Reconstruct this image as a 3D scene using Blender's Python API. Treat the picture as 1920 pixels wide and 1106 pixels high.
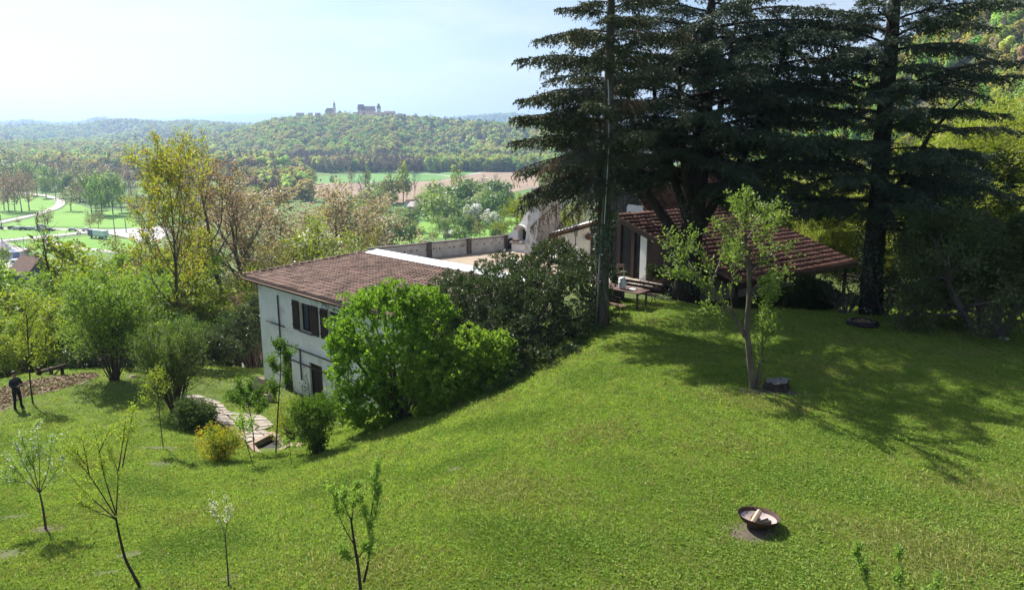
import bpy, math, random, time
import numpy as np
from mathutils import Vector, Matrix
T0 = time.time()
scene = bpy.context.scene
for o in list(bpy.data.objects): bpy.data.objects.remove(o)
COL = scene.collection
R = math.radians
# ------------------------------------------------------------------ camera
CZ = 7.4                       # the drone hovers 7.4 m above the lawn (lawn: z = 0)
FPX, PW, PH = 1400.0, 1920.0, 1106.0
PITCH = math.atan(298.0 / FPX)
cam = bpy.data.cameras.new('camera'); cam_o = bpy.data.objects.new('camera', cam); COL.objects.link(cam_o)
cam.sensor_fit = 'HORIZONTAL'; cam.sensor_width = 36.0; cam.lens = 36.0 * FPX / PW
cam.clip_start = 0.1; cam.clip_end = 60000
cam_o.location = (0, 0, CZ); cam_o.rotation_euler = (math.pi / 2 - PITCH, 0, 0)
scene.camera = cam_o
# ------------------------------------------------------------------ light
SUN_AZ, SUN_EL = R(-41.0), R(44.5)      # azimuth from +Y, clockwise positive (negative = left)
SUN_DIR = Vector((math.sin(SUN_AZ) * math.cos(SUN_EL), math.cos(SUN_AZ) * math.cos(SUN_EL), math.sin(SUN_EL)))
world = bpy.data.worlds.new('World'); scene.world = world; world.use_nodes = True
wn, wl = world.node_tree.nodes, world.node_tree.links
wn.clear()
sky = wn.new('ShaderNodeTexSky'); sky.sky_type = 'NISHITA'; sky.sun_disc = False
sky.sun_elevation = SUN_EL; sky.sun_rotation = SUN_AZ; sky.altitude = 300; sky.air_density = 1.0; sky.dust_density = 1.3; sky.ozone_density = 2.2
bg = wn.new('ShaderNodeBackground'); bg.inputs['Strength'].default_value = 0.058
wo = wn.new('ShaderNodeOutputWorld')
# thin fair-weather clouds over the whole dome
tc = wn.new('ShaderNodeTexCoord'); sep = wn.new('ShaderNodeSeparateXYZ'); wl.new(tc.outputs['Generated'], sep.inputs[0])
mz = wn.new('ShaderNodeMath'); mz.operation = 'MAXIMUM'; mz.inputs[1].default_value = 0.0; wl.new(sep.outputs['Z'], mz.inputs[0])
mz2 = wn.new('ShaderNodeMath'); mz2.operation = 'ADD'; mz2.inputs[1].default_value = 0.16; wl.new(mz.outputs[0], mz2.inputs[0])
dx = wn.new('ShaderNodeMath'); dx.operation = 'DIVIDE'; wl.new(sep.outputs['X'], dx.inputs[0]); wl.new(mz2.outputs[0], dx.inputs[1])
dy = wn.new('ShaderNodeMath'); dy.operation = 'DIVIDE'; wl.new(sep.outputs['Y'], dy.inputs[0]); wl.new(mz2.outputs[0], dy.inputs[1])
cx = wn.new('ShaderNodeCombineXYZ'); wl.new(dx.outputs[0], cx.inputs[0]); wl.new(dy.outputs[0], cx.inputs[1])
cn = wn.new('ShaderNodeTexNoise'); cn.inputs['Scale'].default_value = 1.15; cn.inputs['Detail'].default_value = 7; cn.inputs['Roughness'].default_value = 0.58
wl.new(cx.outputs[0], cn.inputs['Vector'])
cr = wn.new('ShaderNodeValToRGB'); cr.color_ramp.elements[0].position = 0.42; cr.color_ramp.elements[1].position = 0.72
cr.color_ramp.elements[0].color = (0, 0, 0, 1); cr.color_ramp.elements[1].color = (0.62, 0.62, 0.62, 1); wl.new(cn.outputs['Fac'], cr.inputs[0])
mx = wn.new('ShaderNodeMix'); mx.data_type = 'RGBA'; wl.new(cr.outputs[0], mx.inputs[0]); wl.new(sky.outputs[0], mx.inputs[6])
mx.inputs[7].default_value = (8.6, 8.7, 9.0, 1)
wl.new(mx.outputs[2], bg.inputs['Color']); wl.new(bg.outputs[0], wo.inputs['Surface'])
sun = bpy.data.lights.new('sun', 'SUN'); sun.energy = 5.0; sun.angle = R(0.53); sun.color = (1.0, 0.95, 0.86)
sun_o = bpy.data.objects.new('sun', sun); COL.objects.link(sun_o); sun_o.location = (0, 0, 60)
sun_o.rotation_euler = SUN_DIR.to_track_quat('Z', 'Y').to_euler()
scene.view_settings.view_transform = 'Standard'; scene.view_settings.look = 'None'
scene.view_settings.exposure = 1.12; scene.view_settings.gamma = 1.0; scene.view_settings.use_curve_mapping = False
scene.render.engine = 'CYCLES'
cy = scene.cycles
cy.max_bounces = 7; cy.diffuse_bounces = 3; cy.glossy_bounces = 2; cy.transmission_bounces = 4; cy.transparent_max_bounces = 8; cy.volume_bounces = 0
cy.use_denoising = True
try:
    cy.denoiser = 'OPENIMAGEDENOISE'; cy.denoising_input_passes = 'RGB_ALBEDO_NORMAL'; cy.denoising_prefilter = 'ACCURATE'
except Exception: pass
cy.sample_clamp_indirect = 6.0; cy.caustics_reflective = False; cy.caustics_refractive = False

# ------------------------------------------------------------------ sight lines of the photograph -> places in the world
CP, SP = math.cos(PITCH), math.sin(PITCH)
def ray(px, py):
    u, v = px - PW / 2, PH / 2 - py
    return np.array([u, FPX * CP + v * SP, -FPX * SP + v * CP])
def at_y(px, py, y):
    d = ray(px, py); return np.array([d[0] / d[1] * y, y, CZ + d[2] / d[1] * y])
def at_z(px, py, z):
    d = ray(px, py); t = (z - CZ) / d[2]; return np.array([d[0] * t, d[1] * t, z])
def proj(p):
    x, y, z = p[0], p[1], p[2] - CZ
    f = y * CP - z * SP; v = y * SP + z * CP
    return PW / 2 + FPX * x / f, PH / 2 - FPX * v / f

# ------------------------------------------------------------------ the lie of the land
VALLEY = -37.6
CTRL = []
def _c(px, py, z): CTRL.append(tuple(at_z(px, py, z)))
for a in [(1418,985,0),(1900,1100,0),(1200,1100,0),(1415,725,0),(1128,610,0),(1855,625,0),(1650,592,0),(1300,566,0),(1450,577,-.1),(1550,590,-.1),
          (1090,690,-.25),(1000,760,-.5),(900,900,-.35),(850,830,-1.05),(770,800,-2.4),(597,850,-3.6),(500,845,-4.6),(400,760,-5.6),(360,742,-5.7),
          (36,765,-4.75),(85,990,-2.5),(262,1100,-1.6),(430,1100,-1.1),(680,1106,-.45),(10,1100,-2.2),(640,820,-3.3),(300,835,-3.7),(410,865,-4.0),
          (215,712,-5.2),(330,772,-5.0),(120,690,-5.4),(400,690,-6.0),(0,790,-4.6),(0,900,-3.6),(700,950,-1.1),(500,950,-2.2),(300,950,-2.8),(1000,1000,0),(1700,800,0),(1800,950,0)]: _c(*a)
CTRL += [(10.4,33.8,-.8),(18,38.5,-.9),(5,40,-.4),(24,36,-.6),(30,42,.3),(1.5,37,-.3),(6,46,-.6),(14,46,-.3),(1.5,51,-.9),(-4,58,-8),(4,60,-7),(14,62,-4),
         (-14,40.3,-6.2),(-10,36.5,-6.1),(-6.5,32.5,-5.2),(-2,36,-4),(-12,50,-8.5),(-20,47,-7.5),(-25,43,-6.6),(-30,36,-5.6),(-32,26,-5.0),
         (-30,60,-13.5),(-40,80,-22),(-20,75,-18),(0,75,-14),(15,75,-9),(-60,60,-22),(-50,42,-12),(-80,100,-34),(-30,120,-33),(0,120,-29),(25,110,-18),
         (-100,50,-31),(-45,15,-9),(-60,0,-15),(40,60,3),(60,70,9),(45,30,1.5),(30,20,.2),(30,0,.3),(0,-20,.6),(0,0,.2),(12,5,0),(-10,5,-.9),(-25,5,-3.2),(70,110,14),(100,60,16),(80,10,4),(-110,130,-37),(50,140,6)]
CT = np.array(CTRL)
def _tps_k(r2): return np.where(r2 > 1e-9, 0.5 * r2 * np.log(np.maximum(r2, 1e-9)), 0.0)
_d2 = ((CT[:, None, :2] - CT[None, :, :2]) ** 2).sum(-1)
_n = len(CT); _K = _tps_k(_d2) + np.eye(_n) * 4.0; _P = np.c_[np.ones(_n), CT[:, :2]]
_A = np.block([[_K, _P], [_P.T, np.zeros((3, 3))]]); _W = np.linalg.solve(_A, np.r_[CT[:, 2], 0, 0, 0])
def _sm(t): t = np.clip(t, 0, 1); return t * t * (3 - 2 * t)
def _u(px): return (px - 960.0) / 1438.0
RIDGES = [  # skyline in the photo, distance of crest, distance of foot, height of the trees on it
 ([(-600,262),(300,262),(400,252),(450,240),(480,229),(520,219),(560,214),(600,214),(640,209),(690,214),(740,213),(800,216),(850,222),(900,225),(960,228),(1100,232),(1300,240),(1700,240)], 1750, 1160, 25),
 ([(-600,228),(0,236),(60,233),(100,235),(150,234),(190,226),(230,223),(300,228),(350,226),(400,228),(450,234),(480,238),(600,242),(960,236),(1700,236)], 3300, 2400, 26),
 ([(-600,224),(0,229),(50,225),(100,231),(150,229),(185,219),(215,223),(260,228),(500,232),(800,226),(900,216),(960,212),(1020,220),(1700,225)], 5600, 4300, 30),
 ([(-600,228),(200,229),(300,222),(400,216),(480,212),(520,213),(600,218),(960,224),(1700,222)], 13000, 10500, 0),
 ([(-600,266),(0,264),(150,259),(250,248),(330,241),(400,233),(470,237),(560,252),(700,262),(1700,262)], 2500, 1950, 26)]
_RT = []
for prof, D, foot, th in RIDGES:
    us = np.array([_u(p[0]) for p in prof]); zs = np.array([CZ + D * ray(p[0], p[1])[2] / ray(p[0], p[1])[1] - th for p in prof]); _RT.append((us, zs, D, foot))
def far_h(x, y):
    z = np.full_like(x, VALLEY)
    u = x / np.maximum(y, 1.0)
    for us, zs, D, foot in _RT:
        h = np.interp(u, us, zs)
        wob = 1 + 0.06 * np.sin(u * 23 + D) + 0.04 * np.sin(u * 51 + 2 * D)
        s = (y - foot * wob) / (D - foot * wob)
        up = _sm(s) ** 0.85; fall = np.clip((y - D) / (D * 0.35), 0, 1)
        gul = (np.sin(u * 95 + y * .003) * .5 + np.sin(u * 41 + 1.3 + y * .005) * .5) * 0.09 * up * (1 - up) * 4
        hz = VALLEY + (h - VALLEY) * np.clip(up + gul, 0, 1.02) * (1 - 0.55 * _sm(fall))
        z = np.where(y > foot * 0.9, np.maximum(z, hz), z)
    z = z + 132 * np.exp(-((x - 330) / 150) ** 2 - ((y - 450) / 210) ** 2) * (y > 0)
    return z
def HN(x, y):
    x = np.asarray(x, float); y = np.asarray(y, float); sh = x.shape
    x = x.ravel(); y = y.ravel(); out = far_h(x, y)
    d = np.hypot(x, y - 25); near = d < 175
    if near.any():
        xn, yn = x[near], y[near]
        r2 = (xn[:, None] - CT[None, :, 0]) ** 2 + (yn[:, None] - CT[None, :, 1]) ** 2
        t = _tps_k(r2) @ _W[:_n] + _W[_n] + _W[_n + 1] * xn + _W[_n + 2] * yn
        w = _sm((d[near] - 85) / 85)
        out[near] = t * (1 - w) + out[near] * w
    return out.reshape(sh)
def H(x, y): return float(HN(np.array([x]), np.array([y]))[0])
def ground(px, py, y0=9.0, y1=4000.0):
    """where the sight line through a pixel of the photograph meets the land"""
    d = ray(px, py); ys = np.geomspace(y0, y1, 500)
    xs = d[0] / d[1] * ys; zs = CZ + d[2] / d[1] * ys; g = HN(xs, ys); k = np.nonzero(zs <= g)[0]
    if len(k) == 0: return at_y(px, py, 2000.0)
    k = k[0]; a = ys[max(k - 1, 0)]; b = ys[k]
    for _ in range(30):
        m = .5 * (a + b)
        if CZ + d[2] / d[1] * m > H(d[0] / d[1] * m, m): a = m
        else: b = m
    return np.array([d[0] / d[1] * b, b, H(d[0] / d[1] * b, b)])

# ------------------------------------------------------------------ mesh helpers
def nrm(v): v = np.asarray(v, float); return v / (np.linalg.norm(v) + 1e-12)
class MB:
    def __init__(s): s.v = []; s.f = []; s.n = 0
    def add(s, verts, faces, m=0, smooth=False):
        verts = np.asarray(verts, float).reshape(-1, 3)
        if isinstance(faces, np.ndarray): s.f.append((faces.astype(np.int64) + s.n, m, smooth))
        else:
            by = {}
            for f in faces: by.setdefault(len(f), []).append(f)
            for k, fs in by.items(): s.f.append((np.array(fs, np.int64) + s.n, m, smooth))
        s.v.append(verts); s.n += len(verts); return s
    def box(s, c, size, m=0, rz=0.0, M=None):
        x, y, z = [q / 2 for q in size]
        v = np.array([(-x,-y,-z),(x,-y,-z),(x,y,-z),(-x,y,-z),(-x,-y,z),(x,-y,z),(x,y,z),(-x,y,z)])
        if M is not None: v = v @ np.asarray(M, float).T
        if rz: c_, s_ = math.cos(rz), math.sin(rz); v = v @ np.array([[c_, s_, 0], [-s_, c_, 0], [0, 0, 1]])
        return s.add(v + np.asarray(c, float), [(3,2,1,0),(4,5,6,7),(0,1,5,4),(1,2,6,5),(2,3,7,6),(3,0,4,7)], m)
    def bar(s, p0, p1, w, h, m=0, up=(0, 0, 1)):
        p0 = np.asarray(p0, float); p1 = np.asarray(p1, float); d = nrm(p1 - p0); up = np.asarray(up, float)
        if abs(d @ nrm(up)) > .98: up = np.array([0, 1.0, 0])
        a = nrm(np.cross(d, up)) * w / 2; b = nrm(np.cross(a, d)) * h / 2
        v = [p0-a-b, p0+a-b, p0+a+b, p0-a+b, p1-a-b, p1+a-b, p1+a+b, p1-a+b]
        return s.add(v, [(0,1,2,3),(7,6,5,4),(1,0,4,5),(2,1,5,6),(3,2,6,7),(0,3,7,4)], m)
    def tube(s, pts, rad, n=6, m=0, cap=True, smooth=True):
        P = np.asarray(pts, float); k = len(P); rad = np.broadcast_to(np.asarray(rad, float), (k,))
        t = np.gradient(P, axis=0); t /= (np.linalg.norm(t, axis=1, keepdims=True) + 1e-9)
        ref = np.array([0, 0, 1.0]) if abs(t[0, 2]) < .9 else np.array([1.0, 0, 0])
        a = np.cross(t, ref); a /= (np.linalg.norm(a, axis=1, keepdims=True) + 1e-9); b = np.cross(t, a)
        an = np.arange(n) * 2 * math.pi / n
        v = P[:, None, :] + rad[:, None, None] * (np.cos(an)[None, :, None] * a[:, None, :] + np.sin(an)[None, :, None] * b[:, None, :])
        i = np.arange(k - 1)[:, None] * n; j = np.arange(n)[None, :]; j2 = (j + 1) % n
        F = np.stack([i + j, i + n + j, i + n + j2, i + j2], -1).reshape(-1, 4)
        s.add(v.reshape(-1, 3), F, m, smooth)
        if cap:
            base = s.n - k * n
            s.f.append((np.array([[base + (k - 1) * n + q for q in range(n)][::-1]], np.int64), m, False)); s.f.append((np.array([[base + q for q in range(n)]], np.int64), m, False))
        return s
    def lathe(s, prof, c=(0, 0, 0), n=24, m=0, smooth=True, sx=1.0, sy=1.0):
        pr = np.asarray(prof, float); k = len(pr); an = np.arange(n) * 2 * math.pi / n
        v = np.stack([pr[:, None, 0] * np.cos(an)[None] * sx, pr[:, None, 0] * np.sin(an)[None] * sy, np.repeat(pr[:, None, 1], n, 1)], -1) + np.asarray(c, float)
        i = np.arange(k - 1)[:, None] * n; j = np.arange(n)[None, :]; j2 = (j + 1) % n
        F = np.stack([i + j, i + j2, i + n + j2, i + n + j], -1).reshape(-1, 4)
        return s.add(v.reshape(-1, 3), F, m, smooth)
    def prism(s, poly, ext, m=0):
        """a flat polygon (3-D points) pushed along ext"""
        P = np.asarray(poly, float); n = len(P); Q = P + np.asarray(ext, float)
        f = [tuple(range(n))[::-1], tuple(range(n, 2 * n))] + [(i, (i + 1) % n, n + (i + 1) % n, n + i) for i in range(n)]
        return s.add(np.r_[P, Q], f, m)
    def build(s, name, mats, parent=None, org=None, loc=None, smooth=None):
        me = bpy.data.meshes.new(name)
        V = np.concatenate(s.v) if s.v else np.zeros((0, 3))
        if org is not None: V = V - np.asarray(org, float)
        nl = sum(f.size for f, _, _ in s.f); npoly = sum(len(f) for f, _, _ in s.f)
        me.vertices.add(len(V)); me.vertices.foreach_set('co', V.astype(np.float32).ravel())
        me.loops.add(nl); me.polygons.add(npoly)
        if npoly:
            me.loops.foreach_set('vertex_index', np.concatenate([f.ravel() for f, _, _ in s.f]).astype(np.int32))
            tot = np.concatenate([np.full(len(f), f.shape[1]) for f, _, _ in s.f]).astype(np.int32)
            me.polygons.foreach_set('loop_start', (np.cumsum(tot) - tot).astype(np.int32)); me.polygons.foreach_set('loop_total', tot)
            me.polygons.foreach_set('material_index', np.concatenate([np.full(len(f), m) for f, m, _ in s.f]).astype(np.int32))
            me.polygons.foreach_set('use_smooth', np.concatenate([np.full(len(f), bool(sm) if smooth is None else smooth) for f, _, sm in s.f]))
        me.update(calc_edges=True)
        for m in (mats if isinstance(mats, (list, tuple)) else [mats]): me.materials.append(m)
        o = bpy.data.objects.new(name, me); COL.objects.link(o)
        if parent is not None: o.parent = parent
        if loc is not None: o.location = loc
        return o
def tag(o, label=None, cat=None, group=None, kind=None):
    if label: o['label'] = label
    if cat: o['category'] = cat
    if group: o['group'] = group
    if kind: o['kind'] = kind
    return o
def thing(name, label, cat, loc=(0, 0, 0), rz=0.0, group=None):
    o = bpy.data.objects.new(name, None); COL.objects.link(o); o.location = tuple(float(q) for q in loc); o.rotation_euler = (0, 0, rz)
    o.empty_display_size = .2
    return tag(o, label, cat, group)
def dup(root, loc, rz=0.0, scale=(1, 1, 1), label=None, group=None):
    r = root.copy(); COL.objects.link(r); r.location = tuple(float(q) for q in loc); r.rotation_euler = (0, 0, rz); r.scale = scale
    if label: r['label'] = label
    if group: r['group'] = group
    elif 'group' in r.keys(): del r['group']
    for ch in root.children:
        c = ch.copy(); COL.objects.link(c); c.parent = r
        for g in ch.children:
            d = g.copy(); COL.objects.link(d); d.parent = c
    return r
def piece(me, name, parent, M):
    """one more copy of a small shared mesh (a tile, a stone) under its thing"""
    o = bpy.data.objects.new(name, me); COL.objects.link(o); o.parent = parent; o.matrix_local = M; return o

# ------------------------------------------------------------------ materials
MATS = {}
def _nt(name):
    m = bpy.data.materials.new(name); m.use_nodes = True; MATS[name] = m
    nt = m.node_tree; return m, nt, nt.nodes, nt.links, nt.nodes['Principled BSDF']
def mat(name, c1, c2=None, scale=6.0, rough=.85, bump=0.0, bscale=None, metal=0.0, spec=.3, detail=6.0, lo=.35, hi=.65, c3=None, scale3=.8, lo3=.55, hi3=.7, stretch=None, island=0.0):
    m, nt, N, L, P = _nt(name)
    P.inputs['Roughness'].default_value = rough; P.inputs['Metallic'].default_value = metal; P.inputs['Specular IOR Level'].default_value = spec
    tcn = N.new('ShaderNodeTexCoord'); vec = tcn.outputs['Object']
    if stretch:
        mp = N.new('ShaderNodeMapping'); mp.inputs['Scale'].default_value = stretch; L.new(vec, mp.inputs[0]); vec = mp.outputs[0]
    if c2 is None: c2 = tuple(q * .8 for q in c1)
    nz = N.new('ShaderNodeTexNoise'); nz.inputs['Scale'].default_value = scale; nz.inputs['Detail'].default_value = detail; L.new(vec, nz.inputs['Vector'])
    rp = N.new('ShaderNodeValToRGB'); rp.color_ramp.elements[0].position = lo; rp.color_ramp.elements[1].position = hi
    rp.color_ramp.elements[0].color = (*c1, 1); rp.color_ramp.elements[1].color = (*c2, 1); L.new(nz.outputs['Fac'], rp.inputs[0])
    out = rp.outputs[0]
    if c3 is not None:
        n3 = N.new('ShaderNodeTexNoise'); n3.inputs['Scale'].default_value = scale3; n3.inputs['Detail'].default_value = 5; L.new(vec, n3.inputs['Vector'])
        r3 = N.new('ShaderNodeMapRange'); r3.inputs[1].default_value = lo3; r3.inputs[2].default_value = hi3; L.new(n3.outputs['Fac'], r3.inputs[0])
        x3 = N.new('ShaderNodeMix'); x3.data_type = 'RGBA'; L.new(r3.outputs[0], x3.inputs[0]); L.new(out, x3.inputs[6]); x3.inputs[7].default_value = (*c3, 1); out = x3.outputs[2]
    if island:
        g = N.new('ShaderNodeNewGeometry'); oi = N.new('ShaderNodeObjectInfo')
        ad = N.new('ShaderNodeMath'); ad.operation = 'ADD'; L.new(g.outputs['Random Per Island'], ad.inputs[0]); L.new(oi.outputs['Random'], ad.inputs[1])
        fr = N.new('ShaderNodeMath'); fr.operation = 'FRACT'; L.new(ad.outputs[0], fr.inputs[0])
        mr = N.new('ShaderNodeMapRange'); mr.inputs[3].default_value = 1 - island; mr.inputs[4].default_value = 1 + island; L.new(fr.outputs[0], mr.inputs[0])
        hs = N.new('ShaderNodeHueSaturation'); L.new(mr.outputs[0], hs.inputs['Value']); L.new(out, hs.inputs['Color']); out = hs.outputs[0]
    L.new(out, P.inputs['Base Color'])
    if bump:
        nb = N.new('ShaderNodeTexNoise'); nb.inputs['Scale'].default_value = bscale or scale * 3; nb.inputs['Detail'].default_value = 5; L.new(vec, nb.inputs['Vector'])
        b = N.new('ShaderNodeBump'); b.inputs['Strength'].default_value = bump; b.inputs['Distance'].default_value = .03; L.new(nb.outputs['Fac'], b.inputs['Height']); L.new(b.outputs[0], P.inputs['Normal'])
    return m
def leafmat(name, c1, c2, trans=.4, rough=.5, spec=.25, tint=(1.15, 1.25, .55), obj_var=0.0, c3=None, f3=.1):
    """leaves: colours vary leaf by leaf (and tree by tree); part of the light passes through"""
    m, nt, N, L, P = _nt(name)
    P.inputs['Roughness'].default_value = rough; P.inputs['Specular IOR Level'].default_value = spec
    g = N.new('ShaderNodeNewGeometry'); mx_ = N.new('ShaderNodeMix'); mx_.data_type = 'RGBA'
    L.new(g.outputs['Random Per Island'], mx_.inputs[0]); mx_.inputs[6].default_value = (*c1, 1); mx_.inputs[7].default_value = (*c2, 1); out = mx_.outputs[2]
    if c3 is not None:
        ml = N.new('ShaderNodeMath'); ml.operation = 'MULTIPLY'; ml.inputs[1].default_value = 7.31; L.new(g.outputs['Random Per Island'], ml.inputs[0])
        fr = N.new('ShaderNodeMath'); fr.operation = 'FRACT'; L.new(ml.outputs[0], fr.inputs[0])
        lt = N.new('ShaderNodeMath'); lt.operation = 'LESS_THAN'; lt.inputs[1].default_value = f3; L.new(fr.outputs[0], lt.inputs[0])
        m3 = N.new('ShaderNodeMix'); m3.data_type = 'RGBA'; L.new(lt.outputs[0], m3.inputs[0]); L.new(out, m3.inputs[6]); m3.inputs[7].default_value = (*c3, 1); out = m3.outputs[2]
    if obj_var:
        oi = N.new('ShaderNodeObjectInfo'); hs = N.new('ShaderNodeHueSaturation')
        a = N.new('ShaderNodeMapRange'); a.inputs[3].default_value = .5 - obj_var * .11; a.inputs[4].default_value = .5 + obj_var * .05; L.new(oi.outputs['Random'], a.inputs[0]); L.new(a.outputs[0], hs.inputs['Hue'])
        f = N.new('ShaderNodeMath'); f.operation = 'MULTIPLY'; f.inputs[1].default_value = 17.7; L.new(oi.outputs['Random'], f.inputs[0])
        f2 = N.new('ShaderNodeMath'); f2.operation = 'FRACT'; L.new(f.outputs[0], f2.inputs[0])
        b = N.new('ShaderNodeMapRange'); b.inputs[3].default_value = 1 - obj_var * .45; b.inputs[4].default_value = 1 + obj_var * .45; L.new(f2.outputs[0], b.inputs[0]); L.new(b.outputs[0], hs.inputs['Value'])
        L.new(out, hs.inputs['Color']); out = hs.outputs[0]
    L.new(out, P.inputs['Base Color'])
    if trans:
        tr = N.new('ShaderNodeBsdfTranslucent'); ti = N.new('ShaderNodeMix'); ti.data_type = 'RGBA'; ti.blend_type = 'MULTIPLY'; ti.inputs[0].default_value = 1
        L.new(out, ti.inputs[6]); ti.inputs[7].default_value = (*tint, 1); L.new(ti.outputs[2], tr.inputs['Color'])
        ms = N.new('ShaderNodeMixShader'); ms.inputs[0].default_value = trans; L.new(P.outputs[0], ms.inputs[1]); L.new(tr.outputs[0], ms.inputs[2]); L.new(ms.outputs[0], N['Material Output'].inputs['Surface'])
    return m
# ------------------------------------------------------------------ ground: one height field, split by what grows on it
M_lawn = mat('lawn_soil', (.06, .095, .018), (.09, .12, .026), scale=1.1, rough=.95, bump=.6, bscale=60, c3=(.12, .12, .035), scale3=.9, lo3=.56, hi3=.8)
M_hill = mat('hillside_soil', (.05, .065, .022), (.075, .105, .03), scale=.35, rough=.95, bump=.8, bscale=6, c3=(.13, .10, .06), scale3=.25, lo3=.5, hi3=.65)
M_meadow = mat('meadow_grass', (.075, .155, .026), (.105, .19, .035), scale=.018, rough=.95, c3=(.12, .15, .05), scale3=.05, lo3=.52, hi3=.72)
M_wood_floor = mat('forest_floor', (.045, .06, .022), (.075, .075, .035), scale=.03, rough=.95)
def make_ground():
    fa = np.arange(-64, 64.01, .5); ba = np.arange(67, 296, 4.0)
    th = np.radians(np.r_[fa, ba]); nt_ = len(th)
    rr = np.r_[0.6, np.geomspace(1.5, 15500, 395)]; nr = len(rr)
    X = rr[:, None] * np.sin(th)[None]; Y = rr[:, None] * np.cos(th)[None]; Z = HN(X, Y)
    V = np.stack([X, Y, Z], -1).reshape(-1, 3)
    i = np.arange(nr - 1)[:, None] * nt_; j = np.arange(nt_)[None]; j2 = (j + 1) % nt_
    F = np.stack([i + j, i + j2, i + nt_ + j2, i + nt_ + j], -1).reshape(-1, 4)
    c = V[F].mean(1); d = np.hypot(c[:, 0], c[:, 1] - 25)
    edge = 4 * np.sin(c[:, 0] * .35) + 2 * np.sin(c[:, 1] * .8 + c[:, 0])
    lawn = (c[:, 2] > -6.9) & (d < 60) & (c[:, 0] > -28 + .08 * edge) & (c[:, 1] < np.where(c[:, 0] < -9, 50, np.where(c[:, 0] > 20, 40, 46)))
    hill = ~lawn & (d < 130) & (c[:, 2] > VALLEY + .6)
    wood = ~lawn & ~hill & (c[:, 2] > VALLEY + 1.0)
    vall = ~lawn & ~hill & ~wood
    for name, msk, m in (('lawn', lawn, M_lawn), ('hillside', hill, M_hill), ('valley_floor', vall, M_meadow), ('wooded_hills', wood, M_wood_floor)):
        f = F[msk]; used = np.unique(f); mp = np.zeros(len(V), np.int64); mp[used] = np.arange(len(used))
        o = MB().add(V[used], mp[f], 0, True).build(name, m); tag(o, kind='structure')
    # close the pole under the camera
    k = MB(); k.add(np.r_[V[:nt_], [[0, 0, H(0, 0)]]], [(a, (a + 1) % nt_, nt_) for a in range(nt_)][::1]); tag(k.build('lawn', M_lawn), kind='structure')
make_ground()
# ------------------------------------------------------------------ haze: one even body of air round the whole place
hz = MB().box((0, 0, 165), (34000, 34000, 470)).build('haze', []); tag(hz, kind='stuff')
hm = bpy.data.materials.new('haze_air'); hm.use_nodes = True; hn = hm.node_tree; hn.nodes.clear()
pv = hn.nodes.new('ShaderNodeVolumePrincipled'); ho = hn.nodes.new('ShaderNodeOutputMaterial'); hn.links.new(pv.outputs[0], ho.inputs['Volume'])
pv.inputs['Color'].default_value = (.46, .66, 1.0, 1); pv.inputs['Density'].default_value = 1.6e-4; pv.inputs['Anisotropy'].default_value = .45
hz.data.materials.append(hm); hz.visible_shadow = True

def sheet(name, pts, m, dz=.02, kind='structure', sub=0, follow=False):
    """a flat area (road, field, soil) lying on the land; pts are (x, y)"""
    P = np.array(pts, float); c = P.mean(0)
    rings = [1.0, .75, .5, .25] if follow else [1.0]
    mb = MB(); n = len(P); V = []
    for r in rings:
        for p in P: q = c + (p - c) * r; V.append((q[0], q[1], 0))
    V.append((c[0], c[1], 0)); V = np.array(V); V[:, 2] = HN(V[:, 0], V[:, 1]) + dz
    F = []
    for k in range(len(rings) - 1):
        for i in range(n): F.append((k*n+i, k*n+(i+1)%n, (k+1)*n+(i+1)%n, (k+1)*n+i))
    k = len(rings) - 1
    for i in range(n): F.append((k*n+i, k*n+(i+1)%n, len(V)-1))
    o = mb.add(V, F).build(name, m); tag(o, kind=kind); return o
def pix_sheet(name, pix, m, dz):
    """pixels of the photo that lie on the valley floor"""
    return sheet(name, [tuple(at_z(a, b, VALLEY)[:2]) for a, b in pix], m, dz)
def strip(name, pix, w, m, dz, z=VALLEY):
    P = np.array([at_z(a, b, z)[:2] for a, b in pix])
    # smooth with a spline-like subdivision
    for _ in range(2): P = np.r_[P[:1], np.stack([.75*P[:-1]+.25*P[1:], .25*P[:-1]+.75*P[1:]], 1).reshape(-1, 2), P[-1:]]
    t = np.gradient(P, axis=0); t /= np.linalg.norm(t, axis=1, keepdims=True); nn = np.c_[-t[:, 1], t[:, 0]] * w / 2
    A, B = P + nn, P - nn; k = len(P); V = np.r_[A, B]; V = np.c_[V, HN(V[:, 0], V[:, 1]) + dz]
    o = MB().add(V, [(i, i+1, k+i+1, k+i) for i in range(k-1)]).build(name, m); tag(o, kind='structure'); return o

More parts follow.
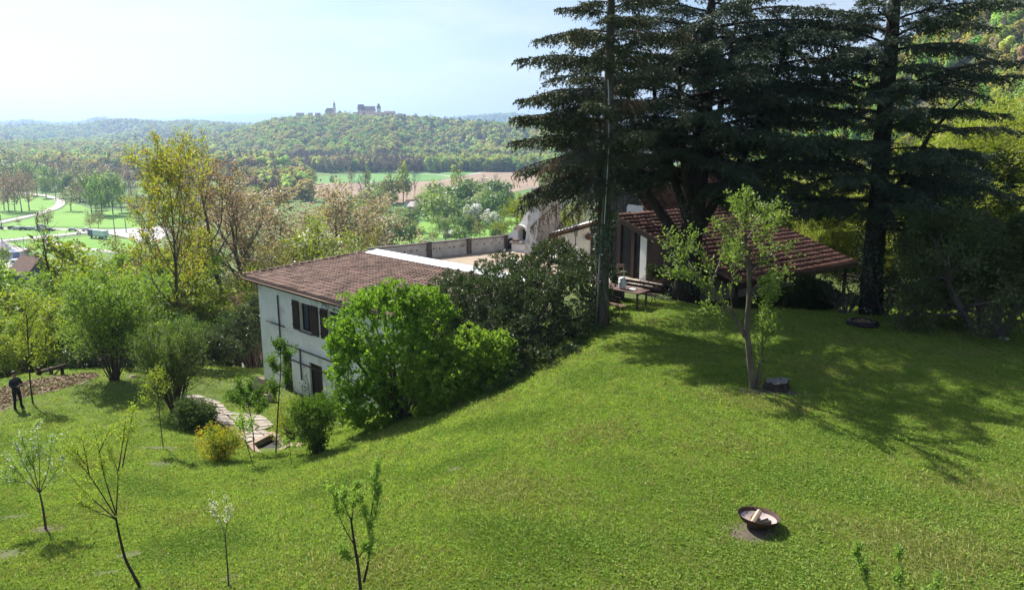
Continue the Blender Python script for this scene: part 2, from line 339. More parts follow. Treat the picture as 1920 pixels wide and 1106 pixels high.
# ------------------------------------------------------------------ plants
def leaf_quads(mb, P, D, Ln, Wd, rng, m=0, fold=.0):
    N = len(P)
    if N == 0: return
    D = D / (np.linalg.norm(D, axis=1, keepdims=True) + 1e-9)
    S = np.cross(D, rng.normal(size=(N, 3))); S /= (np.linalg.norm(S, axis=1, keepdims=True) + 1e-9)
    Ln = np.broadcast_to(np.asarray(Ln, float), (N,))[:, None]; Wd = np.broadcast_to(np.asarray(Wd, float), (N,))[:, None]
    U = np.cross(S, D) * Ln * fold
    V = np.stack([P, P + D*Ln*.45 + S*Wd*.5 + U, P + D*Ln, P + D*Ln*.45 - S*Wd*.5 + U], 1).reshape(-1, 3)
    mb.add(V, (np.arange(N)[:, None] * 4 + np.array([0, 1, 2, 3])[None]), m)
def up_quads(mb, P, Nn, size, rng, m=0, asp=.8):
    """leaf cards facing roughly along Nn (clumps of a far crown)"""
    N = len(P); Nn = Nn / (np.linalg.norm(Nn, axis=1, keepdims=True) + 1e-9)
    A = np.cross(Nn, rng.normal(size=(N, 3))); A /= (np.linalg.norm(A, axis=1, keepdims=True) + 1e-9); B = np.cross(Nn, A)
    s = np.broadcast_to(np.asarray(size, float), (N,))[:, None] * .5
    V = np.stack([P - A*s - B*s*asp*.3, P + B*s*asp, P + A*s + B*s*asp*.3, P - B*s*asp], 1).reshape(-1, 3)
    mb.add(V, (np.arange(N)[:, None] * 4 + np.array([0, 1, 2, 3])[None]), m)
def bpath(rng, p, d, Ln, k, wig, up):
    p = np.array(p, float); d = nrm(d); pts = [p]
    for i in range(k):
        d = nrm(d + rng.normal(0, wig, 3) + np.array([0, 0, up / k])); p = p + d * Ln / k; pts.append(p)
    return np.array(pts), d
def branch_off(rng, d, ang, az):
    d = nrm(d); a = nrm(np.cross(d, [0.13, .29, .95] if abs(d[2]) < .95 else [1, 0.1, 0])); b = np.cross(d, a)
    return d * math.cos(ang) + (a * math.cos(az) + b * math.sin(az)) * math.sin(ang)
def skeleton(seed, h, r0, n=(12, 6, 5), start=.3, ang=(75, 30), l1=.45, l2=.45, l3=.4, wig=.09, up=.25, lean=(0, 0), stems=1, fan=20, seg=(7, 4, 3, 2), rmin=.006, top=1.0, shape=None):
    """trunk(s), limbs, branches and twigs: tubes for the wood, twig lines for the leaves"""
    rng = np.random.default_rng(seed); tubes = []; twigs = []
    for s in range(stems):
        az0 = s * 2.4 + rng.uniform(0, 1); fa = R(fan) * (0 if stems == 1 else rng.uniform(.35, 1))
        d0 = np.array([math.sin(fa) * math.cos(az0) + lean[0], math.sin(fa) * math.sin(az0) + lean[1], math.cos(fa)])
        hh = h * (1 if stems == 1 else rng.uniform(.72, 1.0))
        base = np.array([math.cos(az0), math.sin(az0), 0]) * (0 if stems == 1 else r0 * 1.5 + rng.uniform(0, .02) * h)
        P0, dl = bpath(rng, base - np.array([0, 0, .08]), d0, hh * top, seg[0], wig * .5, .12 if stems == 1 else .3)
        rs = r0 * np.linspace(1, .12, len(P0)) ** .9; rs[0] *= 1.25; tubes.append((P0, np.maximum(rs, rmin), 8 if stems == 1 else 5))
        for i in range(n[0]):
            t = start + (1 - start) * ((i + rng.uniform(.1, .9)) / n[0]); q = t * (len(P0) - 1); k = min(int(q), len(P0) - 2)
            p = P0[k] + (P0[k+1] - P0[k]) * (q - k); tt = (t - start) / (1 - start)
            a1 = R(ang[0] + (ang[1] - ang[0]) * tt + rng.uniform(-9, 9)); prof = shape(tt) if shape else (1 - .62 * tt)
            L1 = l1 * h * prof * rng.uniform(.75, 1.2)
            d1 = branch_off(rng, P0[k+1] - P0[k], a1, i * 2.4 + rng.uniform(-.5, .5) + s)
            P1, _ = bpath(rng, p, d1, L1, seg[1], wig, up); r1 = r0 * (1 - .75 * t) * .5
            tubes.append((P1, np.maximum(r1 * np.linspace(1, .25, len(P1)), rmin), 5)); 
            if n[1] == 0: twigs.append(P1); continue
            for j in range(n[1]):
                t2 = .25 + .75 * ((j + rng.uniform(.2, 1)) / n[1]); q2 = t2 * (len(P1) - 1); k2 = min(int(q2), len(P1) - 2)
                p2 = P1[k2] + (P1[k2+1] - P1[k2]) * (q2 - k2); d2 = branch_off(rng, P1[k2+1] - P1[k2], R(rng.uniform(28, 58)), rng.uniform(0, 6.28))
                P2, _ = bpath(rng, p2, d2, l2 * L1 * (1.15 - .5 * t2) * rng.uniform(.7, 1.2), seg[2], wig * 1.2, up)
                tubes.append((P2, np.maximum(r1 * .42 * np.linspace(1, .3, len(P2)), rmin), 4))
                if n[2] == 0: twigs.append(P2); continue
                for w in range(n[2]):
                    t3 = .2 + .8 * ((w + rng.uniform(.2, 1)) / n[2]); q3 = t3 * (len(P2) - 1); k3 = min(int(q3), len(P2) - 2)
                    p3 = P2[k3] + (P2[k3+1] - P2[k3]) * (q3 - k3); d3 = branch_off(rng, P2[k3+1] - P2[k3], R(rng.uniform(25, 60)), rng.uniform(0, 6.28))
                    P3, _ = bpath(rng, p3, d3, l3 * l2 * L1 * rng.uniform(.6, 1.2), seg[3], wig * 1.2, up)
                    tubes.append((P3, np.maximum(r1 * .18 * np.linspace(1, .4, len(P3)), rmin * .7), 3)); twigs.append(P3)
    return tubes, twigs, rng
def wood(tubes, m=0):
    mb = MB()
    for P, r, n in tubes: mb.tube(P, r, n, m, cap=False)
    return mb
def sprout(mb, twigs, rng, per, size, spread, ratio=.5, m=0, outw=.6, t0=.15, upb=.15, fold=.1, keep=1.0):
    A = np.concatenate([t[:-1] for t in twigs]); B = np.concatenate([t[1:] for t in twigs])
    if keep < 1: k = rng.random(len(A)) < keep; A, B = A[k], B[k]
    N = len(A) * per; A = np.repeat(A, per, 0); B = np.repeat(B, per, 0)
    t = rng.uniform(t0, 1.05, (N, 1)); P = A + (B - A) * t + rng.normal(0, spread, (N, 3)); D = (B - A); D /= (np.linalg.norm(D, axis=1, keepdims=True) + 1e-9)
    D = D * outw + rng.normal(0, .55, (N, 3)) + np.array([0, 0, upb])
    s = size * rng.uniform(.65, 1.3, N); leaf_quads(mb, P, D, s, s * ratio, rng, m, fold)
def mound(mb, ells, nw, rng, per, size, ratio, inner=.7, upb=.5, m=0, flat=.25, bias=0.0):
    """whorls of leaves through the outer part of a lumpy bush made of several ellipsoids"""
    E = np.array(ells, float); vol = (E[:, 3] * E[:, 4] * E[:, 5]) ** .67; k = rng.choice(len(E), nw * 2, p=vol / vol.sum()); 
    d = rng.normal(size=(nw * 2, 3)); d[:, 2] += bias; d /= np.linalg.norm(d, axis=1, keepdims=True); rad = rng.uniform(inner, 1.03, (nw * 2, 1)) * (1 + .19 * np.sin(d[:, :1] * 7 + k[:, None]) * np.sin(d[:, 1:2] * 6 + k[:, None] * 1.7) + .13 * np.sin(d[:, 2:3] * 11 + k[:, None] * 2))
    P = E[k, :3] + d * rad * E[k, 3:6]
    inside = np.zeros(len(P), int)
    for e in E: inside += (((P - e[:3]) / e[3:6]) ** 2).sum(1) < inner * inner * .92
    ok = inside == 0; P, d = P[ok][:nw], d[ok][:nw]; N = len(P)
    P = np.repeat(P, per, 0); d = np.repeat(d, per, 0)
    D = d * .55 + rng.normal(0, .62, (N * per, 3)) + np.array([0, 0, upb]); 
    s = size * rng.uniform(.7, 1.25, N * per); leaf_quads(mb, P + rng.normal(0, size * flat, (N * per, 3)), D, s, s * ratio, rng, m, .12)
    return P[::per]
def stems_to(targets, base, rng, r=.02, nn=30, mid=.35):
    mb = MB(); idx = rng.choice(len(targets), min(nn, len(targets)), replace=False)
    for i in idx:
        t = targets[i]; b = np.array(base) + rng.normal(0, .12, 3) * np.array([1, 1, 0])
        m_ = b + (t - b) * .5 + np.array([0, 0, mid * np.linalg.norm(t - b) * .3]) + rng.normal(0, .12, 3)
        q = np.linspace(0, 1, 7)[:, None]; P = (1-q)**2 * b + 2*q*(1-q) * m_ + q*q * t; mb.tube(P, r * np.linspace(1.3, .35, 7), 5, 0, cap=False)
    return mb
M_bark = mat('grey_bark', (.16, .135, .105), (.075, .06, .047), scale=5, rough=.95, bump=.8, bscale=18, stretch=(1, 1, .25))
M_dark_bark = mat('dark_bark', (.055, .042, .034), (.028, .022, .018), scale=5, rough=.95, bump=.9, bscale=14, stretch=(1, 1, .25))
M_twig = mat('twig_bark', (.105, .075, .058), (.065, .05, .04), scale=8, rough=.9)
M_grey_twig = mat('bare_twigs', (.17, .135, .125), (.115, .09, .088), scale=2, rough=.9)
L_spring = leafmat('spring_green_leaves', (.17, .275, .045), (.25, .35, .07), trans=.45)
L_lime = leafmat('lime_leaves', (.22, .28, .04), (.31, .34, .06), trans=.45)
L_olive = leafmat('budding_olive_leaves', (.20, .19, .05), (.27, .24, .075), trans=.4)
L_bud = leafmat('brown_buds', (.30, .225, .13), (.39, .30, .18), trans=.35, tint=(1.1, 1, .8))
L_mid = leafmat('mid_green_leaves', (.085, .165, .025), (.14, .225, .04), trans=.38)
L_pale = leafmat('pale_willow_leaves', (.20, .275, .075), (.27, .33, .10), trans=.4)
L_rhodo = leafmat('glossy_dark_leaves', (.058, .092, .032), (.105, .145, .052), trans=.15, rough=.42, spec=.5, c3=(.14, .11, .04), f3=.07)
L_needle = leafmat('cedar_needles', (.040, .066, .040), (.078, .108, .066), trans=.10, rough=.55, spec=.3)
L_needle2 = leafmat('spruce_needles', (.048, .072, .036), (.082, .105, .05), trans=.12, rough=.6, c3=(.15, .10, .06), f3=.13)
L_dead = leafmat('dead_brown_twigs', (.15, .09, .055), (.21, .13, .08), trans=.15, rough=.9)
L_bamboo = leafmat('bamboo_leaves', (.26, .33, .055), (.36, .40, .08), trans=.48, c3=(.46, .40, .14), f3=.12)
L_orchard = leafmat('pinkish_buds', (.35, .285, .18), (.44, .365, .24), trans=.4, tint=(1.05, 1, .85), c3=(.30, .32, .10), f3=.2)
L_white = leafmat('white_blossom', (.72, .72, .66), (.82, .78, .76), trans=.3, tint=(1, 1, 1))
L_yellow = leafmat('yellow_blossom', (.75, .50, .03), (.82, .62, .05), trans=.35, tint=(1, .95, .4))
L_ivy = leafmat('ivy_leaves', (.025, .055, .016), (.05, .085, .026), trans=.12, rough=.35, spec=.6)
L_shade = leafmat('shaded_shrub_leaves', (.030, .055, .018), (.052, .078, .024), trans=.2)  # shade under the cedars put into the leaf colour
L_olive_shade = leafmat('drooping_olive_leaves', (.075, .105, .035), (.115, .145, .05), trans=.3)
L_grass = leafmat('grass_blades', (.235, .35, .082), (.29, .40, .108), trans=.5, obj_var=.5, rough=.8, spec=.08)
def mottle(m, c, scale, lo, hi, amt):
    """yellowed and worn areas of the turf, a few decimetres to metres across"""
    nt = m.node_tree; N, L = nt.nodes, nt.links; P = N['Principled BSDF']; src = P.inputs['Base Color'].links[0].from_socket
    ge = N.new('ShaderNodeNewGeometry'); nz = N.new('ShaderNodeTexNoise'); nz.inputs['Scale'].default_value = scale; nz.inputs['Detail'].default_value = 7; nz.inputs['Roughness'].default_value = .68; L.new(ge.outputs['Position'], nz.inputs['Vector'])
    r = N.new('ShaderNodeMapRange'); r.inputs[1].default_value = lo; r.inputs[2].default_value = hi; r.inputs[4].default_value = amt; L.new(nz.outputs['Fac'], r.inputs[0])
    x = N.new('ShaderNodeMix'); x.data_type = 'RGBA'; L.new(r.outputs[0], x.inputs[0]); L.new(src, x.inputs[6]); x.inputs[7].default_value = (*c, 1)
    for lk in list(src.links):
        if lk.to_node != x: to = lk.to_socket; L.remove(lk); L.new(x.outputs[2], to)
mottle(L_grass, (.34, .335, .11), .55, .50, .76, .55); mottle(L_grass, (.14, .24, .045), 1.3, .50, .70, .6); mottle(L_grass, (.34, .28, .13), 3.2, .61, .72, .6)
L_sage = leafmat('greyish_green_leaves', (.095, .14, .055), (.13, .18, .075), trans=.35)
# ------------------------------------------------------------------ the valley: fields, roads, woods and hills
M_soil = mat('ploughed_soil', (.24, .17, .115), (.30, .22, .155), scale=.05, rough=1)
M_field = mat('bright_meadow', (.13, .28, .03), (.17, .32, .045), scale=.03, rough=.95)
M_field2 = mat('young_crop', (.085, .215, .04), (.12, .25, .06), scale=.02, rough=.95)
M_gravel = mat('pale_gravel', (.55, .52, .47), (.45, .43, .39), scale=.2, rough=1)
M_asphalt = mat('worn_asphalt', (.42, .40, .40), (.36, .345, .34), scale=.1, rough=.95)
pix_sheet('ploughed_field', [(478,347),(600,344),(700,343),(850,339),(885,327),(960,313),(1010,316),(1010,352),(900,374),(780,384),(650,374),(480,364)], M_soil, .12)
pix_sheet('meadow', [(478,346),(560,334),(700,326),(800,322),(880,316),(884,326),(850,338),(700,342),(560,346)], M_field2, .10)
pix_sheet('meadow', [(0,376),(50,364),(95,372),(112,385),(90,394),(0,412)], M_field, .10)
pix_sheet('meadow', [(0,424),(70,407),(118,392),(130,378),(170,392),(250,398),(262,428),(120,426)], M_field, .11)
pix_sheet('meadow', [(0,430),(120,432),(168,433),(100,441),(0,449)], M_field, .11)
pix_sheet('meadow', [(0,458),(110,449),(170,443),(262,452),(250,478),(120,470),(60,478),(0,470)], M_field, .10)
pix_sheet('meadow', [(790,418),(850,414),(1000,412),(1000,440),(860,452),(760,440)], M_field, .10)
pix_sheet('meadow', [(640,440),(740,428),(800,446),(760,470),(660,468)], M_field, .10)
strip('road', [(-40,456),(0,452),(100,443),(170,435),(255,430),(330,424)], 7.5, M_asphalt, .22)
strip('road', [(-40,428),(0,429),(70,429),(130,431),(170,434)], 5.0, M_gravel, .20)
strip('road', [(-20,421),(20,413),(70,402),(104,391),(116,381),(106,372),(70,365),(20,360)], 5.5, M_gravel, .21)
pix_sheet('road_junction', [(195,434),(258,429),(330,424),(300,452),(262,456),(240,448),(205,440)], M_asphalt, .24)
strip('path', [(60,449),(90,455),(120,462),(190,470),(240,478)], 3.0, M_gravel, .18)
pix_sheet('parking_area', [(-20,486),(46,484),(72,498),(64,530),(44,541),(-20,545)], M_gravel, .20)
strip('farm_track', [(855,333),(825,328),(780,325)], 4.0, M_gravel, .2)
strip('farm_track', [(830,396),(870,388),(900,382),(950,380)], 4.0, M_gravel, .2)
strip('farm_track', [(880,328),(930,318),(960,312)], 4.0, M_gravel, .22)

# low-detail trees for distances of 100 m and more; each a trunk and a crown
def crown_cloud(mb, rng, lobes, n, size, m=0, inner=.55, jit=.45):
    E = np.array(lobes, float); w = (E[:, 3] * E[:, 4] * E[:, 5]) ** .67; k = rng.choice(len(E), n, p=w / w.sum())
    d = rng.normal(size=(n, 3)); d /= np.linalg.norm(d, axis=1, keepdims=True)
    P = E[k, :3] + d * E[k, 3:6] * (inner + (1.05 - inner) * rng.random((n, 1)) ** .5)
    up_quads(mb, P, d + rng.normal(0, jit, (n, 3)) + np.array([0, 0, .55]), size * rng.uniform(.6, 1.3, n), rng, m)
def lobes_round(rng, h, w, base=.25, n=9):
    L = [(0, 0, h * (base + (1 - base) * .5), w * .33, w * .33, h * (1 - base) * .42)]
    for i in range(n):
        a = i * 2.4 + rng.uniform(-.4, .4); zz = base + (1 - base) * rng.uniform(.12, .88); rr = w * .5 * math.sqrt(max(.05, 1 - ((zz - base) / (1 - base) * 2 - 1) ** 2)) * rng.uniform(.5, .72)
        s = w * rng.uniform(.15, .24); L.append((math.cos(a) * rr, math.sin(a) * rr, h * zz, s, s, s * rng.uniform(.8, 1.2)))
    return L
FAR = {}
def far_proto(kind, seed):
    rng = np.random.default_rng(seed); w = MB(); c = MB(); wm, cm = M_bark, L_spring
    h = 10.0
    if kind in ('round', 'olive', 'pale', 'lime', 'bud', 'mid'):
        cm = {'round': L_spring, 'olive': L_olive, 'pale': L_pale, 'lime': L_lime, 'bud': L_bud, 'mid': L_mid}[kind]
        tb, tw, r2 = skeleton(seed, h * .95, .17, (11, 4, 0), start=.22, ang=(70, 22), l1=.44, wig=.08, up=.3, seg=(6, 4, 3, 2), rmin=.025)
        w = wood(tb)
        crown_cloud(c, rng, lobes_round(rng, h, 7.5, .2, 11), 900 if kind not in ('olive', 'bud') else 620, .62 if kind not in ('olive', 'bud') else .5, inner=.35)
    elif kind == 'bare':
        tb, tw, r2 = skeleton(seed, h, .15, (14, 6, 4), start=.25, ang=(55, 18), l1=.42, wig=.09, up=.35, seg=(6, 3, 2, 1), rmin=.022)
        wm = M_grey_twig; w = wood(tb); c = None
    elif kind == 'poplar':
        cm = L_lime; w.tube([(0,0,-.1),(0,0,9)], [.16, .03], 6, 0)
        crown_cloud(c, rng, [(rng.normal(0,.25), rng.normal(0,.25), z, 1.15 * math.sin(max(.25, min(1, (10.2 - z) / 4)) * 1.57), 1.15 * math.sin(max(.25, min(1, (10.2 - z) / 4)) * 1.57), 1.1) for z in np.linspace(1.6, 9.4, 10)], 700, .5, inner=.3)
    elif kind == 'conifer':
        cm = L_needle; w.tube([(0,0,-.1),(0,0,9.8)], [.17, .02], 6, 0)
        n = 900; t = rng.random(n) ** .7; z = 9.9 - 8.9 * t; rad = .12 + 2.1 * t * (.8 + .2 * np.sin(z * 7)); a = rng.uniform(0, 6.28, n); r = rad * rng.uniform(.35, 1, n)
        P = np.c_[np.cos(a) * r, np.sin(a) * r, z]; leaf_quads(c, P, np.c_[np.cos(a), np.sin(a), np.full(n, -.35)], .75, .42, rng)
    elif kind in ('bush', 'blossom', 'palebush'):
        cm = {'bush': L_mid, 'blossom': L_white, 'palebush': L_pale}[kind]; h = 5.0
        crown_cloud(c, rng, lobes_round(rng, 5, 6, .05, 10), 800, .5, inner=.4)
        if kind == 'blossom': crown_cloud(c, rng, lobes_round(rng, 4.8, 5.6, .05, 10), 500, .5, m=1, inner=.4)
        for i in range(5): w.tube([(0,0,-.1), (rng.normal(0,.6), rng.normal(0,.6), 1.6), (rng.normal(0,1.2), rng.normal(0,1.2), 3.4)], [.09, .06, .02], 4)
    return w, wm, c, [cm, L_spring], h
FARH = {}
def far_tree(kind, loc, h, wide=1.0, label=None, group=None, var=0, name=None, rz=None):
    key = (kind, var)
    name = name or {'bush': 'bush', 'palebush': 'bush', 'blossom': 'blossoming_bush', 'bare': 'bare_tree', 'conifer': 'conifer_tree', 'poplar': 'poplar_tree', 'pale': 'willow_tree'}.get(kind, 'broadleaf_tree')
    cat = 'bush' if 'bush' in name else 'tree'
    rz = random.uniform(0, 6.28) if rz is None else rz
    if key not in FAR:
        w, wm, c, cm, ph = far_proto(kind, 100 + 7 * var + sum(map(ord, kind)))
        r = thing(name, label, cat, loc, rz, group); w.build('trunk', wm, r)
        if c is not None: c.build('crown', cm, r)
        FAR[key] = r; zz = [v.co.z for q in r.children[-1:] for v in q.data.vertices]; FARH[key] = float(np.percentile(zz, 99.3))
    else:
        r = dup(FAR[key], loc, rz, label=label, group=group); r.name = name; r['category'] = cat
    s = h / FARH[key]; r.scale = (s * wide, s * wide, s)
    return r
random.seed(4)
def vt(px, py, hpx, kind, label, wide=1.0, group=None, var=0):
    p = ground(px, py); h = hpx * math.hypot(p[1], CZ - p[2]) / FPX * 1.04
    return far_tree(kind, p, h, wide, label, group, var)
# singled-out trees of the valley
G1 = 'trees along the valley meadows'
for a in [
 (85,430,44,'olive','round olive tree standing at the end of the parked car row',1.25), (34,421,15,'olive','small round bush like tree before the farthest parked cars',1.3),
 (170,431,40,'olive','thin budding tree beside the dark car near the truck',.8), (185,431,41,'olive','thin budding tree above the blue car near the truck',.8),
 (133,396,50,'olive','spreading olive tree by the bend of the gravel road',1.15), (172,400,76,'pale','pale willow at the front of the grove beside the meadow',.75),
 (192,404,86,'round','tall green tree in the middle of the meadow grove',.7), (212,402,78,'pale','blue green willow behind the two thin budding trees',.7),
 (228,398,66,'round','green tree at the end of the meadow grove by the tall maple',.7), (180,394,50,'mid','low dark tree in the shade of the meadow grove',1.0),
 (245,402,62,'bare','slender bare tree half hidden by the tall maple crown',.8),
 (8,394,78,'bud','thin brown tree at the far end of the meadow row',.7),(17,398,80,'bud','thin brown tree in the meadow row, second from the frame edge',.65),(28,395,76,'bud','thin brown tree in the middle of the meadow row',.65),
 (41,398,82,'bud','tallest brown tree of the meadow row by the gravel road',.65),(55,395,80,'bud','brown tree closing the meadow row near the road bend',.7),
 (87,372,50,'pale','pale tree beyond the bend of the gravel road',.9),(105,378,62,'bare','bare tree leaning by the bend of the gravel road',.8),(70,368,48,'olive','olive tree behind the brown meadow row',1.0),
 (150,378,64,'olive','broad olive tree behind the meadow grove',1.0),(118,372,48,'round','round green tree in the wood edge above the road bend',1.0),
 (12,520,62,'pale','grey green conical tree in the parking area',.8),(60,482,34,'olive','conical budding tree behind the white caravan',.8),(146,478,26,'bud','small brown bush like tree on the meadow below the truck',.9),
 (589,346,30,'lime','lone yellow green tree on the green field',.85),(623,347,22,'pale','slim pale tree on the edge of the ploughed field',.7),
 (566,350,26,'lime','small lime tree at the corner of the ploughed field',1.0),(486,352,40,'olive','olive tree by the near corner of the green field',1.0),
 (660,372,62,'bare','bare tree at the near edge of the ploughed soil',.7),(678,384,54,'bare','bare twin of the hedge before the ploughed soil',.8),(657,340,20,'bud','small brown tree by the green field',1.0),
 (688,388,66,'bare','bare spreading tree against the ploughed field',1.0),(690,366,46,'pale','pale tree rising behind the bare hedge trees',.55),(706,384,46,'bare','low bare tree beside the dark green bush',.9),
 (737,384,64,'olive','olive tree leaning over the ploughed field',1.0),(756,380,74,'lime','lime crowned tree before the green field',.75),(763,388,62,'bare','slim bare tree under the lime crowned one',.6),
 (778,378,66,'bare','tall bare tree in the gap of the green field',.75),(810,396,52,'bare','small bare tree behind the farm roof',.8),(832,400,46,'bare','slender bare tree behind the farm roof gable',.7),
 (862,392,78,'lime','big lime green tree standing alone at the ploughed field',.75),(907,376,46,'bare','bare bush like tree on the ploughed field edge',1.2),(930,372,44,'bare','bare tree on the ploughed field near the cedar',1.2),
 (673,402,42,'lime','lime green pointed tree below the bare hedge',.8),(695,408,30,'pale','pale blossom coloured tree below the hedge',.9),(738,392,32,'mid','dark green rounded tree in the hedge',1.0),
 (790,398,38,'pale','pale rounded willow by the farm roof',1.3),(831,400,30,'mid','pointed green tree by the farm roof',.9),(868,402,26,'round','green tree below the lime one',1.2),
 (900,398,30,'round','round green tree right of the farm track',1.2),(935,404,36,'round','green tree close to the cedar boughs',1.2),
 (885,424,26,'blossom','white blossoming bush in the near meadow hedge',1.0),(922,428,22,'blossom','white blossoming bush close to the fireplace chimney',1.1),
 (772,462,62,'olive','sparse yellow olive tree above the terrace wall',1.3),(742,464,64,'bud','brown budding tree above the roof flashing',.7),(710,456,30,'lime','rounded lime bush like tree behind the tiled roof',1.2),
 (836,452,44,'pale','pale blue green tree by the pond like glints',.9),(852,448,46,'pale','pale tree just behind the terrace wall',.8),(900,456,62,'olive','olive grey tree behind the terrace wall pier',.7),(884,452,52,'pale','pale grey tree behind the terrace wall',.7),
 (930,452,40,'round','green tree at the end of the terrace wall',1.0),(655,396,34,'mid','green tree behind the brown budding orchard',1.0)]:
    vt(a[0], a[1], a[2], a[3], a[4], a[5], G1, var=(a[0] * 7) % 2)
LABELS = {}
def where_label(px, py, noun, marks):
    """say which one it is by the landmarks it stands beside"""
    ds = sorted(marks, key=lambda m: (m[1] - px) ** 2 + ((m[2] - py) * 2.2) ** 2)
    def relw(m):
        dx, dy = px - m[1], (py - m[2]) * 1.6
        if abs(dx) > abs(dy): return ('just right of ' if dx > 0 else 'just left of ') if abs(dx) < 26 else ('right of ' if dx > 0 else 'left of ')
        return 'in front of ' if dy > 0 else 'behind '
    for cand in [noun + ' ' + relw(ds[0]) + ds[0][0], noun + ' ' + relw(ds[1]) + ds[1][0], noun + ' ' + relw(ds[2]) + ds[2][0], noun + ' ' + relw(ds[0]) + ds[0][0] + ', ' + relw(ds[1]) + ds[1][0], noun + ' ' + relw(ds[1]) + ds[1][0] + ', ' + relw(ds[2]) + ds[2][0], noun + ' ' + relw(ds[0]) + ds[0][0] + ', ' + relw(ds[2]) + ds[2][0]]:
        if cand not in LABELS and len(cand.split()) <= 16: LABELS[cand] = 1; return cand
    return noun + ' ' + relw(ds[0]) + ds[0][0]
MK1 = [('the long farm roof', 800, 392), ('the lone lime tree', 862, 390), ('the first wall pier', 804, 462), ('the second wall pier', 879, 455), ('the fireplace', 955, 445), ('the brown orchard', 645, 410), ('the dark hedge tree', 738, 390), ('the pointed lime tree', 673, 400), ('the sparse olive tree', 772, 445), ('the white blossoming bush', 885, 424), ('the farm track', 870, 388), ('the roof flashing', 715, 465)]
MK2 = [('the road bend', 115, 378), ('the meadow grove', 200, 385), ('the tall maple', 300, 360), ('the bare black tree', 106, 395), ('the brown meadow row', 30, 375), ('the tall brown tree', 395, 350), ('the second brown tree', 455, 350), ('the olive tree by the bend', 135, 385)]
# bushes and small trees filling the hedges of the near valley
rng = np.random.default_rng(11)
for i in range(84):
    px = rng.uniform(655, 960); py = rng.uniform(386, 470) if i > 25 else rng.uniform(380, 400)
    kind = rng.choice(['bush', 'round', 'mid', 'palebush', 'pale', 'olive', 'bare', 'blossom'], p=[.24, .24, .12, .12, .1, .1, .05, .03])
    if 785 < px < 975 and 424 < py < 445 and rng.random() < .7: continue
    if 750 < px < 830 and 382 < py < 405: continue
    hh = rng.uniform(20, 38) * (1.0 + (py - 386) / 160); szw = 'low ' if hh < 27 else ('tall ' if hh > 40 else '')
    noun = szw + {'bush': 'dark green bush', 'palebush': 'pale green bush', 'blossom': 'white flowering bush', 'bare': 'bare tree', 'round': 'fresh green tree', 'mid': 'deep green tree', 'pale': 'pale willow', 'olive': 'olive tree'}[kind]
    vt(px, py, hh, kind, where_label(px, py - hh * .4, noun, MK1), rng.uniform(.8, 1.3), 'hedgerow trees and bushes of the valley', int(rng.integers(2)))
for i in range(85):    # the wood edge at the far side of the left meadows
    px = rng.uniform(-30, 480); py = rng.uniform(336, 372) if px < 150 else rng.uniform(336, 392)
    if px > 240: py = rng.uniform(336, 420)
    kind = rng.choice(['olive', 'bud', 'round', 'pale', 'bare', 'mid'], p=[.34, .2, .18, .12, .1, .06])
    hh = rng.uniform(40, 58); szw = 'low ' if hh < 45 else ('tall ' if hh > 53 else '')
    noun = szw + {'olive': 'olive budding tree', 'bud': 'brown budding tree', 'round': 'fresh green tree', 'pale': 'pale green tree', 'bare': 'bare tree', 'mid': 'dark green tree'}[kind]
    vt(px, py, hh, kind, where_label(px, py - hh * .4, noun, MK2), rng.uniform(.8, 1.2), 'trees of the wood edge beyond the meadows', int(rng.integers(2)))

# ---- distant woods: masses of trees nobody could count
def forest_leaf(name, c1, c2, ov):
    c2 = tuple((a * .6 + b * .4) * 1.22 for a, b in zip(c1, c2)); c1 = tuple(a * 1.22 for a in c1)
    return leafmat(name, c1, c2, trans=.45, obj_var=ov, rough=.8, spec=.1)
F_mix = [forest_leaf('forest_green', (.21, .31, .065), (.28, .38, .085), .9), forest_leaf('forest_olive', (.32, .34, .10), (.38, .38, .12), .6), forest_leaf('forest_brown', (.33, .28, .15), (.38, .32, .18), .4),
         forest_leaf('forest_dark', (.035, .06, .04), (.055, .08, .05), .4), forest_leaf('forest_pale', (.33, .42, .14), (.39, .47, .17), .5), forest_leaf('forest_purple', (.19, .14, .15), (.24, .185, .19), .3)]
PRO = []
def forest_proto(i):
    rng = np.random.default_rng(900 + i); mb = MB()
    if i == 3:
        n = 260; t = rng.random(n) ** .6; z = 18 - 16 * t; rad = .3 + 3.2 * t; a = rng.uniform(0, 6.28, n); r = rad * rng.uniform(.6, 1, n)
        leaf_quads(mb, np.c_[np.cos(a) * r, np.sin(a) * r, z], np.c_[np.cos(a), np.sin(a), np.full(n, -.5)], 2.0, 1.1, rng)
    elif i == 5:
        tb, tw, _ = skeleton(31, 16, .2, (16, 5, 0), start=.3, ang=(40, 15), l1=.36, l2=.5, wig=.09, up=.4, seg=(4, 3, 2, 1), rmin=.07)
        for P, r, n in tb: mb.tube(P, r, 3, 0, cap=False)
        crown_cloud(mb, rng, lobes_round(rng, 16, 6, .35, 8), 130, .9, inner=.5)
    else:
        crown_cloud(mb, rng, lobes_round(rng, 15, 11, .12, 12), 380, 2.35, inner=.88, jit=.16)
        mb.tube([(0,0,-3),(0,0,8)], [.3, .2], 4, 0)
    o = mb.build('forest_tree', F_mix[i]); COL.objects.unlink(o); return o
PRO = [forest_proto(i) for i in range(6)]
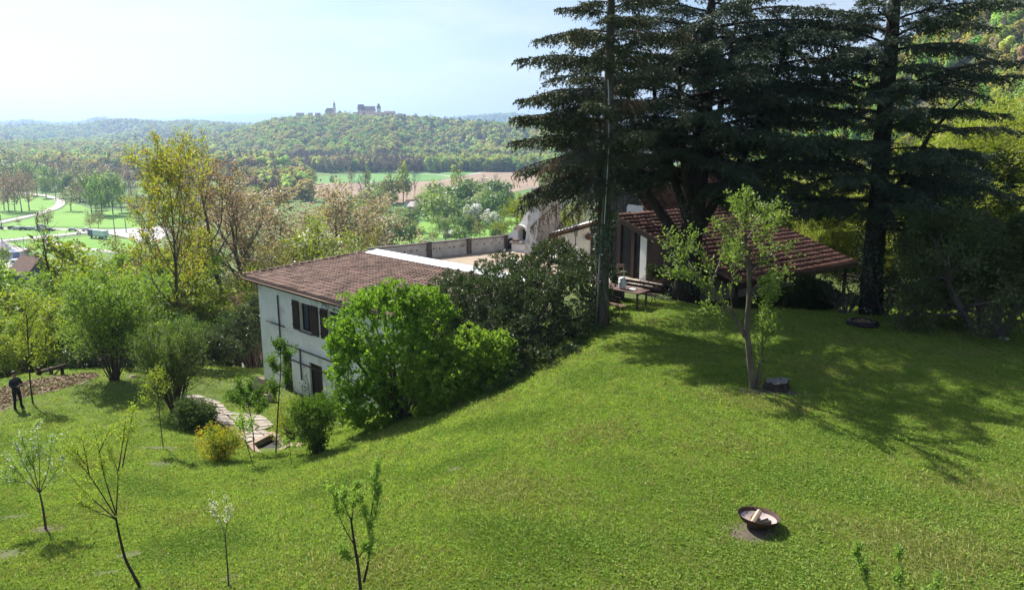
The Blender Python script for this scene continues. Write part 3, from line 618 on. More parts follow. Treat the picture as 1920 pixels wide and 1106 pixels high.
def gn_scatter(name, pts, kind, scale, rot, protos, label=None):
    me = bpy.data.meshes.new(name); me.from_pydata([tuple(p) for p in pts], [], [])
    for an, ty, da in (('kind', 'INT', kind), ('scl', 'FLOAT', scale), ('rot', 'FLOAT', rot)):
        at = me.attributes.new(an, ty, 'POINT'); at.data.foreach_set('value', np.asarray(da, np.int32 if ty == 'INT' else np.float32))
    o = bpy.data.objects.new(name, me); COL.objects.link(o); tag(o, label, kind='stuff')
    g = bpy.data.node_groups.new(name + '_scatter', 'GeometryNodeTree')
    g.interface.new_socket('Geometry', in_out='INPUT', socket_type='NodeSocketGeometry'); g.interface.new_socket('Geometry', in_out='OUTPUT', socket_type='NodeSocketGeometry')
    gi = g.nodes.new('NodeGroupInput'); go = g.nodes.new('NodeGroupOutput'); jn = g.nodes.new('GeometryNodeJoinGeometry'); L = g.links
    def attr(n, t):
        a = g.nodes.new('GeometryNodeInputNamedAttribute'); a.data_type = t; a.inputs['Name'].default_value = n; return a.outputs['Attribute']
    ak = attr('kind', 'INT'); asc = attr('scl', 'FLOAT'); ar = attr('rot', 'FLOAT')
    cz = g.nodes.new('ShaderNodeCombineXYZ'); L.new(ar, cz.inputs['Z'])
    for k, p in enumerate(protos):
        cmp_ = g.nodes.new('FunctionNodeCompare'); cmp_.data_type = 'INT'; cmp_.operation = 'EQUAL'; L.new(ak, cmp_.inputs[2]); cmp_.inputs[3].default_value = k
        oi = g.nodes.new('GeometryNodeObjectInfo'); oi.inputs['Object'].default_value = p
        ip = g.nodes.new('GeometryNodeInstanceOnPoints'); L.new(gi.outputs[0], ip.inputs['Points']); L.new(cmp_.outputs[0], ip.inputs['Selection']); L.new(oi.outputs['Geometry'], ip.inputs['Instance'])
        L.new(cz.outputs[0], ip.inputs['Rotation']); L.new(asc, ip.inputs['Scale']); L.new(ip.outputs[0], jn.inputs[0])
    L.new(jn.outputs[0], go.inputs[0]); md = o.modifiers.new('scatter', 'NODES'); md.node_group = g
    return o
def scatter_wood(name, label, N, u0, u1, y0, y1, probs, sc, zmin=None, seed=1, zmax=None, clump=True, powr=1.0, xy=None):
    rng = np.random.default_rng(seed)
    if xy is None:
        y = y0 + (y1 - y0) * rng.random(N) ** powr; u = rng.uniform(u0, u1, N); x = u * y
    else: x, y = xy(rng, N)
    z = HN(x, y)
    ok = np.ones(len(x), bool)
    if zmin is not None: ok &= z > zmin
    if zmax is not None: ok &= z < zmax
    x, y, z = x[ok], y[ok], z[ok]
    n = np.sin(x * .011 + y * .006) + np.sin(x * .023 - y * .017 + 2) + rng.normal(0, .8, len(x))
    cum = np.cumsum(probs); t = _sm((n + 2.4) / 4.8); k = np.searchsorted(cum, np.clip(t + rng.normal(0, .12, len(t)), 0, .999) * cum[-1])
    gn_scatter(name, np.c_[x, y, z - .5], np.clip(k, 0, len(PRO) - 1), rng.uniform(.75, 1.2, len(x)) * sc, rng.uniform(0, 6.28, len(x)), PRO, label)
P_MIX = [.38, .22, .08, .10, .21, .01]
scatter_wood('hillside_forest', 'mixed spring forest covering the castle hill', 7600, -.48, .10, 1180, 1960, P_MIX, 1.35, VALLEY + 2, 2)
scatter_wood('distant_forest', 'blue hazy forest on the ridges beyond the valley', 14500, -.98, .02, 1960, 3500, P_MIX, 1.75, VALLEY + 3, 3)
scatter_wood('distant_forest', 'farthest wooded ridges fading into the haze', 8000, -.98, .05, 4400, 5800, P_MIX, 2.2, VALLEY + 3, 5)
scatter_wood('bare_wood', 'purple grey bare wood at the foot of the castle hill', 1100, -.36, -.10, 930, 1200, [.03, .05, .06, .0, .03, .83], 1.15, None, 6)
scatter_wood('foot_wood', 'leafy wood along the foot of the castle hill', 700, -.13, .06, 960, 1230, [.4, .25, .05, .05, .2, .05], 1.15, None, 16)
scatter_wood('valley_wood', 'olive and brown wood filling the valley floor', 13000, -.98, -.30, 790, 2600, [.30, .34, .15, .03, .16, .02], 1.4, None, 7, powr=1.25)
scatter_wood('valley_wood', 'strip of wood behind the tall maple', 420, -.36, -.27, 520, 1000, [.25, .3, .2, .02, .15, .08], 1.0, None, 8)
def _rh(rng, N):
    x = rng.uniform(70, 480, N); y = rng.uniform(150, 560, N); return x, y
scatter_wood('hill_forest', 'steep forest on the near hill behind the bamboo', 3600, 0, 0, 0, 0, [.40, .2, .12, .05, .2, .03], .62, -28, 9, xy=_rh)
# ------------------------------------------------------------------ buildings
M_white = mat('white_render', (.87, .86, .83), (.77, .76, .73), scale=1.6, rough=.95, bump=.25, bscale=25, c3=(.45, .43, .38), scale3=.7, lo3=.62, hi3=.85)
M_stain = mat('stained_white_render', (.66, .65, .62), (.50, .49, .46), scale=2.2, rough=.95, bump=.3, bscale=20, c3=(.26, .25, .22), scale3=1.1, lo3=.56, hi3=.78)
M_tan = mat('tan_render', (.50, .44, .36), (.40, .35, .29), scale=2, rough=.95, bump=.3, bscale=18)
M_tile = mat('clay_tiles', (.28, .18, .14), (.17, .11, .085), scale=1.3, rough=.9, bump=.3, bscale=40, c3=(.10, .075, .06), scale3=2.2, lo3=.5, hi3=.75, island=.42)
M_tile_old = mat('old_clay_tiles', (.22, .105, .075), (.14, .07, .052), scale=1.1, rough=.9, bump=.3, bscale=40, c3=(.08, .055, .045), scale3=1.5, lo3=.5, hi3=.75, island=.4)
M_brown = mat('dark_brown_wood', (.055, .032, .022), (.032, .02, .015), scale=6, rough=.7, stretch=(1, 1, .2), bump=.2, bscale=30, island=.25)
M_board = mat('dark_grey_boards', (.085, .082, .085), (.05, .048, .052), scale=3, rough=.85, stretch=(1, 1, .15), island=.25)
M_oak = mat('weathered_wood', (.20, .135, .09), (.12, .08, .055), scale=4, rough=.85, stretch=(1, 1, .3), bump=.3, bscale=25, island=.2)
M_iron = mat('dark_iron', (.03, .028, .027), (.02, .019, .018), scale=8, rough=.55, metal=.6)
M_zinc = mat('white_flashing', (.78, .80, .82), (.68, .70, .73), scale=3, rough=.5)
M_gutter = mat('copper_brown_gutter', (.15, .075, .05), (.09, .05, .037), scale=6, rough=.5, metal=.3)
M_stone = mat('pale_paving_stone', (.37, .325, .275), (.28, .24, .205), scale=3, rough=.95, bump=.4, bscale=25, island=.2)
M_coping = mat('dark_coping', (.15, .14, .125), (.09, .085, .078), scale=3, rough=.9, bump=.3)
M_terrace = mat('terrace_floor', (.36, .29, .22), (.30, .235, .18), scale=1.5, rough=.95, c3=(.24, .19, .15), scale3=.6, lo3=.5, hi3=.8)
M_curtain = mat('pale_curtain', (.72, .74, .78), (.60, .62, .66), scale=8, rough=.9)
M_interior = mat('dark_interior', (.05, .045, .04), (.035, .03, .028), rough=.95)
def glassmat(name, tint, tr):
    m, nt, N, L, P = _nt(name)
    P.inputs['Base Color'].default_value = (*tint, 1); P.inputs['Roughness'].default_value = .04; P.inputs['Specular IOR Level'].default_value = .6
    t = N.new('ShaderNodeBsdfTransparent'); t.inputs['Color'].default_value = (.9, .93, .95, 1); x = N.new('ShaderNodeMixShader'); x.inputs[0].default_value = tr
    L.new(P.outputs[0], x.inputs[1]); L.new(t.outputs[0], x.inputs[2]); L.new(x.outputs[0], N['Material Output'].inputs['Surface']); return m
M_glass = glassmat('window_glass', (.05, .06, .07), .6)
class Plane:
    """a vertical wall plane: origin on the ground plan, direction e; hit(px, py) gives (along, height) of the point seen there"""
    def __init__(s, o, e): s.o = np.array([o[0], o[1], 0.0]); s.e = nrm([e[0], e[1], 0]); s.n = np.array([s.e[1], -s.e[0], 0])
    def hit(s, px, py):
        d = ray(px, py); c = np.array([0, 0, CZ]); t = ((s.o - c) @ s.n) / (d @ s.n); p = c + d * t; return (p - s.o) @ s.e, p[2]
    def P(s, u, z, out=0.0): return s.o + s.e * u + s.n * out + np.array([0, 0, z])
def wall_holes(mb, pl, u0, u1, z0, z1, holes, th, m=0, out=0.0):
    us = sorted({u0, u1, *[h[0] for h in holes], *[h[1] for h in holes]}); zs = sorted({z0, z1, *[h[2] for h in holes], *[h[3] for h in holes]})
    for a, b in zip(us[:-1], us[1:]):
        for c, d in zip(zs[:-1], zs[1:]):
            if any(h[0] - 1e-6 <= a and b <= h[1] + 1e-6 and h[2] - 1e-6 <= c and d <= h[3] + 1e-6 for h in holes): continue
            mb.prism([pl.P(a, c, out), pl.P(b, c, out), pl.P(b, d, out), pl.P(a, d, out)], -pl.n * th, m)
def tile_mesh(name, w, l, m, rise=.065, lift=.062):
    """one barrel tile: lies along +Y (up the slope), crown up, its lower end lifted over the course below"""
    mb = MB(); a = np.linspace(0, math.pi, 6); xs = -np.cos(a) * w * .5; zs = np.sin(a) * rise
    V = [(x, 0, z + lift) for x, z in zip(xs, zs)] + [(x * .94, l, z * .9 + .002) for x, z in zip(xs, zs)] + [(x * .9, .004, z - .0) for x, z in zip(xs, zs * .7)]
    F = [(i, i+1, 7+i, 6+i) for i in range(5)] + [(12+i, 13+i, i+1, i) for i in range(5)]
    mb.add(V, F, 0, True); me = mb.build(name, m); d = me.data; bpy.data.objects.remove(me); return d
def tile_roof(parent, org, O, u, v, nu, nv, wu, lv, tm, m, want, under=None):
    """a field of tiles: those in `want` are pieces of their own, the rest one joined part"""
    u = nrm(u); v = nrm(v); n = np.cross(u, v); V0 = np.array([q.co for q in tm.vertices]); F0 = [tuple(p.vertices) for p in tm.polygons]
    rng = np.random.default_rng(5); rest = MB(); cand = []
    for j in range(nv):
        for i in range(nu):
            c = O + u * (wu * (i + .5)) + v * (lv * j)
            cand.append((c, rng.normal(0, .012, 3), rng.normal(0, .006)))
    order = sorted(range(len(cand)), key=lambda k: want(cand[k][0])); own = {k for k in order[:300] if want(cand[k][0]) < 1e5}
    for k, (c, t, s) in enumerate(cand):
        uu = nrm(u + n * t[0] + v * t[1]); vv = nrm(v + n * t[2] - u * t[1]); nn = np.cross(uu, vv)
        if k in own:
            M = Matrix.Identity(4)
            for a in range(3): M[a][0], M[a][1], M[a][2], M[a][3] = uu[a], vv[a], nn[a], (c - org)[a] + n[a] * s
            piece(tm, 'roof_tile', parent, M)
        else: rest.add(c + V0[:, :1] * uu + V0[:, 1:2] * vv + V0[:, 2:] * nn + n * s, F0, 0, True)
    if rest.n: tag(rest.build('roof_tiles', m, parent, org), kind='stuff')

# ---- the white house below, let into the bank
e1 = nrm([.711, -.703, 0]); e2 = nrm([.703, .711, 0]); UPZ = np.array([0, 0, 1.0])
GA = np.array([-15.0, 41.1, -.28]); GLEN, GDEP = 14.2, 8.5; rise = .42
gh = thing('white_house', 'white rendered house with tiled lean roof and brown shutters let into the bank', 'house', GA + e1 * 7 + e2 * 4 + UPZ * -6)
GO = np.array(gh.location)
FA = Plane(GA + e1 * .55 + e2 * .5, e1)
def rect(pl, x0, y0, x1, y1):
    a = pl.hit(x0, y0); b = pl.hit(x1, y1); c = pl.hit(x0, y1); d = pl.hit(x1, y0)
    return min(a[0], c[0]), max(b[0], d[0]), (b[1] + c[1]) / 2, (a[1] + d[1]) / 2
w1 = rect(FA, 566, 581, 592, 640); w1 = (w1[0], w1[0] + 1.15, -2.55, -1.05)
w2 = (w1[0] + 2.75, w1[0] + 3.9, -2.55, -1.05)
s_d1 = FA.hit(532, 700)[0]; s_d2 = FA.hit(582, 720)[0]
d1 = (s_d1, s_d1 + .95, -6.4, -4.15); d2 = (s_d2, s_d2 + 1.25, -6.4, -4.15)
gl = MB(); wall_holes(gl, FA, 0, GLEN - 1.1, -6.9, -.46, [w1, w2, d1, d2], .35)
gl.build('front_wall', M_white, gh, GO)
sw = MB(); cor = FA.P(0, 0); cr_ = FA.P(GLEN - 1.1, 0)
for base, h1 in ((cor + e1 * .001, 0), (cr_ - e1 * .351, 0)):
    b = base + e2 * .352; sw.prism([b + UPZ * -6.9, b + e1 * .35 + UPZ * -6.9, b + e1 * .35 + UPZ * -.46, b + UPZ * -.46], e2 * 7.3)
bk = cor + e2 * 7.66; sw.prism([bk + UPZ * -6.9, bk + e1 * (GLEN - 1.1) + UPZ * -6.9, bk + e1 * (GLEN - 1.1) + UPZ * -.2, bk + UPZ * -.2], e2 * .35)
sw.build('side_wall', M_white, gh, GO)
MB().prism([cor + e2 * .4 + e1 * .4 + UPZ * -3.7, cor + e2 * .4 + e1 * 12.6 + UPZ * -3.7, cor + e2 * 7.6 + e1 * 12.6 + UPZ * -3.7, cor + e2 * 7.6 + e1 * .4 + UPZ * -3.7], UPZ * .2).build('upper_floor', M_interior, gh, GO)
RV = nrm(e2 * GDEP + UPZ * rise); RN = np.cross(e1, RV)
# roof deck, fascia, gutter
dk = MB(); dk.prism([GA + RN * -.1, GA + e1 * GLEN + RN * -.1, GA + e1 * GLEN + RV * GDEP + RN * -.1, GA + RV * GDEP + RN * -.1], RN * .08); dk.build('roof_deck', M_brown, gh, GO)
fb = MB(); fb.bar(GA - e2 * .03 + UPZ * -.12, GA - e2 * .03 + e1 * GLEN + UPZ * -.12, .04, .2); fb.bar(GA - e1 * .03 + UPZ * -.1, GA - e1 * .03 + RV * GDEP + UPZ * -.1, .04, .2); fb.build('fascia', M_brown, gh, GO)
gt = MB(); an = np.linspace(math.pi, 2 * math.pi, 7); gp = [(-e2 * (.12 + .075 * math.cos(a)) + UPZ * (.075 * math.sin(a) - .05)) for a in an]
for k in range(6):
    a, b = GA + gp[k] - e1 * .05, GA + gp[k + 1] - e1 * .05; gt.add([a, b, b + e1 * (GLEN + .1), a + e1 * (GLEN + .1)], [(0, 1, 2, 3)], 0, True)
go_ = gt.build('gutter', M_gutter, gh, GO); go_.modifiers.new('thick', 'SOLIDIFY').thickness = .012
ds = FA.hit(655, 592)[0]; dp = MB(); q = FA.P(ds, 0); dp.tube([q - e2 * .62 + UPZ * -.4, q - e2 * .6 + UPZ * -.55, q - e2 * .1 + UPZ * -.85, q - e2 * .08 + UPZ * -1.2, q - e2 * .08 + UPZ * -6.3], .045, 8); dp.build('downpipe', M_zinc, gh, GO)
TM = tile_mesh('roof_tile', .235, .46, M_tile)
def want_g(c):
    x, y = proj(c); return abs(x - 560) + 2 * abs(y - 515) if x < 830 and not (x > 660 and y > 545) else 1e6
tile_roof(gh, GO, GA + RN * .0, e1, RV, int(GLEN / .29), 21, .29, GDEP / 21, TM, M_tile, want_g)
VT = tile_mesh('verge_tile', .28, .54, M_tile, .12)
for k in range(17):   # the capping tiles up the verge, each overlapping the one below
    c = GA - e1 * .0 + RV * (GDEP / 17 * k) + RN * .05; vv = nrm(RV + RN * -.05); nn = np.cross(e1, vv)
    M = Matrix.Identity(4)
    for a in range(3): M[a][0], M[a][1], M[a][2], M[a][3] = e1[a], vv[a], nn[a], (c - GO)[a]
    piece(VT, 'verge_tile', gh, M)
fl = MB(); q0 = GA + RV * (GDEP - .55) + RN * .09; fl.prism([q0 + e1 * .15, q0 + e1 * (GLEN + .05), q0 + e1 * (GLEN + .05) + RV * .85 + RN * .1, q0 + e1 * .15 + RV * .85 + RN * .1], RN * .02); fl.build('flashing', M_zinc, gh, GO)
ub = MB(); b0 = GA + RV * (GDEP + .12); ub.bar(b0 + UPZ * -.25 + e1 * -.2, b0 + UPZ * -.25 + e1 * (GLEN + .3), .2, .75); ub.build('upstand', M_stain, gh, GO)
uc = MB(); uc.bar(b0 + UPZ * .155 + e1 * -.25 + e2 * .05, b0 + UPZ * .155 + e1 * (GLEN + .35) + e2 * .05, .36, .05); uc.build('coping', M_coping, gh, GO)
# windows with plank shutters
def shutter(u0, u1, z0, z1, lab=None):
    s = MB(); n = 4; wd = (u1 - u0) / n
    sh = thing('shutter', None, None, (0, 0, 0)); sh.parent = gh
    for i in range(n): piece_m = MB(); piece_m.prism([FA.P(u0 + wd * i + .008, z0, .09), FA.P(u0 + wd * (i + 1) - .008, z0, .09), FA.P(u0 + wd * (i + 1) - .008, z1, .09), FA.P(u0 + wd * i + .008, z1, .09)], -FA.n * .035); piece_m.build('plank', M_brown, sh, GO)
    for zz in (z0 + .2, z1 - .28):
        t = MB(); t.prism([FA.P(u0 + .02, zz, .125), FA.P(u1 - .02, zz, .125), FA.P(u1 - .02, zz + .1, .125), FA.P(u0 + .02, zz + .1, .125)], -FA.n * .033); t.build('batten', M_brown, sh, GO)
    h = MB()
    for zz in (z0 + .25, z1 - .23): h.bar(FA.P(u1 if lab else u0, zz, .06), FA.P(u1 if lab else u0, zz, .14), .03, .03)
    h.build('hinge', M_iron, sh, GO)
def window(pl, w, par, org, frame=M_brown, curtain=True, th=.35):
    u0, u1, z0, z1 = w; f = MB(); b = .07
    for a, c in (((u0, z0), (u0 + b, z1)), ((u1 - b, z0), (u1, z1)), ((u0 + b, z0), (u1 - b, z0 + b)), ((u0 + b, z1 - b), (u1 - b, z1)), (((u0 + u1) / 2 - b / 2, z0 + b), ((u0 + u1) / 2 + b / 2, z1 - b))):
        f.prism([pl.P(a[0], a[1], -.12), pl.P(c[0], a[1], -.12), pl.P(c[0], c[1], -.12), pl.P(a[0], c[1], -.12)], -pl.n * .07)
    fo = f.build('window', frame, par, org)
    for a, c in ((u0 + b, (u0 + u1) / 2 - b / 2), ((u0 + u1) / 2 + b / 2, u1 - b)):
        MB().prism([pl.P(a, z0 + b, -.15), pl.P(c, z0 + b, -.15), pl.P(c, z1 - b, -.15), pl.P(a, z1 - b, -.15)], -pl.n * .01).build('pane', M_glass, fo)
        fo.children[-1].parent = fo
        m_ = fo.children[-1].data; vs = np.array([v.co for v in m_.vertices]) - org; m_.vertices.foreach_set('co', vs.astype(np.float32).ravel())
        if curtain:
            cu = MB(); n = 14; us = np.linspace(a, c, n); pts = [pl.P(x, z0 + b, -.24 - .025 * (i % 2)) for i, x in enumerate(us)] + [pl.P(x, z1 - b, -.24 - .025 * (i % 2)) for i, x in enumerate(us)]
            cu.add(pts, [(i, i + 1, n + i + 1, n + i) for i in range(n - 1)], 0, True); cu.build('curtain', M_curtain, fo, org)
    si = MB(); si.prism([pl.P(u0 - .05, z0 - .06, .1), pl.P(u1 + .05, z0 - .06, .1), pl.P(u1 + .05, z0 - .005, .1), pl.P(u0 - .05, z0 - .005, .1)], -pl.n * .22); si.build('sill', M_coping, fo, org)
    return fo
window(FA, w1, gh, GO); window(FA, w2, gh, GO)
for w in (w1, w2):
    shutter(w[0] - .68, w[0] - .02, w[2] - .02, w[3] + .04, True); shutter(w[1] + .02, w[1] + .68, w[2] - .02, w[3] + .04)
def door(pl, w, par, org):
    u0, u1, z0, z1 = w; f = MB()
    for a, c in (((u0, z0), (u0 + .08, z1)), ((u1 - .08, z0), (u1, z1)), ((u0 + .08, z1 - .08), (u1 - .08, z1))): f.prism([pl.P(a[0], a[1], -.1), pl.P(c[0], a[1], -.1), pl.P(c[0], c[1], -.1), pl.P(a[0], c[1], -.1)], -pl.n * .1)
    fo = f.build('door', M_brown, par, org); n = 5; ww = (u1 - u0 - .16) / n
    for i in range(n):
        a = u0 + .08 + ww * i; MB().prism([pl.P(a + .005, z0, -.14), pl.P(a + ww - .005, z0, -.14), pl.P(a + ww - .005, z1 - .08, -.14), pl.P(a + .005, z1 - .08, -.14)], -pl.n * .04).build('plank', M_brown, fo, org)
    MB().lathe([(0, -.03), (.03, -.02), (.03, .02), (0, .03)], pl.P(u1 - .16, z0 + 1.0, -.1), 8).build('handle', M_iron, fo, org)
door(FA, d1, gh, GO); door(FA, d2, gh, GO)
# the dark climbing laths on the front
for i, (a, b) in enumerate([((522, 553), (529, 652)), ((502, 600), (537, 612)), ((522, 638), (640, 682)), ((564, 653), (569, 735)), ((547, 672), (640, 705))]):
    q0, q1 = FA.hit(*a), FA.hit(*b); t = MB()
    if abs(q1[0] - q0[0]) < 1: q1 = (q0[0], q1[1])
    else: q1 = (q1[0], q0[1])
    if i == 3: q1 = (q0[0], -5.3)
    o_ = .065 if i in (0, 3) else .115
    t.bar(FA.P(q0[0], q0[1], o_), FA.P(q1[0], q1[1], o_), .05, .07, up=FA.n); t.build('climbing_lath', M_board, gh, GO)
lamp = MB(); q = FA.hit(572, 687); lamp.lathe([(0, -.08), (.07, -.05), (.085, 0), (.07, .06), (0, .08)], FA.P(q[0], q[1], .1), 12); lamp.bar(FA.P(q[0], q[1], 0), FA.P(q[0], q[1], .1), .04, .04); lamp.build('wall_lamp', M_curtain, gh, GO)

# ---- the terrace between the two houses
TZ = -.6
tb_ = GA + e2 * (GDEP + .24)
tp = [tb_[:2] + e1[:2] * -.2, (-.2, 53.6), (4.0, 51.0), (6.2, 46.5), (5.6, 39.6), tuple((tb_ + e1 * 14.4)[:2])]
te = MB(); te.prism([(p[0], p[1], TZ) for p in tp], (0, 0, -5.0)); tag(te.build('terrace', M_terrace), kind='structure')
E0 = at_z(952, 468, TZ); PB = GA + RV * GDEP + e1 * .1; pd = nrm([E0[0] - PB[0], E0[1] - PB[1], 0]); PLEN = math.hypot(E0[0] - PB[0], E0[1] - PB[1])
pw = thing('terrace_wall', 'stained white parapet wall with dark coping and piers round the terrace', 'wall', (PB[0], PB[1], TZ))
PO = np.array(pw.location); Ppl = Plane(PB, pd)
holes = []
mbw = MB(); mbw.prism([Ppl.P(0, TZ - .4), Ppl.P(PLEN, TZ - .4), Ppl.P(PLEN, .36), Ppl.P(0, .36)], -Ppl.n * .24); mbw.build('wall_panel', M_stain, pw, PO)
mbw = MB(); mbw.prism([Ppl.P(-.1, .362, .05), Ppl.P(PLEN, .362, .05), Ppl.P(PLEN, .43, .05), Ppl.P(-.1, .43, .05)], -Ppl.n * .34); mbw.build('coping', M_coping, pw, PO)
for px in (804, 879, 949):
    u = Ppl.hit(px, 455)[0]; m_ = MB(); m_.prism([Ppl.P(u - .17, TZ, .1), Ppl.P(u + .17, TZ, .1), Ppl.P(u + .17, .5, .1), Ppl.P(u - .17, .5, .1)], -Ppl.n * .44); m_.build('pier', M_coping, pw, PO)
rg = np.random.default_rng(3)
for i in range(16):
    u = .8 + (PLEN - 1.4) * (i + rg.uniform(.2, .8)) / 16; m_ = MB(); m_.prism([Ppl.P(u + .05 * math.cos(a), -.02 + .06 * math.sin(a), .012) for a in np.linspace(0, 6.28, 7)[:-1]], -Ppl.n * .03); m_.build('drain_hole', M_interior, pw, PO)

# ---- the open-air fireplace at the end of the terrace wall
g1 = nrm([.80, -.60, 0]); FP = Plane(E0[:2] + np.array([0.05, -.1]), g1)
fp = thing('garden_fireplace', 'white sweeping outdoor fireplace with arched hearth and tapering chimney', 'fireplace', FP.P(1.2, TZ)); FO = np.array(fp.location)
def fpx(px, py): return FP.hit(px, py)
arch_l, arch_r = fpx(971, 440)[0], fpx(988, 440)[0]; arch_b, arch_t = fpx(980, 452)[1], fpx(980, 426)[1]
sw_px = [(951, 441), (958, 436), (968, 428), (976, 417), (984, 402), (990, 388), (994, 372), (997, 352)]
sw_uz = [fpx(*p) for p in sw_px]; ctop = sw_uz[-1][1]
uR = fpx(1014, 440)[0]
# body with a real arched hole: columns of quads left, under, over and right of the arch
body = MB()
def fpr(poly, out, th, m=0): body.prism([FP.P(u, z, out) for u, z in poly], -FP.n * th, m)
ua = [sw_uz[0][0]] + [q[0] for q in sw_uz[1:]]
def top_at(u): return float(np.interp(u, [q[0] for q in sw_uz], [q[1] for q in sw_uz]))
cuts = sorted({0.0 + ua[0], arch_l, arch_r, uR, *[u for u in ua if u < uR], *np.linspace(arch_l, arch_r, 7)})
for a, b in zip(cuts[:-1], cuts[1:]):
    ta, tb2 = top_at(a), top_at(b); mid = (a + b) / 2
    if arch_l - 1e-6 < mid < arch_r + 1e-6:
        ra = lambda u: arch_t - .35 * (arch_r - arch_l) * (1 - math.sqrt(max(0, 1 - ((u - (arch_l + arch_r) / 2) / ((arch_r - arch_l) / 2)) ** 2)))
        fpr([(a, TZ - .2), (b, TZ - .2), (b, arch_b), (a, arch_b)], 0, .8); fpr([(a, ra(a)), (b, ra(b)), (b, tb2), (a, ta)], 0, .8)
    else: fpr([(a, TZ - .2), (b, TZ - .2), (b, tb2), (a, ta)], 0, .8)
fpr([(arch_l - .05, arch_b - .05), (arch_r + .05, arch_b - .05), (arch_r + .05, arch_t + .05), (arch_l - .05, arch_t + .05)], -.6, .3, 1)
body.build('body', [M_white, M_interior], fp, FO)
ho_ = MB(); n = 9; aa = np.linspace(0, math.pi, n); cu_, w_ = (arch_l + arch_r) / 2, (arch_r - arch_l) / 2
for k in range(n - 1):
    p = [(cu_ + math.cos(aa[k]) * (w_ + .22), arch_t - .22 + math.sin(aa[k]) * .40), (cu_ + math.cos(aa[k+1]) * (w_ + .22), arch_t - .22 + math.sin(aa[k+1]) * .40), (cu_ + math.cos(aa[k+1]) * (w_ + .08), arch_t - .22 + math.sin(aa[k+1]) * .30), (cu_ + math.cos(aa[k]) * (w_ + .08), arch_t - .22 + math.sin(aa[k]) * .30)]
    ho_.prism([FP.P(u, z, .32) for u, z in p], -FP.n * .318)
ho_.build('arch_hood', M_stain, fp, FO)
hs_ = MB(); l0, l1_ = fpx(963, 455)[0], fpx(997, 455)[0]; hs_.prism([FP.P(l0, arch_b - .16, .5), FP.P(l1_, arch_b - .16, .5), FP.P(l1_, arch_b - .04, .5), FP.P(l0, arch_b - .04, .5)], -FP.n * .495); hs_.build('hearth_slab', M_stone, fp, FO)
hb = MB(); hb.prism([FP.P(l0 + .1, TZ, .38), FP.P(l1_, TZ, .38), FP.P(l1_, arch_b - .162, .38), FP.P(l0 + .1, arch_b - .162, .38)], -FP.n * .377); hb.build('hearth_base', M_white, fp, FO)
bt = MB(); b0_, b1_ = fpx(994, 470)[0], fpx(1014, 470)[0]; t0_, t1_ = fpx(998, 380)[0], fpx(1017, 380)[0]
bt.add([FP.P(b0_, TZ, .75), FP.P(b1_, TZ, .75), FP.P(b1_ + .15, TZ, -.75), FP.P(b0_, TZ, -.75), FP.P(t0_, ctop, .1), FP.P(t1_, ctop, .1), FP.P(t1_ + .02, ctop, -.72), FP.P(t0_, ctop, -.72)], [(3,2,1,0), (4,5,6,7), (0,1,5,4), (1,2,6,5), (2,3,7,6), (3,0,4,7)])
bt.build('chimney_buttress', M_stain, fp, FO)
ch = MB(); c0 = FP.P(t1_ + .021, 0, -.1)[:3]; sd = [(b1_ + .02, TZ, .05), (b1_ + 1.45, TZ, .05), (b1_ + 1.45, TZ, -.8), (b1_ + .02, TZ, -.8)]; tp2 = [(t1_ + .03, ctop - .1, -.1), (t1_ + .8, ctop - .1, -.1), (t1_ + .8, ctop - .1, -.7), (t1_ + .03, ctop - .1, -.7)]
ch.add([FP.P(a, z, o) for a, z, o in sd + tp2], [(3,2,1,0), (4,5,6,7), (0,1,5,4), (1,2,6,5), (2,3,7,6), (3,0,4,7)]); ch.build('chimney_flank', M_tan, fp, FO)
nc = MB(); n0, n1 = fpx(953, 460)[0], fpx(965, 460)[0]; nz0, nz1 = TZ + .05, fpx(959, 446)[1]
nc.prism([FP.P(u, z, .012) for u, z in [(n0, nz0), (n1, nz0), (n1, nz1 - .2)] + [((n0 + n1) / 2 + math.cos(a) * (n1 - n0) / 2, nz1 - .2 + math.sin(a) * .2) for a in np.linspace(.3, math.pi - .3, 6)] + [(n0, nz1 - .2)]], -FP.n * .1); nc.build('wood_niche', M_interior, fp, FO)
sl = MB(); s0 = fpx(996, 402); s1_ = fpx(1000, 430); sl.prism([FP.P(s0[0], s1_[1], .42), FP.P(s0[0] + .16, s1_[1], .42), FP.P(s0[0] + .16, s0[1], .42), FP.P(s0[0], s0[1], .42)], -FP.n * .4); sl.build('flue_slot', M_tan, fp, FO)
for k, (px, py) in enumerate([(969, 451)]):
    q = fpx(px, py); b = MB(); b.box((0, 0, .08), (.45, .2, .16)); o = b.build('brick', M_tile, loc=tuple(FP.P(q[0] + .1, arch_b - .04, .3))); o.rotation_euler = (0, 0, math.atan2(g1[1], g1[0])); tag(o, 'stray red brick left on the ledge of the white fireplace', 'brick')
# ---- the outhouse with its sloping roof edge
OW = Plane(at_z(1045, 482, TZ)[:2] + np.array([0, -2.0]), (1, .05))
ow = thing('outhouse', 'small white outhouse with a sloping dark roof beside the fireplace', 'outhouse', OW.P(1.2, TZ)); OO = np.array(ow.location)
qa, qb = OW.hit(1043, 434), OW.hit(1117, 413)
MB().prism([OW.P(qa[0], TZ - .2), OW.P(qb[0], TZ - .2), OW.P(qb[0], qb[1] - .25), OW.P(qa[0], qa[1] - .25)], -OW.n * 2.0).build('wall', M_white, ow, OO)
MB().prism([OW.P(qa[0] - .5, qa[1] - .38, .3), OW.P(qb[0] + .2, qb[1] - .21, .3), OW.P(qb[0] + .2, qb[1] + .06, .3), OW.P(qa[0] - .5, qa[1] - .12, .3)], -OW.n * 4.5 + np.array([0, 0, -1.3])).build('roof', M_brown, ow, OO)
nt_ = 16
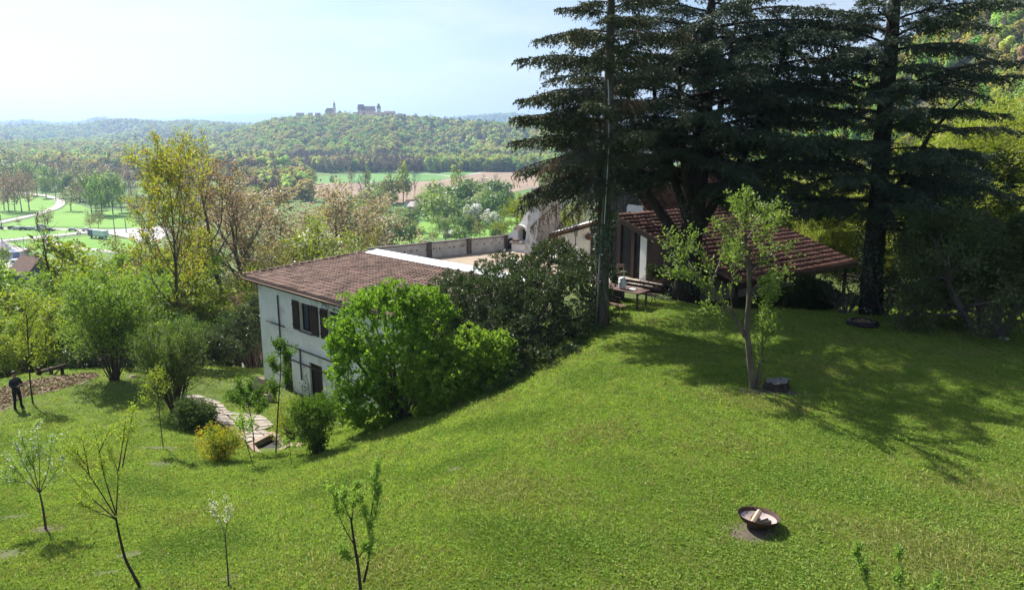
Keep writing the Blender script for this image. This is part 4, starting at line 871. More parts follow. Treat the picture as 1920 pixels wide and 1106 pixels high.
for k in range(nt_):
    a = (k + .5) / nt_; c = OW.P(qa[0] - .5 + (qb[0] - qa[0] + .7) * a, qa[1] - .1 + (qb[1] - qa[1] + .16) * a, .3); vv = nrm(OW.e * (qb[0] - qa[0]) + UPZ * (qb[1] - qa[1])); M = Matrix.Identity(4); nn = np.cross(vv, -OW.n)
    for r_ in range(3): M[r_][0], M[r_][1], M[r_][2], M[r_][3] = -OW.n[r_], vv[r_], np.cross(-OW.n, vv)[r_], (c - OO)[r_]
    piece(VT, 'verge_tile', ow, M)
MB().prism([OW.P(qb[0] - .3, TZ - .2, .06), OW.P(qb[0] + .1, TZ - .2, .06), OW.P(qb[0] + .1, qb[1] - .26, .06), OW.P(qb[0] - .3, qb[1] - .3, .06)], -OW.n * .055).build('corner_post', M_brown, ow, OO)
q = OW.hit(1078, 436); lt = thing('wall_lantern', 'small glass lantern fixed under the dark roof edge of the outhouse', 'lantern', OW.P(q[0], q[1] - .25, .4)); 
l = MB(); l.lathe([(.04, 0), (.10, .05), (.15, .42), (.15, .44)], (0, 0, 0), 6, smooth=False); l.build('lantern_glass', M_glass, lt)
l = MB(); l.lathe([(.2, .44), (.06, .6), (.02, .68), (0, .68)], (0, 0, 0), 6, smooth=False); l.tube([(0, 0, -.6), (0, 0, 0)], .03, 6); l.bar((0, 0, -.5), (0, .42, -.5), .05, .05); l.build('bracket', M_iron, lt)
q = OW.hit(1103, 443); hp = MB(); hp.lathe([(0, -.22), (.14, -.16), (.2, -.02), (.13, .14), (.05, .2), (0, .21)], (0, 0, 0), 12, sx=1.25); hp.bar((0, -.02, .2), (0, .22, .26), .03, .03); tag(hp.build('hanging_pot', M_gutter, loc=tuple(OW.P(q[0], q[1], .22))), 'dark round pot hanging on the white outhouse wall', 'pot')

# ---- the main house: tiled lean-to in front, boarded gable and tiled roof behind
f1 = nrm([.797, .604, 0]); f2 = nrm([-.604, .797, 0]); K = np.array([10.0, 32.5, .94]); KL, KD, KR_ = 10.2, 7.78, 2.46
mh = thing('main_house', 'long house with red tiled roofs and dark boarded gable behind the cedars', 'house', K + f1 * 5 + f2 * 6 - UPZ * 1.7); MO = np.array(mh.location)
SV = nrm(f2 * KD + UPZ * KR_); SL = math.hypot(KD, KR_); SN = np.cross(f1, SV)
lr = MB(); lr.prism([K - SN * .12, K + f1 * KL - SN * .12, K + f1 * KL + SV * SL - SN * .12, K + SV * SL - SN * .12], SN * .1); lr.build('lean_to_deck', M_brown, mh, MO)
fa_ = MB(); fa_.bar(K - f1 * .04 - UPZ * .1, K - f1 * .04 - UPZ * .1 + SV * SL, .05, .26); fa_.bar(K - f2 * .03 - UPZ * .12, K - f2 * .03 - UPZ * .12 + f1 * KL, .05, .2); fa_.build('fascia', M_brown, mh, MO)
for k in range(9):
    r_ = MB(); r_.bar(K + f1 * (.3 + k * 1.18) - SN * .2, K + f1 * (.3 + k * 1.18) - SN * .2 + SV * SL * .98, .1, .15); r_.build('rafter', M_brown, mh, MO)
TO = tile_mesh('roof_tile', .262, .46, M_tile_old, .055, .034)
def want_m(c):
    x, y = proj(c); return abs(x - 1540) + abs(y - 460) if x > 1400 else (300 + abs(x - 1200) if x < 1250 else 1e6)
tile_roof(mh, MO, K + SN * .0, f1, SV, 34, 20, .30, SL / 20, TO, M_tile_old, want_m)
VP = Plane(K + f1 * .5, f2)      # its normal f2.y,-f2.x faces away from the viewer's left: flip
VP.n = -f1
def roof_z(s2): return K[2] + KR_ / KD * s2 - .2
hv = lambda px, py: VP.hit(px, py)
DZ = .2
wl_ = []
def vpan(px0, px1, name, m, out=0.0, th=.12, zb=None, par=mh, zt=None):
    s0 = hv(px0, 470)[0]; s1 = hv(px1, 470)[0]; a, b = min(s0, s1), max(s0, s1); zb = DZ - 1.2 if zb is None else zb
    mb = MB(); mb.prism([VP.P(a, zb, out), VP.P(b, zb, out), VP.P(b, roof_z(b) if zt is None else zt, out), VP.P(a, roof_z(a) if zt is None else zt, out)], -VP.n * th); return mb.build(name, m, par, MO), a, b
vpan(1214, 1262, 'boarded_wall', M_brown); vpan(1201, 1213, 'pillar', M_white, .03, .3)
vpan(1136, 1144, 'boarded_wall', M_brown)
for a_, b_ in ((1144, 1156), (1164, 1183), (1190, 1200)):
    d_, s0, s1 = vpan(a_, b_, 'glass_door', M_glass, -.1, .02, DZ); zt = min(roof_z(s0), roof_z(s1))
    sill_, _, _ = vpan(a_, b_, 'door_panel', M_brown, -.06, .06, DZ, zt=DZ + .32)
    for x in np.linspace(s0 + .04, s1 - .04, max(4, int((s1 - s0) / .11))):
        g = MB(); g.bar(VP.P(x, DZ + .1, 0), VP.P(x, zt - .1, 0), .018, .018, up=VP.n); g.build('grille_bar', M_iron, mh, MO)
    g = MB(); g.bar(VP.P(s0, DZ + 1.0, .01), VP.P(s1, DZ + 1.0, .01), .03, .02); g.bar(VP.P(s0, DZ + 1.12, .01), VP.P(s1, DZ + 1.12, .01), .03, .02); g.build('grille_rail', M_iron, mh, MO)
for a_, b_ in ((1156.5, 1163.5), (1183.5, 1189.5)): vpan(a_, b_, 'door_post', M_brown, .02, .2)
rm = MB(); rm.prism([VP.P(.6, DZ - .02, -3), VP.P(7.6, DZ - .02, -3), VP.P(7.6, 2.4, -3), VP.P(.6, 1.2, -3)], -VP.n * .1); rm.build('inner_wall', M_tan, mh, MO)
# deck in front of the doors
dk0 = hv(1250, 500)[0]; dk1 = hv(1140, 500)[0]
dkm = MB(); dkm.prism([VP.P(dk0, DZ - .9, 1.9), VP.P(dk1, DZ - .9, 1.9), VP.P(dk1, DZ - .08, 1.9), VP.P(dk0, DZ - .08, 1.9)], -VP.n * 1.85); dkm.build('deck_base', M_oak, mh, MO)
nb = int((dk1 - dk0) / .6)
for i in range(nb):
    for j in range(3):
        a = dk0 + (dk1 - dk0) / nb * i; s_ = MB(); s_.prism([VP.P(a + .015, DZ - .078, 1.95 - .62 * j), VP.P(a + (dk1 - dk0) / nb - .015, DZ - .078, 1.95 - .62 * j), VP.P(a + (dk1 - dk0) / nb - .015, DZ - .02, 1.95 - .62 * j), VP.P(a + .015, DZ - .02, 1.95 - .62 * j)], -VP.n * .6); s_.build('deck_slab', M_stone, mh, MO)
# posts and back wall of the open side
for s in (.5, 3.6, 6.8, 9.8):
    p = MB(); b = K + f1 * s + f2 * .4; p.bar((b[0], b[1], H(b[0], b[1]) - .2), b + UPZ * -.02, .14, .14); p.build('post', M_brown, mh, MO)
bw = MB(); b = K + f2 * 3.2 + f1 * .6; bw.prism([b - UPZ * 2.2, b + f1 * 9.2 - UPZ * 2.2, b + f1 * 9.2 + UPZ * .8, b + UPZ * .8], f2 * .15); bw.build('back_wall', M_tan, mh, MO)
# upper storey
G0 = K + f1 * 3 + f2 * KD; UE, URr, UD, UL = 3.1, 2.1, 2.1, 10.6
zE, zR = K[2] + KR_ - .1, K[2] + KR_ + URr - .1
gp_ = Plane(G0, f2); gp_.n = -f1
gb = MB(); nb = 46; tot = UD * 2; 
for i in range(nb):
    a, b = tot / nb * i, tot / nb * (i + 1); zz = lambda s: zE + URr * (1 - abs(s - UD) / UD)
    gb.prism([gp_.P(a + .012, 0, .02 * (i % 2)), gp_.P(b - .012, 0, .02 * (i % 2)), gp_.P(b - .012, zz(b) - .1, .02 * (i % 2)), gp_.P(a + .012, zz(a) - .1, .02 * (i % 2))], -gp_.n * .1)
tag(gb.build('gable_boards', M_board, mh, MO), kind='stuff')
ub_ = MB(); b = G0 + f1 * .15; ub_.prism([b - UPZ * (b[2]) + UPZ * -.5, b + f1 * (UL - .3) - UPZ * b[2] + UPZ * -.5, b + f1 * (UL - .3) + UPZ * (zE - b[2] - .02), b + UPZ * (zE - b[2] - .02)], f2 * (UD * 2)); ub_.build('upper_wall', M_tan, mh, MO)
wq = gp_.hit(1192, 393); wo_ = MB()
u_ = wq[0]; 
for a, c in (((u_ - .62, wq[1] - .9), (u_ - .55, wq[1] + .25)), ((u_ + .55, wq[1] - .9), (u_ + .62, wq[1] + .25)), ((u_ - .55, wq[1] + .18), (u_ + .55, wq[1] + .25))): wo_.prism([gp_.P(a[0], a[1], .07), gp_.P(c[0], a[1], .07), gp_.P(c[0], c[1], .07), gp_.P(a[0], c[1], .07)], -gp_.n * .05)
wf = wo_.build('window', M_curtain, mh, MO)
bl = MB(); bl.prism([gp_.P(u_ - .55, wq[1] - .15, .055), gp_.P(u_ + .55, wq[1] - .15, .055), gp_.P(u_ + .55, wq[1] + .18, .055), gp_.P(u_ - .55, wq[1] + .18, .055)], -gp_.n * .03); bl.build('roller_blind', M_curtain, wf, MO)
bl = MB(); bl.prism([gp_.P(u_ - .55, wq[1] - .9, .03), gp_.P(u_ + .55, wq[1] - .9, .03), gp_.P(u_ + .55, wq[1] - .15, .03), gp_.P(u_ - .55, wq[1] - .15, .03)], -gp_.n * .008); bl.build('pane', M_glass, wf, MO)
UV = nrm(f2 * UD + UPZ * URr); USL = math.hypot(UD, URr); UO = G0 - f1 * .35; UO = np.array([UO[0], UO[1], zE + .02]) - UV * .3
UN = np.cross(f1, UV)
ur = MB(); ur.prism([UO - UN * .1, UO + f1 * (UL + .5) - UN * .1, UO + f1 * (UL + .5) + UV * (USL + .35) - UN * .1, UO + UV * (USL + .35) - UN * .1], UN * .07)
UV2 = nrm(-f2 * UD + UPZ * URr); UO2 = UO + f2 * (UD * 2 + .46); ur.prism([UO2 - UPZ * .1, UO2 + f1 * (UL + .5) - UPZ * .1, UO2 + f1 * (UL + .5) + UV2 * (USL + .35) - UPZ * .1, UO2 + UV2 * (USL + .35) - UPZ * .1], UPZ * .07)
ur.build('upper_roof_deck', M_tile_old, mh, MO)
tile_roof(mh, MO, UO, f1, UV, 37, 15, .30, (USL + .3) / 15, TO, M_tile_old, lambda c: 1e6)
rc = MB(); rp_ = UO + UV * (USL + .34)
for k in range(28): rc.tube([rp_ + f1 * (.4 * k), rp_ + f1 * (.4 * k + .46)], [.12, .105], 8)
tag(rc.build('ridge_tiles', M_tile_old, mh, MO), kind='stuff')
# ------------------------------------------------------------------ the big conifers
def bough(seed, L=6.0, arch=.10, droop=.24, hang=0.0, per=9, nl=.15, nw=.05, dens=1.0):
    rng = np.random.default_rng(seed); w = MB(); nd = MB()
    def zc(t): return L * (arch * t - droop * t * t)
    ts = np.linspace(0, 1, 9); wig = np.cumsum(rng.normal(0, .02 * L, 9)); wig -= wig[0]
    main = np.c_[L * ts, wig, zc(ts)]; w.tube(main, .075 * L / 6 * np.linspace(1, .08, 9) ** .8, 6)
    tw = []
    ns = int(26 * dens)
    for i in range(ns):
        for sd in (-1, 1):
            t = .14 + .86 * (i + rng.uniform(0, .9)) / ns; q = min(t, .999) * 8; k = int(q); p = main[k] + (main[k+1] - main[k]) * (q - k)
            ls = (.36 * L * (1 - t) ** .8 * rng.uniform(.55, 1.1) + .22) * (1 if rng.random() > .12 else .5)
            a = R(rng.uniform(48, 68)); d = np.array([math.cos(a), sd * math.sin(a), rng.normal(.03, .13) - hang])
            P2, _ = bpath(rng, p, d, ls, 4, .08, -.22 - hang); w.tube(P2, .014 * np.linspace(1.2, .35, 5), 3, cap=False)
            tw.append(P2)
            nt = max(2, int(ls / .15 * dens))
            for j in range(nt):
                t2 = .12 + .88 * (j + rng.random()) / nt; q2 = min(t2, .999) * 4; k2 = int(q2); p2 = P2[k2] + (P2[k2+1] - P2[k2]) * (q2 - k2)
                d2 = branch_off(rng, P2[k2+1] - P2[k2], R(rng.uniform(35, 62)), rng.choice([0.1, 3.2]) + rng.normal(0, .5)); d2[2] -= hang * 1.5; d2[2] += rng.normal(0, .15)
                P3, _ = bpath(rng, p2, d2, rng.uniform(.16, .38) * (1 + hang), 2, .08, -.1 - hang * 1.5); tw.append(P3)
    A = np.concatenate([t[:-1] for t in tw]); B = np.concatenate([t[1:] for t in tw]); N = len(A) * per // 2; idx = np.repeat(np.arange(len(A)), per // 2 + 1)[:N * 2]
    A, B = A[idx], B[idx]; t = rng.random((len(A), 1)); P = A + (B - A) * t; D = (B - A) / (np.linalg.norm(B - A, axis=1, keepdims=True) + 1e-9) * .9 + rng.normal(0, .45, (len(A), 3)) + np.array([0, 0, .12 - hang * .4])
    s = nl * rng.uniform(.6, 1.25, len(A)); leaf_quads(nd, P, D, s, s * nw / nl, rng)
    return w, nd
def bough_set(name, seeds, barkm, leafm, **kw):
    out = []
    for s in seeds:
        w, nd = bough(s, **kw); mb = MB(); off = 0
        for v in w.v: mb.v.append(v)
        mb.f = [(f, 0, sm) for f, m, sm in w.f]; mb.n = w.n
        mb.f += [(f + w.n, 1, sm) for f, m, sm in nd.f]; mb.v += nd.v; mb.n += nd.n
        o = mb.build(name, [barkm, leafm]); out.append(o.data); bpy.data.objects.remove(o)
    return out
def hang_bough(parent, me, p, az, pitch, scale, roll=0.0):
    ln = max(abs(v.co.x) for v in me.vertices); w0 = np.array(parent.location) + np.array(p)
    while scale > .3 and proj(w0 + np.array([math.cos(az), math.sin(az), 0]) * ln * scale)[0] < 950: scale *= .93      # no bough reaches past the crown's outline on the valley side
    M = Matrix.Translation(Vector(p)) @ Matrix.Rotation(az, 4, 'Z') @ Matrix.Rotation(-pitch, 4, 'Y') @ Matrix.Rotation(roll, 4, 'X') @ Matrix.Diagonal((scale, scale, scale, 1))
    piece(me, 'branch', parent, M)
CED = bough_set('cedar_branch', (1, 2, 3), M_dark_bark, L_needle, L=6.0, per=11, hang=.13, droop=.29, nl=.14, nw=.042)
SPR = bough_set('spruce_branch', (5, 6), M_bark, L_needle2, L=4.0, arch=.10, droop=.24, hang=.22, per=9, nl=.14, nw=.05)
DED = bough_set('dead_branch', (8, 9), M_bark, L_dead, L=3.6, arch=.02, droop=.30, hang=.6, per=5, nl=.14, nw=.03, dens=.7)
def ivy(parent, path, rad, n, rng, size=.10, org=(0, 0, 0)):
    mb = MB(); P = np.array(path, float); t = rng.random(n) * (len(P) - 1); k = np.minimum(t.astype(int), len(P) - 2); f = (t - k)[:, None]
    c = P[k] + (P[k+1] - P[k]) * f; a = rng.uniform(0, 6.283, n); rr = np.interp(t, np.arange(len(P)), rad) * (1 + .35 * np.sin(t * 5 + a * 2)) * rng.uniform(.75, 1.15, n)
    o = np.c_[np.cos(a), np.sin(a), np.zeros(n)]; up_quads(mb, c + o * rr[:, None], o + rng.normal(0, .45, (n, 3)) + np.array([0, 0, .35]), size * rng.uniform(.6, 1.3, n), rng)
    mb.build('ivy', L_ivy, parent)
rng = np.random.default_rng(21)
# -- cedar in the middle, forking low, in front of the tiled roof
cb = np.array([8.0, 33.6, 0]); cb[2] = H(cb[0], cb[1]) - .1
cedar = thing('cedar_tree', 'great dark cedar with forking trunk standing before the tiled roof', 'tree', cb)
tr = MB(); path = np.array([(0,0,-.2),(.02,0,1.2),(.1,-.05,3.2),(.25,-.1,5.2),(.4,0,8),(.45,.1,12),(.5,.1,13.2),(.5,.1,14.8)]); tr.tube(path, [.72,.56,.52,.44,.38,.27,.15,.04], 12)
limbs = [([(.0,0,2.2),(-.9,-.1,3.6),(-1.9,.1,5.0),(-2.6,.2,7.0),(-2.9,.2,9.5)], .25), ([(.15,0,2.9),(1.0,-.2,4.6),(2.1,-.2,6.6),(3.2,0,9.0),(3.8,.1,11.5)], .22), ([(.2,0,4.0),(-.5,-.8,6),(-1.0,-1.4,9),(-1.2,-1.7,12)], .2),
         ([(.1,0,3.4),(-.6,.6,5.5),(-1.4,1.4,8.5),(-1.7,1.8,11)], .2), ([(.3,0,5.0),(1.2,1.0,7.5),(1.8,1.7,10.5),(2.2,2.0,13)], .19)]
for P, r in limbs: tr.tube(P, r * np.linspace(1.15, .25, len(P)), 8)
tr.build('trunk', M_dark_bark, cedar)
k = 0
for z in np.arange(5.0, 14.4, .18):
    az = k * 2.39996 + rng.uniform(-.35, .35); k += 1; Lb = (7.2 if z < 11 else 7.2 - (z - 11) * 1.0) * rng.uniform(.7, 1.08)
    c = np.array([np.interp(z, path[:, 2], path[:, i]) for i in (0, 1)] + [z])
    if math.sin(az) < -.6: Lb *= .78
    if math.cos(az) < -.3: Lb *= .90
    hang_bough(cedar, CED[k % 3], c, az, R(rng.uniform(2, 26)), Lb / 6, rng.normal(0, .12))
for P, r in limbs:
    P = np.array(P, float)
    for t in np.linspace(.45, 1.0, 7):
        q = t * (len(P) - 1); i = min(int(q), len(P) - 2); c = P[i] + (P[i+1] - P[i]) * (q - i); az = math.atan2(P[-1][1] - P[0][1], P[-1][0] - P[0][0]) + rng.uniform(-1.3, 1.3)
        hang_bough(cedar, CED[rng.integers(3)], c, az, R(rng.uniform(0, 30)), rng.uniform(.55, .85), rng.normal(0, .15))
for px, py, az, L_, pit in [(1300,270,-.15,6.8,4),(1305,320,-.45,6.2,0),(1310,215,.05,6.8,6),(1300,345,-.05,5.6,-4),(1295,300,-1.1,4.6,2),(1300,180,-.35,6.5,8),(1285,300,3.5,6.4,4),(1285,330,2.9,5.6,2),(1290,250,3.3,6.2,6),(1305,140,-.1,7.0,8),(1300,250,-.75,5.8,4),(1305,95,.05,6.8,8),(1305,350,.5,6.5,0),(1300,310,.9,6.5,4),(1290,330,1.9,6.5,2),(1290,300,2.4,6.5,4),(1300,280,1.4,6.8,4),(1295,365,-.2,4.4,-6)]:
    hang_bough(cedar, CED[rng.integers(3)], at_y(px, py, 33.4) - cb, az, R(pit), L_ / 6, rng.normal(0, .1))
ivy(cedar, path[:4], [.75, .6, .56, .5], 2200, rng)
# -- cedar at the right with layered boughs and an ivied trunk
cc = at_y(1634, 585, 31.2); cc[2] = H(cc[0], cc[1]) - .1
ced2 = thing('cedar_tree', 'tall cedar with layered boughs and ivied trunk at the roof corner', 'tree', cc)
def rel(px, py, y, o): return at_y(px, py, y) - o
path2 = np.array([(0,0,-.2), rel(1636,500,31.2,cc), rel(1645,400,31.2,cc), rel(1655,250,31.2,cc), rel(1668,120,31.2,cc), rel(1678,0,31.2,cc)] + [rel(1678,0,31.2,cc) + np.array([.2,0,1.6])])
tr = MB(); tr.tube(path2, [.52,.42,.38,.33,.28,.22,.04], 12)
tr.tube([path2[2] + [0,0,.2], rel(1700,330,31.0,cc), rel(1745,250,30.6,cc), rel(1800,190,30.4,cc)], [.15,.11,.08,.04], 7); tr.build('trunk', M_dark_bark, ced2)
ztop = path2[-1][2]; k = 0
for z in np.arange(3.9, ztop - .3, .24):
    az = k * 2.39996 + rng.uniform(-.4, .4); k += 1; Lb = np.interp(z, [3.5, 8, 12, ztop], [4.6, 5.2, 4.4, 2.4]) * rng.uniform(.72, 1.1)
    c = np.array([np.interp(z, path2[:, 2], path2[:, i]) for i in (0, 1)] + [z]); hang_bough(ced2, CED[k % 3], c, az, R(rng.uniform(4, 24)), Lb / 6, rng.normal(0, .1))
for px, py, az, L_, pit in [(1690,165,-.12,4.7,22),(1690,60,.05,3.9,12),(1750,250,-.2,3.4,10),(1660,330,-.35,3.6,-2),(1650,330,3.3,3.9,2),(1660,130,3.3,3.6,8),(1672,95,-.5,3.4,2),(1660,40,3.0,3.4,16),(1650,380,-.15,3.4,4),(1668,300,.1,4.4,12),(1655,350,-.25,5.2,6),(1650,390,.15,5.0,4),(1650,410,-.6,4.2,0),(1655,320,.45,5.6,6),(1645,420,.35,4.6,0),(1650,370,.8,5.0,4),(1648,430,0,4.0,-2),(1655,300,-.9,4.0,4),(1640,400,2.6,4.4,2),(1640,380,3.6,4.2,4),(1650,300,-1.7,3.2,6),(1655,240,-1.2,3.4,8),(1662,190,-2.0,3.4,8),(1650,350,-1.3,3.0,2),(1665,140,-1.5,3.2,10),(1672,90,-1.9,3.0,10),(1672,60,-1.1,3.0,12),(1645,390,-1.8,2.6,0),(1655,270,-2.3,3.6,6),(1655,215,-.8,3.8,8)]:
    c = at_y(px, py, 31.0) - cc; hang_bough(ced2, CED[rng.integers(3)], c, az, R(pit), L_ / 6, 0)
ivy(ced2, path2[:4], [.62, .60, .50, .36], 3600, rng)
# -- spruce nearest the bushes: pale bark above, ivy below, browned hanging twigs
sb = ground(1128, 612); sb[2] -= .05
spr = thing('spruce_tree', 'bare stemmed spruce with ivied lower trunk and browned hanging twigs', 'tree', sb)
ysp = sb[1]
path3 = np.array([(0,0,-.25)] + [rel(px, py, ysp, sb) for px, py in [(1129,560),(1130,450),(1135,350),(1140,250),(1143,120),(1146,0)]]); path3 = np.r_[path3, [path3[-1] + np.array([.1, .1, 1.3])]]
tr = MB(); tr.tube(path3, [.36,.27,.25,.23,.21,.18,.14,.03], 10)
for px, py, qx, qy in [(1135,205,1080,218),(1134,255,1060,278),(1137,225,1095,228),(1140,165,1185,150)]: tr.tube([rel(px,py,ysp,sb), rel((px+qx)/2,(py+qy)/2-3,ysp-.2,sb), rel(qx,qy,ysp-.3,sb)], [.05,.035,.015], 5)
tr.build('trunk', M_bark, spr)
k = 0; zt = path3[-1][2]
for z in np.arange(6.6, zt - .2, .21):
    az = k * 2.39996 + rng.uniform(-.3, .3); k += 1; Lb = np.interp(z, [6, 9, 12, zt], [3.4, 3.4, 2.9, 1.3]) * rng.uniform(.7, 1.08)
    c = np.array([np.interp(z, path3[:, 2], path3[:, i]) for i in (0, 1)] + [z]); left = math.cos(az) < -.2
    if math.cos(az) > .35 and z < 9: Lb *= .7
    dead = rng.random() < (.30 if z < 11 else .1)
    hang_bough(spr, (DED if dead else SPR)[k % 2], c, az, R(rng.uniform(2, 20)), Lb / (3.6 if dead else 4.0), rng.normal(0, .1))
for px, py, az, L_, pit, dd in [(1132,290,3.0,4.0,4,1),(1132,300,3.3,3.8,0,0),(1134,262,2.8,4.3,6,0),(1134,230,3.5,4.2,10,0),(1133,275,3.9,3.2,0,1),(1133,310,2.6,3.2,-4,1),(1136,200,3.1,4.4,12,0),(1132,285,-2.2,3.0,0,0),(1131,345,3.3,3.2,-14,1),(1131,335,2.9,3.4,-12,0),(1131,355,3.7,2.8,-18,1),(1131,330,-2.0,2.6,-10,0),(1132,320,3.5,3.4,-8,0)]:
    hang_bough(spr, (DED if dd else SPR)[rng.integers(2)], rel(px, py, ysp, sb), az, R(pit), L_ / (3.6 if dd else 4), 0)
ivy(spr, path3[1:5], [.34, .46, .42, .26], 3300, rng, .11)
ivy(spr, path3[:2], [.34, .3], 260, rng, .09)
cb_ = MB(); cb_.tube([sb + np.array([-.32, -.42, -.2])] + [at_y(px, py, ysp - .45) for px, py in [(1122,540),(1128,420),(1134,330),(1138,270),(1141,180)]], .032, 8); tag(cb_.build('pole', mat('pale_grey_pole', (.22, .205, .18), (.15, .14, .125), scale=3, rough=.8)), 'thin pale pole leaning upright along the ivied spruce trunk', 'pole')
cb_ = MB(); cb_.tube([at_y(px, py, ysp - .52) for px, py in [(1133,420),(1137,350),(1141,280),(1142,200),(1140,150)]], .018, 6); tag(cb_.build('cable', M_zinc), 'thin pale cable hanging down the front of the spruce trunk', 'cable')

# ------------------------------------------------------------------ bamboo behind the house at the right
def bamboo(seed, h, spread, nc, nl):
    rng = np.random.default_rng(seed); w = MB(); tw = []
    for i in range(nc):
        b = rng.normal(0, spread * .45, 2); a = rng.uniform(0, 6.28); hh = h * rng.uniform(.7, 1.05); le = hh * rng.uniform(.08, .26)
        t = np.linspace(0, 1, 8); P = np.c_[b[0] + math.cos(a) * le * t ** 2.6, b[1] + math.sin(a) * le * t ** 2.6, hh * (t - .07 * t ** 4)]; w.tube(P, .028 * np.linspace(1, .2, 8), 4, cap=False)
        for q in np.linspace(.18, 1, 15):
            k = min(int(q * 7), 6); p = P[k] + (P[k+1] - P[k]) * (q * 7 - k); d = np.r_[rng.normal(0, 1, 2), .25]; P2, _ = bpath(rng, p, d, rng.uniform(.5, 1.1), 3, .1, -.55); tw.append(P2)
    c = MB(); sprout(c, tw, rng, nl, .26, .14, .2, upb=-.35, outw=.5, fold=.05); return w, c
BB = []
for i, (px, y, top, lab) in enumerate([(1885,43,150,'tall golden bamboo clump at the far end, beside the wooded hill'),(1800,44,215,'golden bamboo clump between the cedar bough tips and the far clump'),(1735,45,270,'yellow green bamboo clump seen through the right cedar boughs'),
      (1560,45,310,'yellow bamboo clump above the low roof verge'),(1490,50,345,'yellow bamboo clump rising behind the tiled roof'),(1940,40,200,'golden bamboo clump cut by the frame edge'),(1620,47,330,'bamboo clump right behind the ivied cedar trunk'),(1420,54,300,'bamboo clump behind the middle cedar, over the roof ridge'),(1850,38.5,330,'lower bamboo clump in the shade behind the gnarled tree'),(1700,41,400,'shaded low bamboo clump next to the ivied cedar')]):
    p = at_y(px, top, y); g = H(p[0], y)
    if i < 2:
        w, c = bamboo(40 + i, 9.0, 1.9, 60, 9); r = thing('bamboo_clump', lab, 'bamboo', (p[0], y, g - .1), 0, 'bamboo clumps behind the house'); w.build('culms', M_oak, r); c.build('foliage', L_bamboo, r); BB.append(r); 
    else: r = dup(BB[i % 2], (p[0], y, g - .1), i * 1.3, label=lab, group='bamboo clumps behind the house'); r.name = 'bamboo_clump'
    s = (p[2] - g) / 9.0; r.scale = (max(.75, s) * 1.15, max(.75, s) * 1.15, s)

# ------------------------------------------------------------------ helper for single plants
TOP = {}
def plant(name, label, cat, loc, sk, leaf, lm, wm=M_twig, group=None, extra=None, parts=('trunk', 'crown')):
    r = thing(name, label, cat, loc, 0, group); tubes, twigs, rg = skeleton(**sk); wood(tubes).build(parts[0], wm, r)
    c = MB(); sprout(c, twigs, rg, **leaf)
    if c.n: c.build(parts[1], lm, r)
    if extra:
        c = MB(); sprout(c, twigs, rg, **extra[0]); c.build(extra[2], extra[1], r)
    zz = np.concatenate([[v.co.z for v in q.data.vertices] for q in r.children]); TOP[r.name] = float(np.percentile(zz, 99.7)); s = sk['h'] / TOP[r.name]; r.scale = (s, s, s)
    return r
FIRST = set()
def put(px, top, y, proto, ph, label, wide=1.0, name=None, group=None, rz=None, first=FIRST):
    """a copy of a plant that stands y metres away under the pixel column px, its top at pixel row `top`"""
    p = at_y(px, top, y); g = H(p[0], y); s = max((p[2] - g) / TOP[proto.name], .1); rz = random.uniform(0, 6.28) if rz is None else rz
    if proto.name not in first: first.add(proto.name); r = proto; r.location = (p[0], y, g - .05); r['label'] = label; r.rotation_euler = (0, 0, rz)
    else: r = dup(proto, (p[0], y, g - .05), rz, label=label)
    if group: r['group'] = group
    r.scale = (s * wide, s * wide, s)
    if name: r.name = name
    return r
# ------------------------------------------------------------------ thicket and trees on the slope left of the house
sk = dict(seed=61, h=6.0, r0=.07, n=(9, 6, 4), start=.15, ang=(48, 18), l1=.42, l2=.45, l3=.5, wig=.09, up=.35, stems=4, fan=26, seg=(6, 4, 3, 2))
TA = plant('thicket_tree', 'x', 'tree', (0, 0, -200), sk, dict(per=6, size=.16, spread=.12, ratio=.5, keep=.75), L_spring)
sk2 = dict(sk, seed=62, stems=3, fan=30, h=6.0, ang=(60, 20)); TBp = plant('thicket_tree', 'x', 'tree', (0, 0, -200), sk2, dict(per=6, size=.17, spread=.12, ratio=.5, keep=.75), L_lime)
sk3 = dict(sk, seed=63, stems=5, fan=28, n=(8, 6, 4)); TCp = plant('thicket_tree', 'x', 'tree', (0, 0, -200), sk3, dict(per=6, size=.16, spread=.12, ratio=.55, keep=.75), L_mid)
sk4 = dict(seed=64, h=12, r0=.2, n=(15, 7, 5), start=.2, ang=(62, 20), l1=.42, l2=.45, l3=.45, wig=.09, up=.35, seg=(7, 4, 3, 2)); TD = plant('budding_tree', 'x', 'tree', (0, 0, -200), sk4, dict(per=5, size=.15, spread=.13, ratio=.55, keep=.7), L_bud, wm=M_bark)
sk5 = dict(sk4, seed=65); TG = plant('budding_tree', 'x', 'tree', (0, 0, -200), dict(sk4, seed=68, n=(15, 7, 5), ang=(70, 25)), dict(per=6, size=.15, spread=.15, ratio=.55, keep=.9), L_orchard, wm=M_bark)
sk5 = dict(sk4, seed=65); TE = plant('blossoming_tree', 'x', 'tree', (0, 0, -200), dict(sk5, n=(13, 6, 5)), dict(per=5, size=.2, spread=.15, ratio=.55, keep=.75), L_lime, wm=M_bark, extra=(dict(per=1, size=.26, spread=.12, ratio=.7, keep=.16), L_white, 'blossom'))
TF = plant('budding_tree', 'x', 'tree', (0, 0, -200), dict(sk4, seed=66, n=(13, 6, 5)), dict(per=5, size=.16, spread=.13, ratio=.55, keep=.7), L_olive, wm=M_bark)
GT = 'thicket on the slope left of the white house'
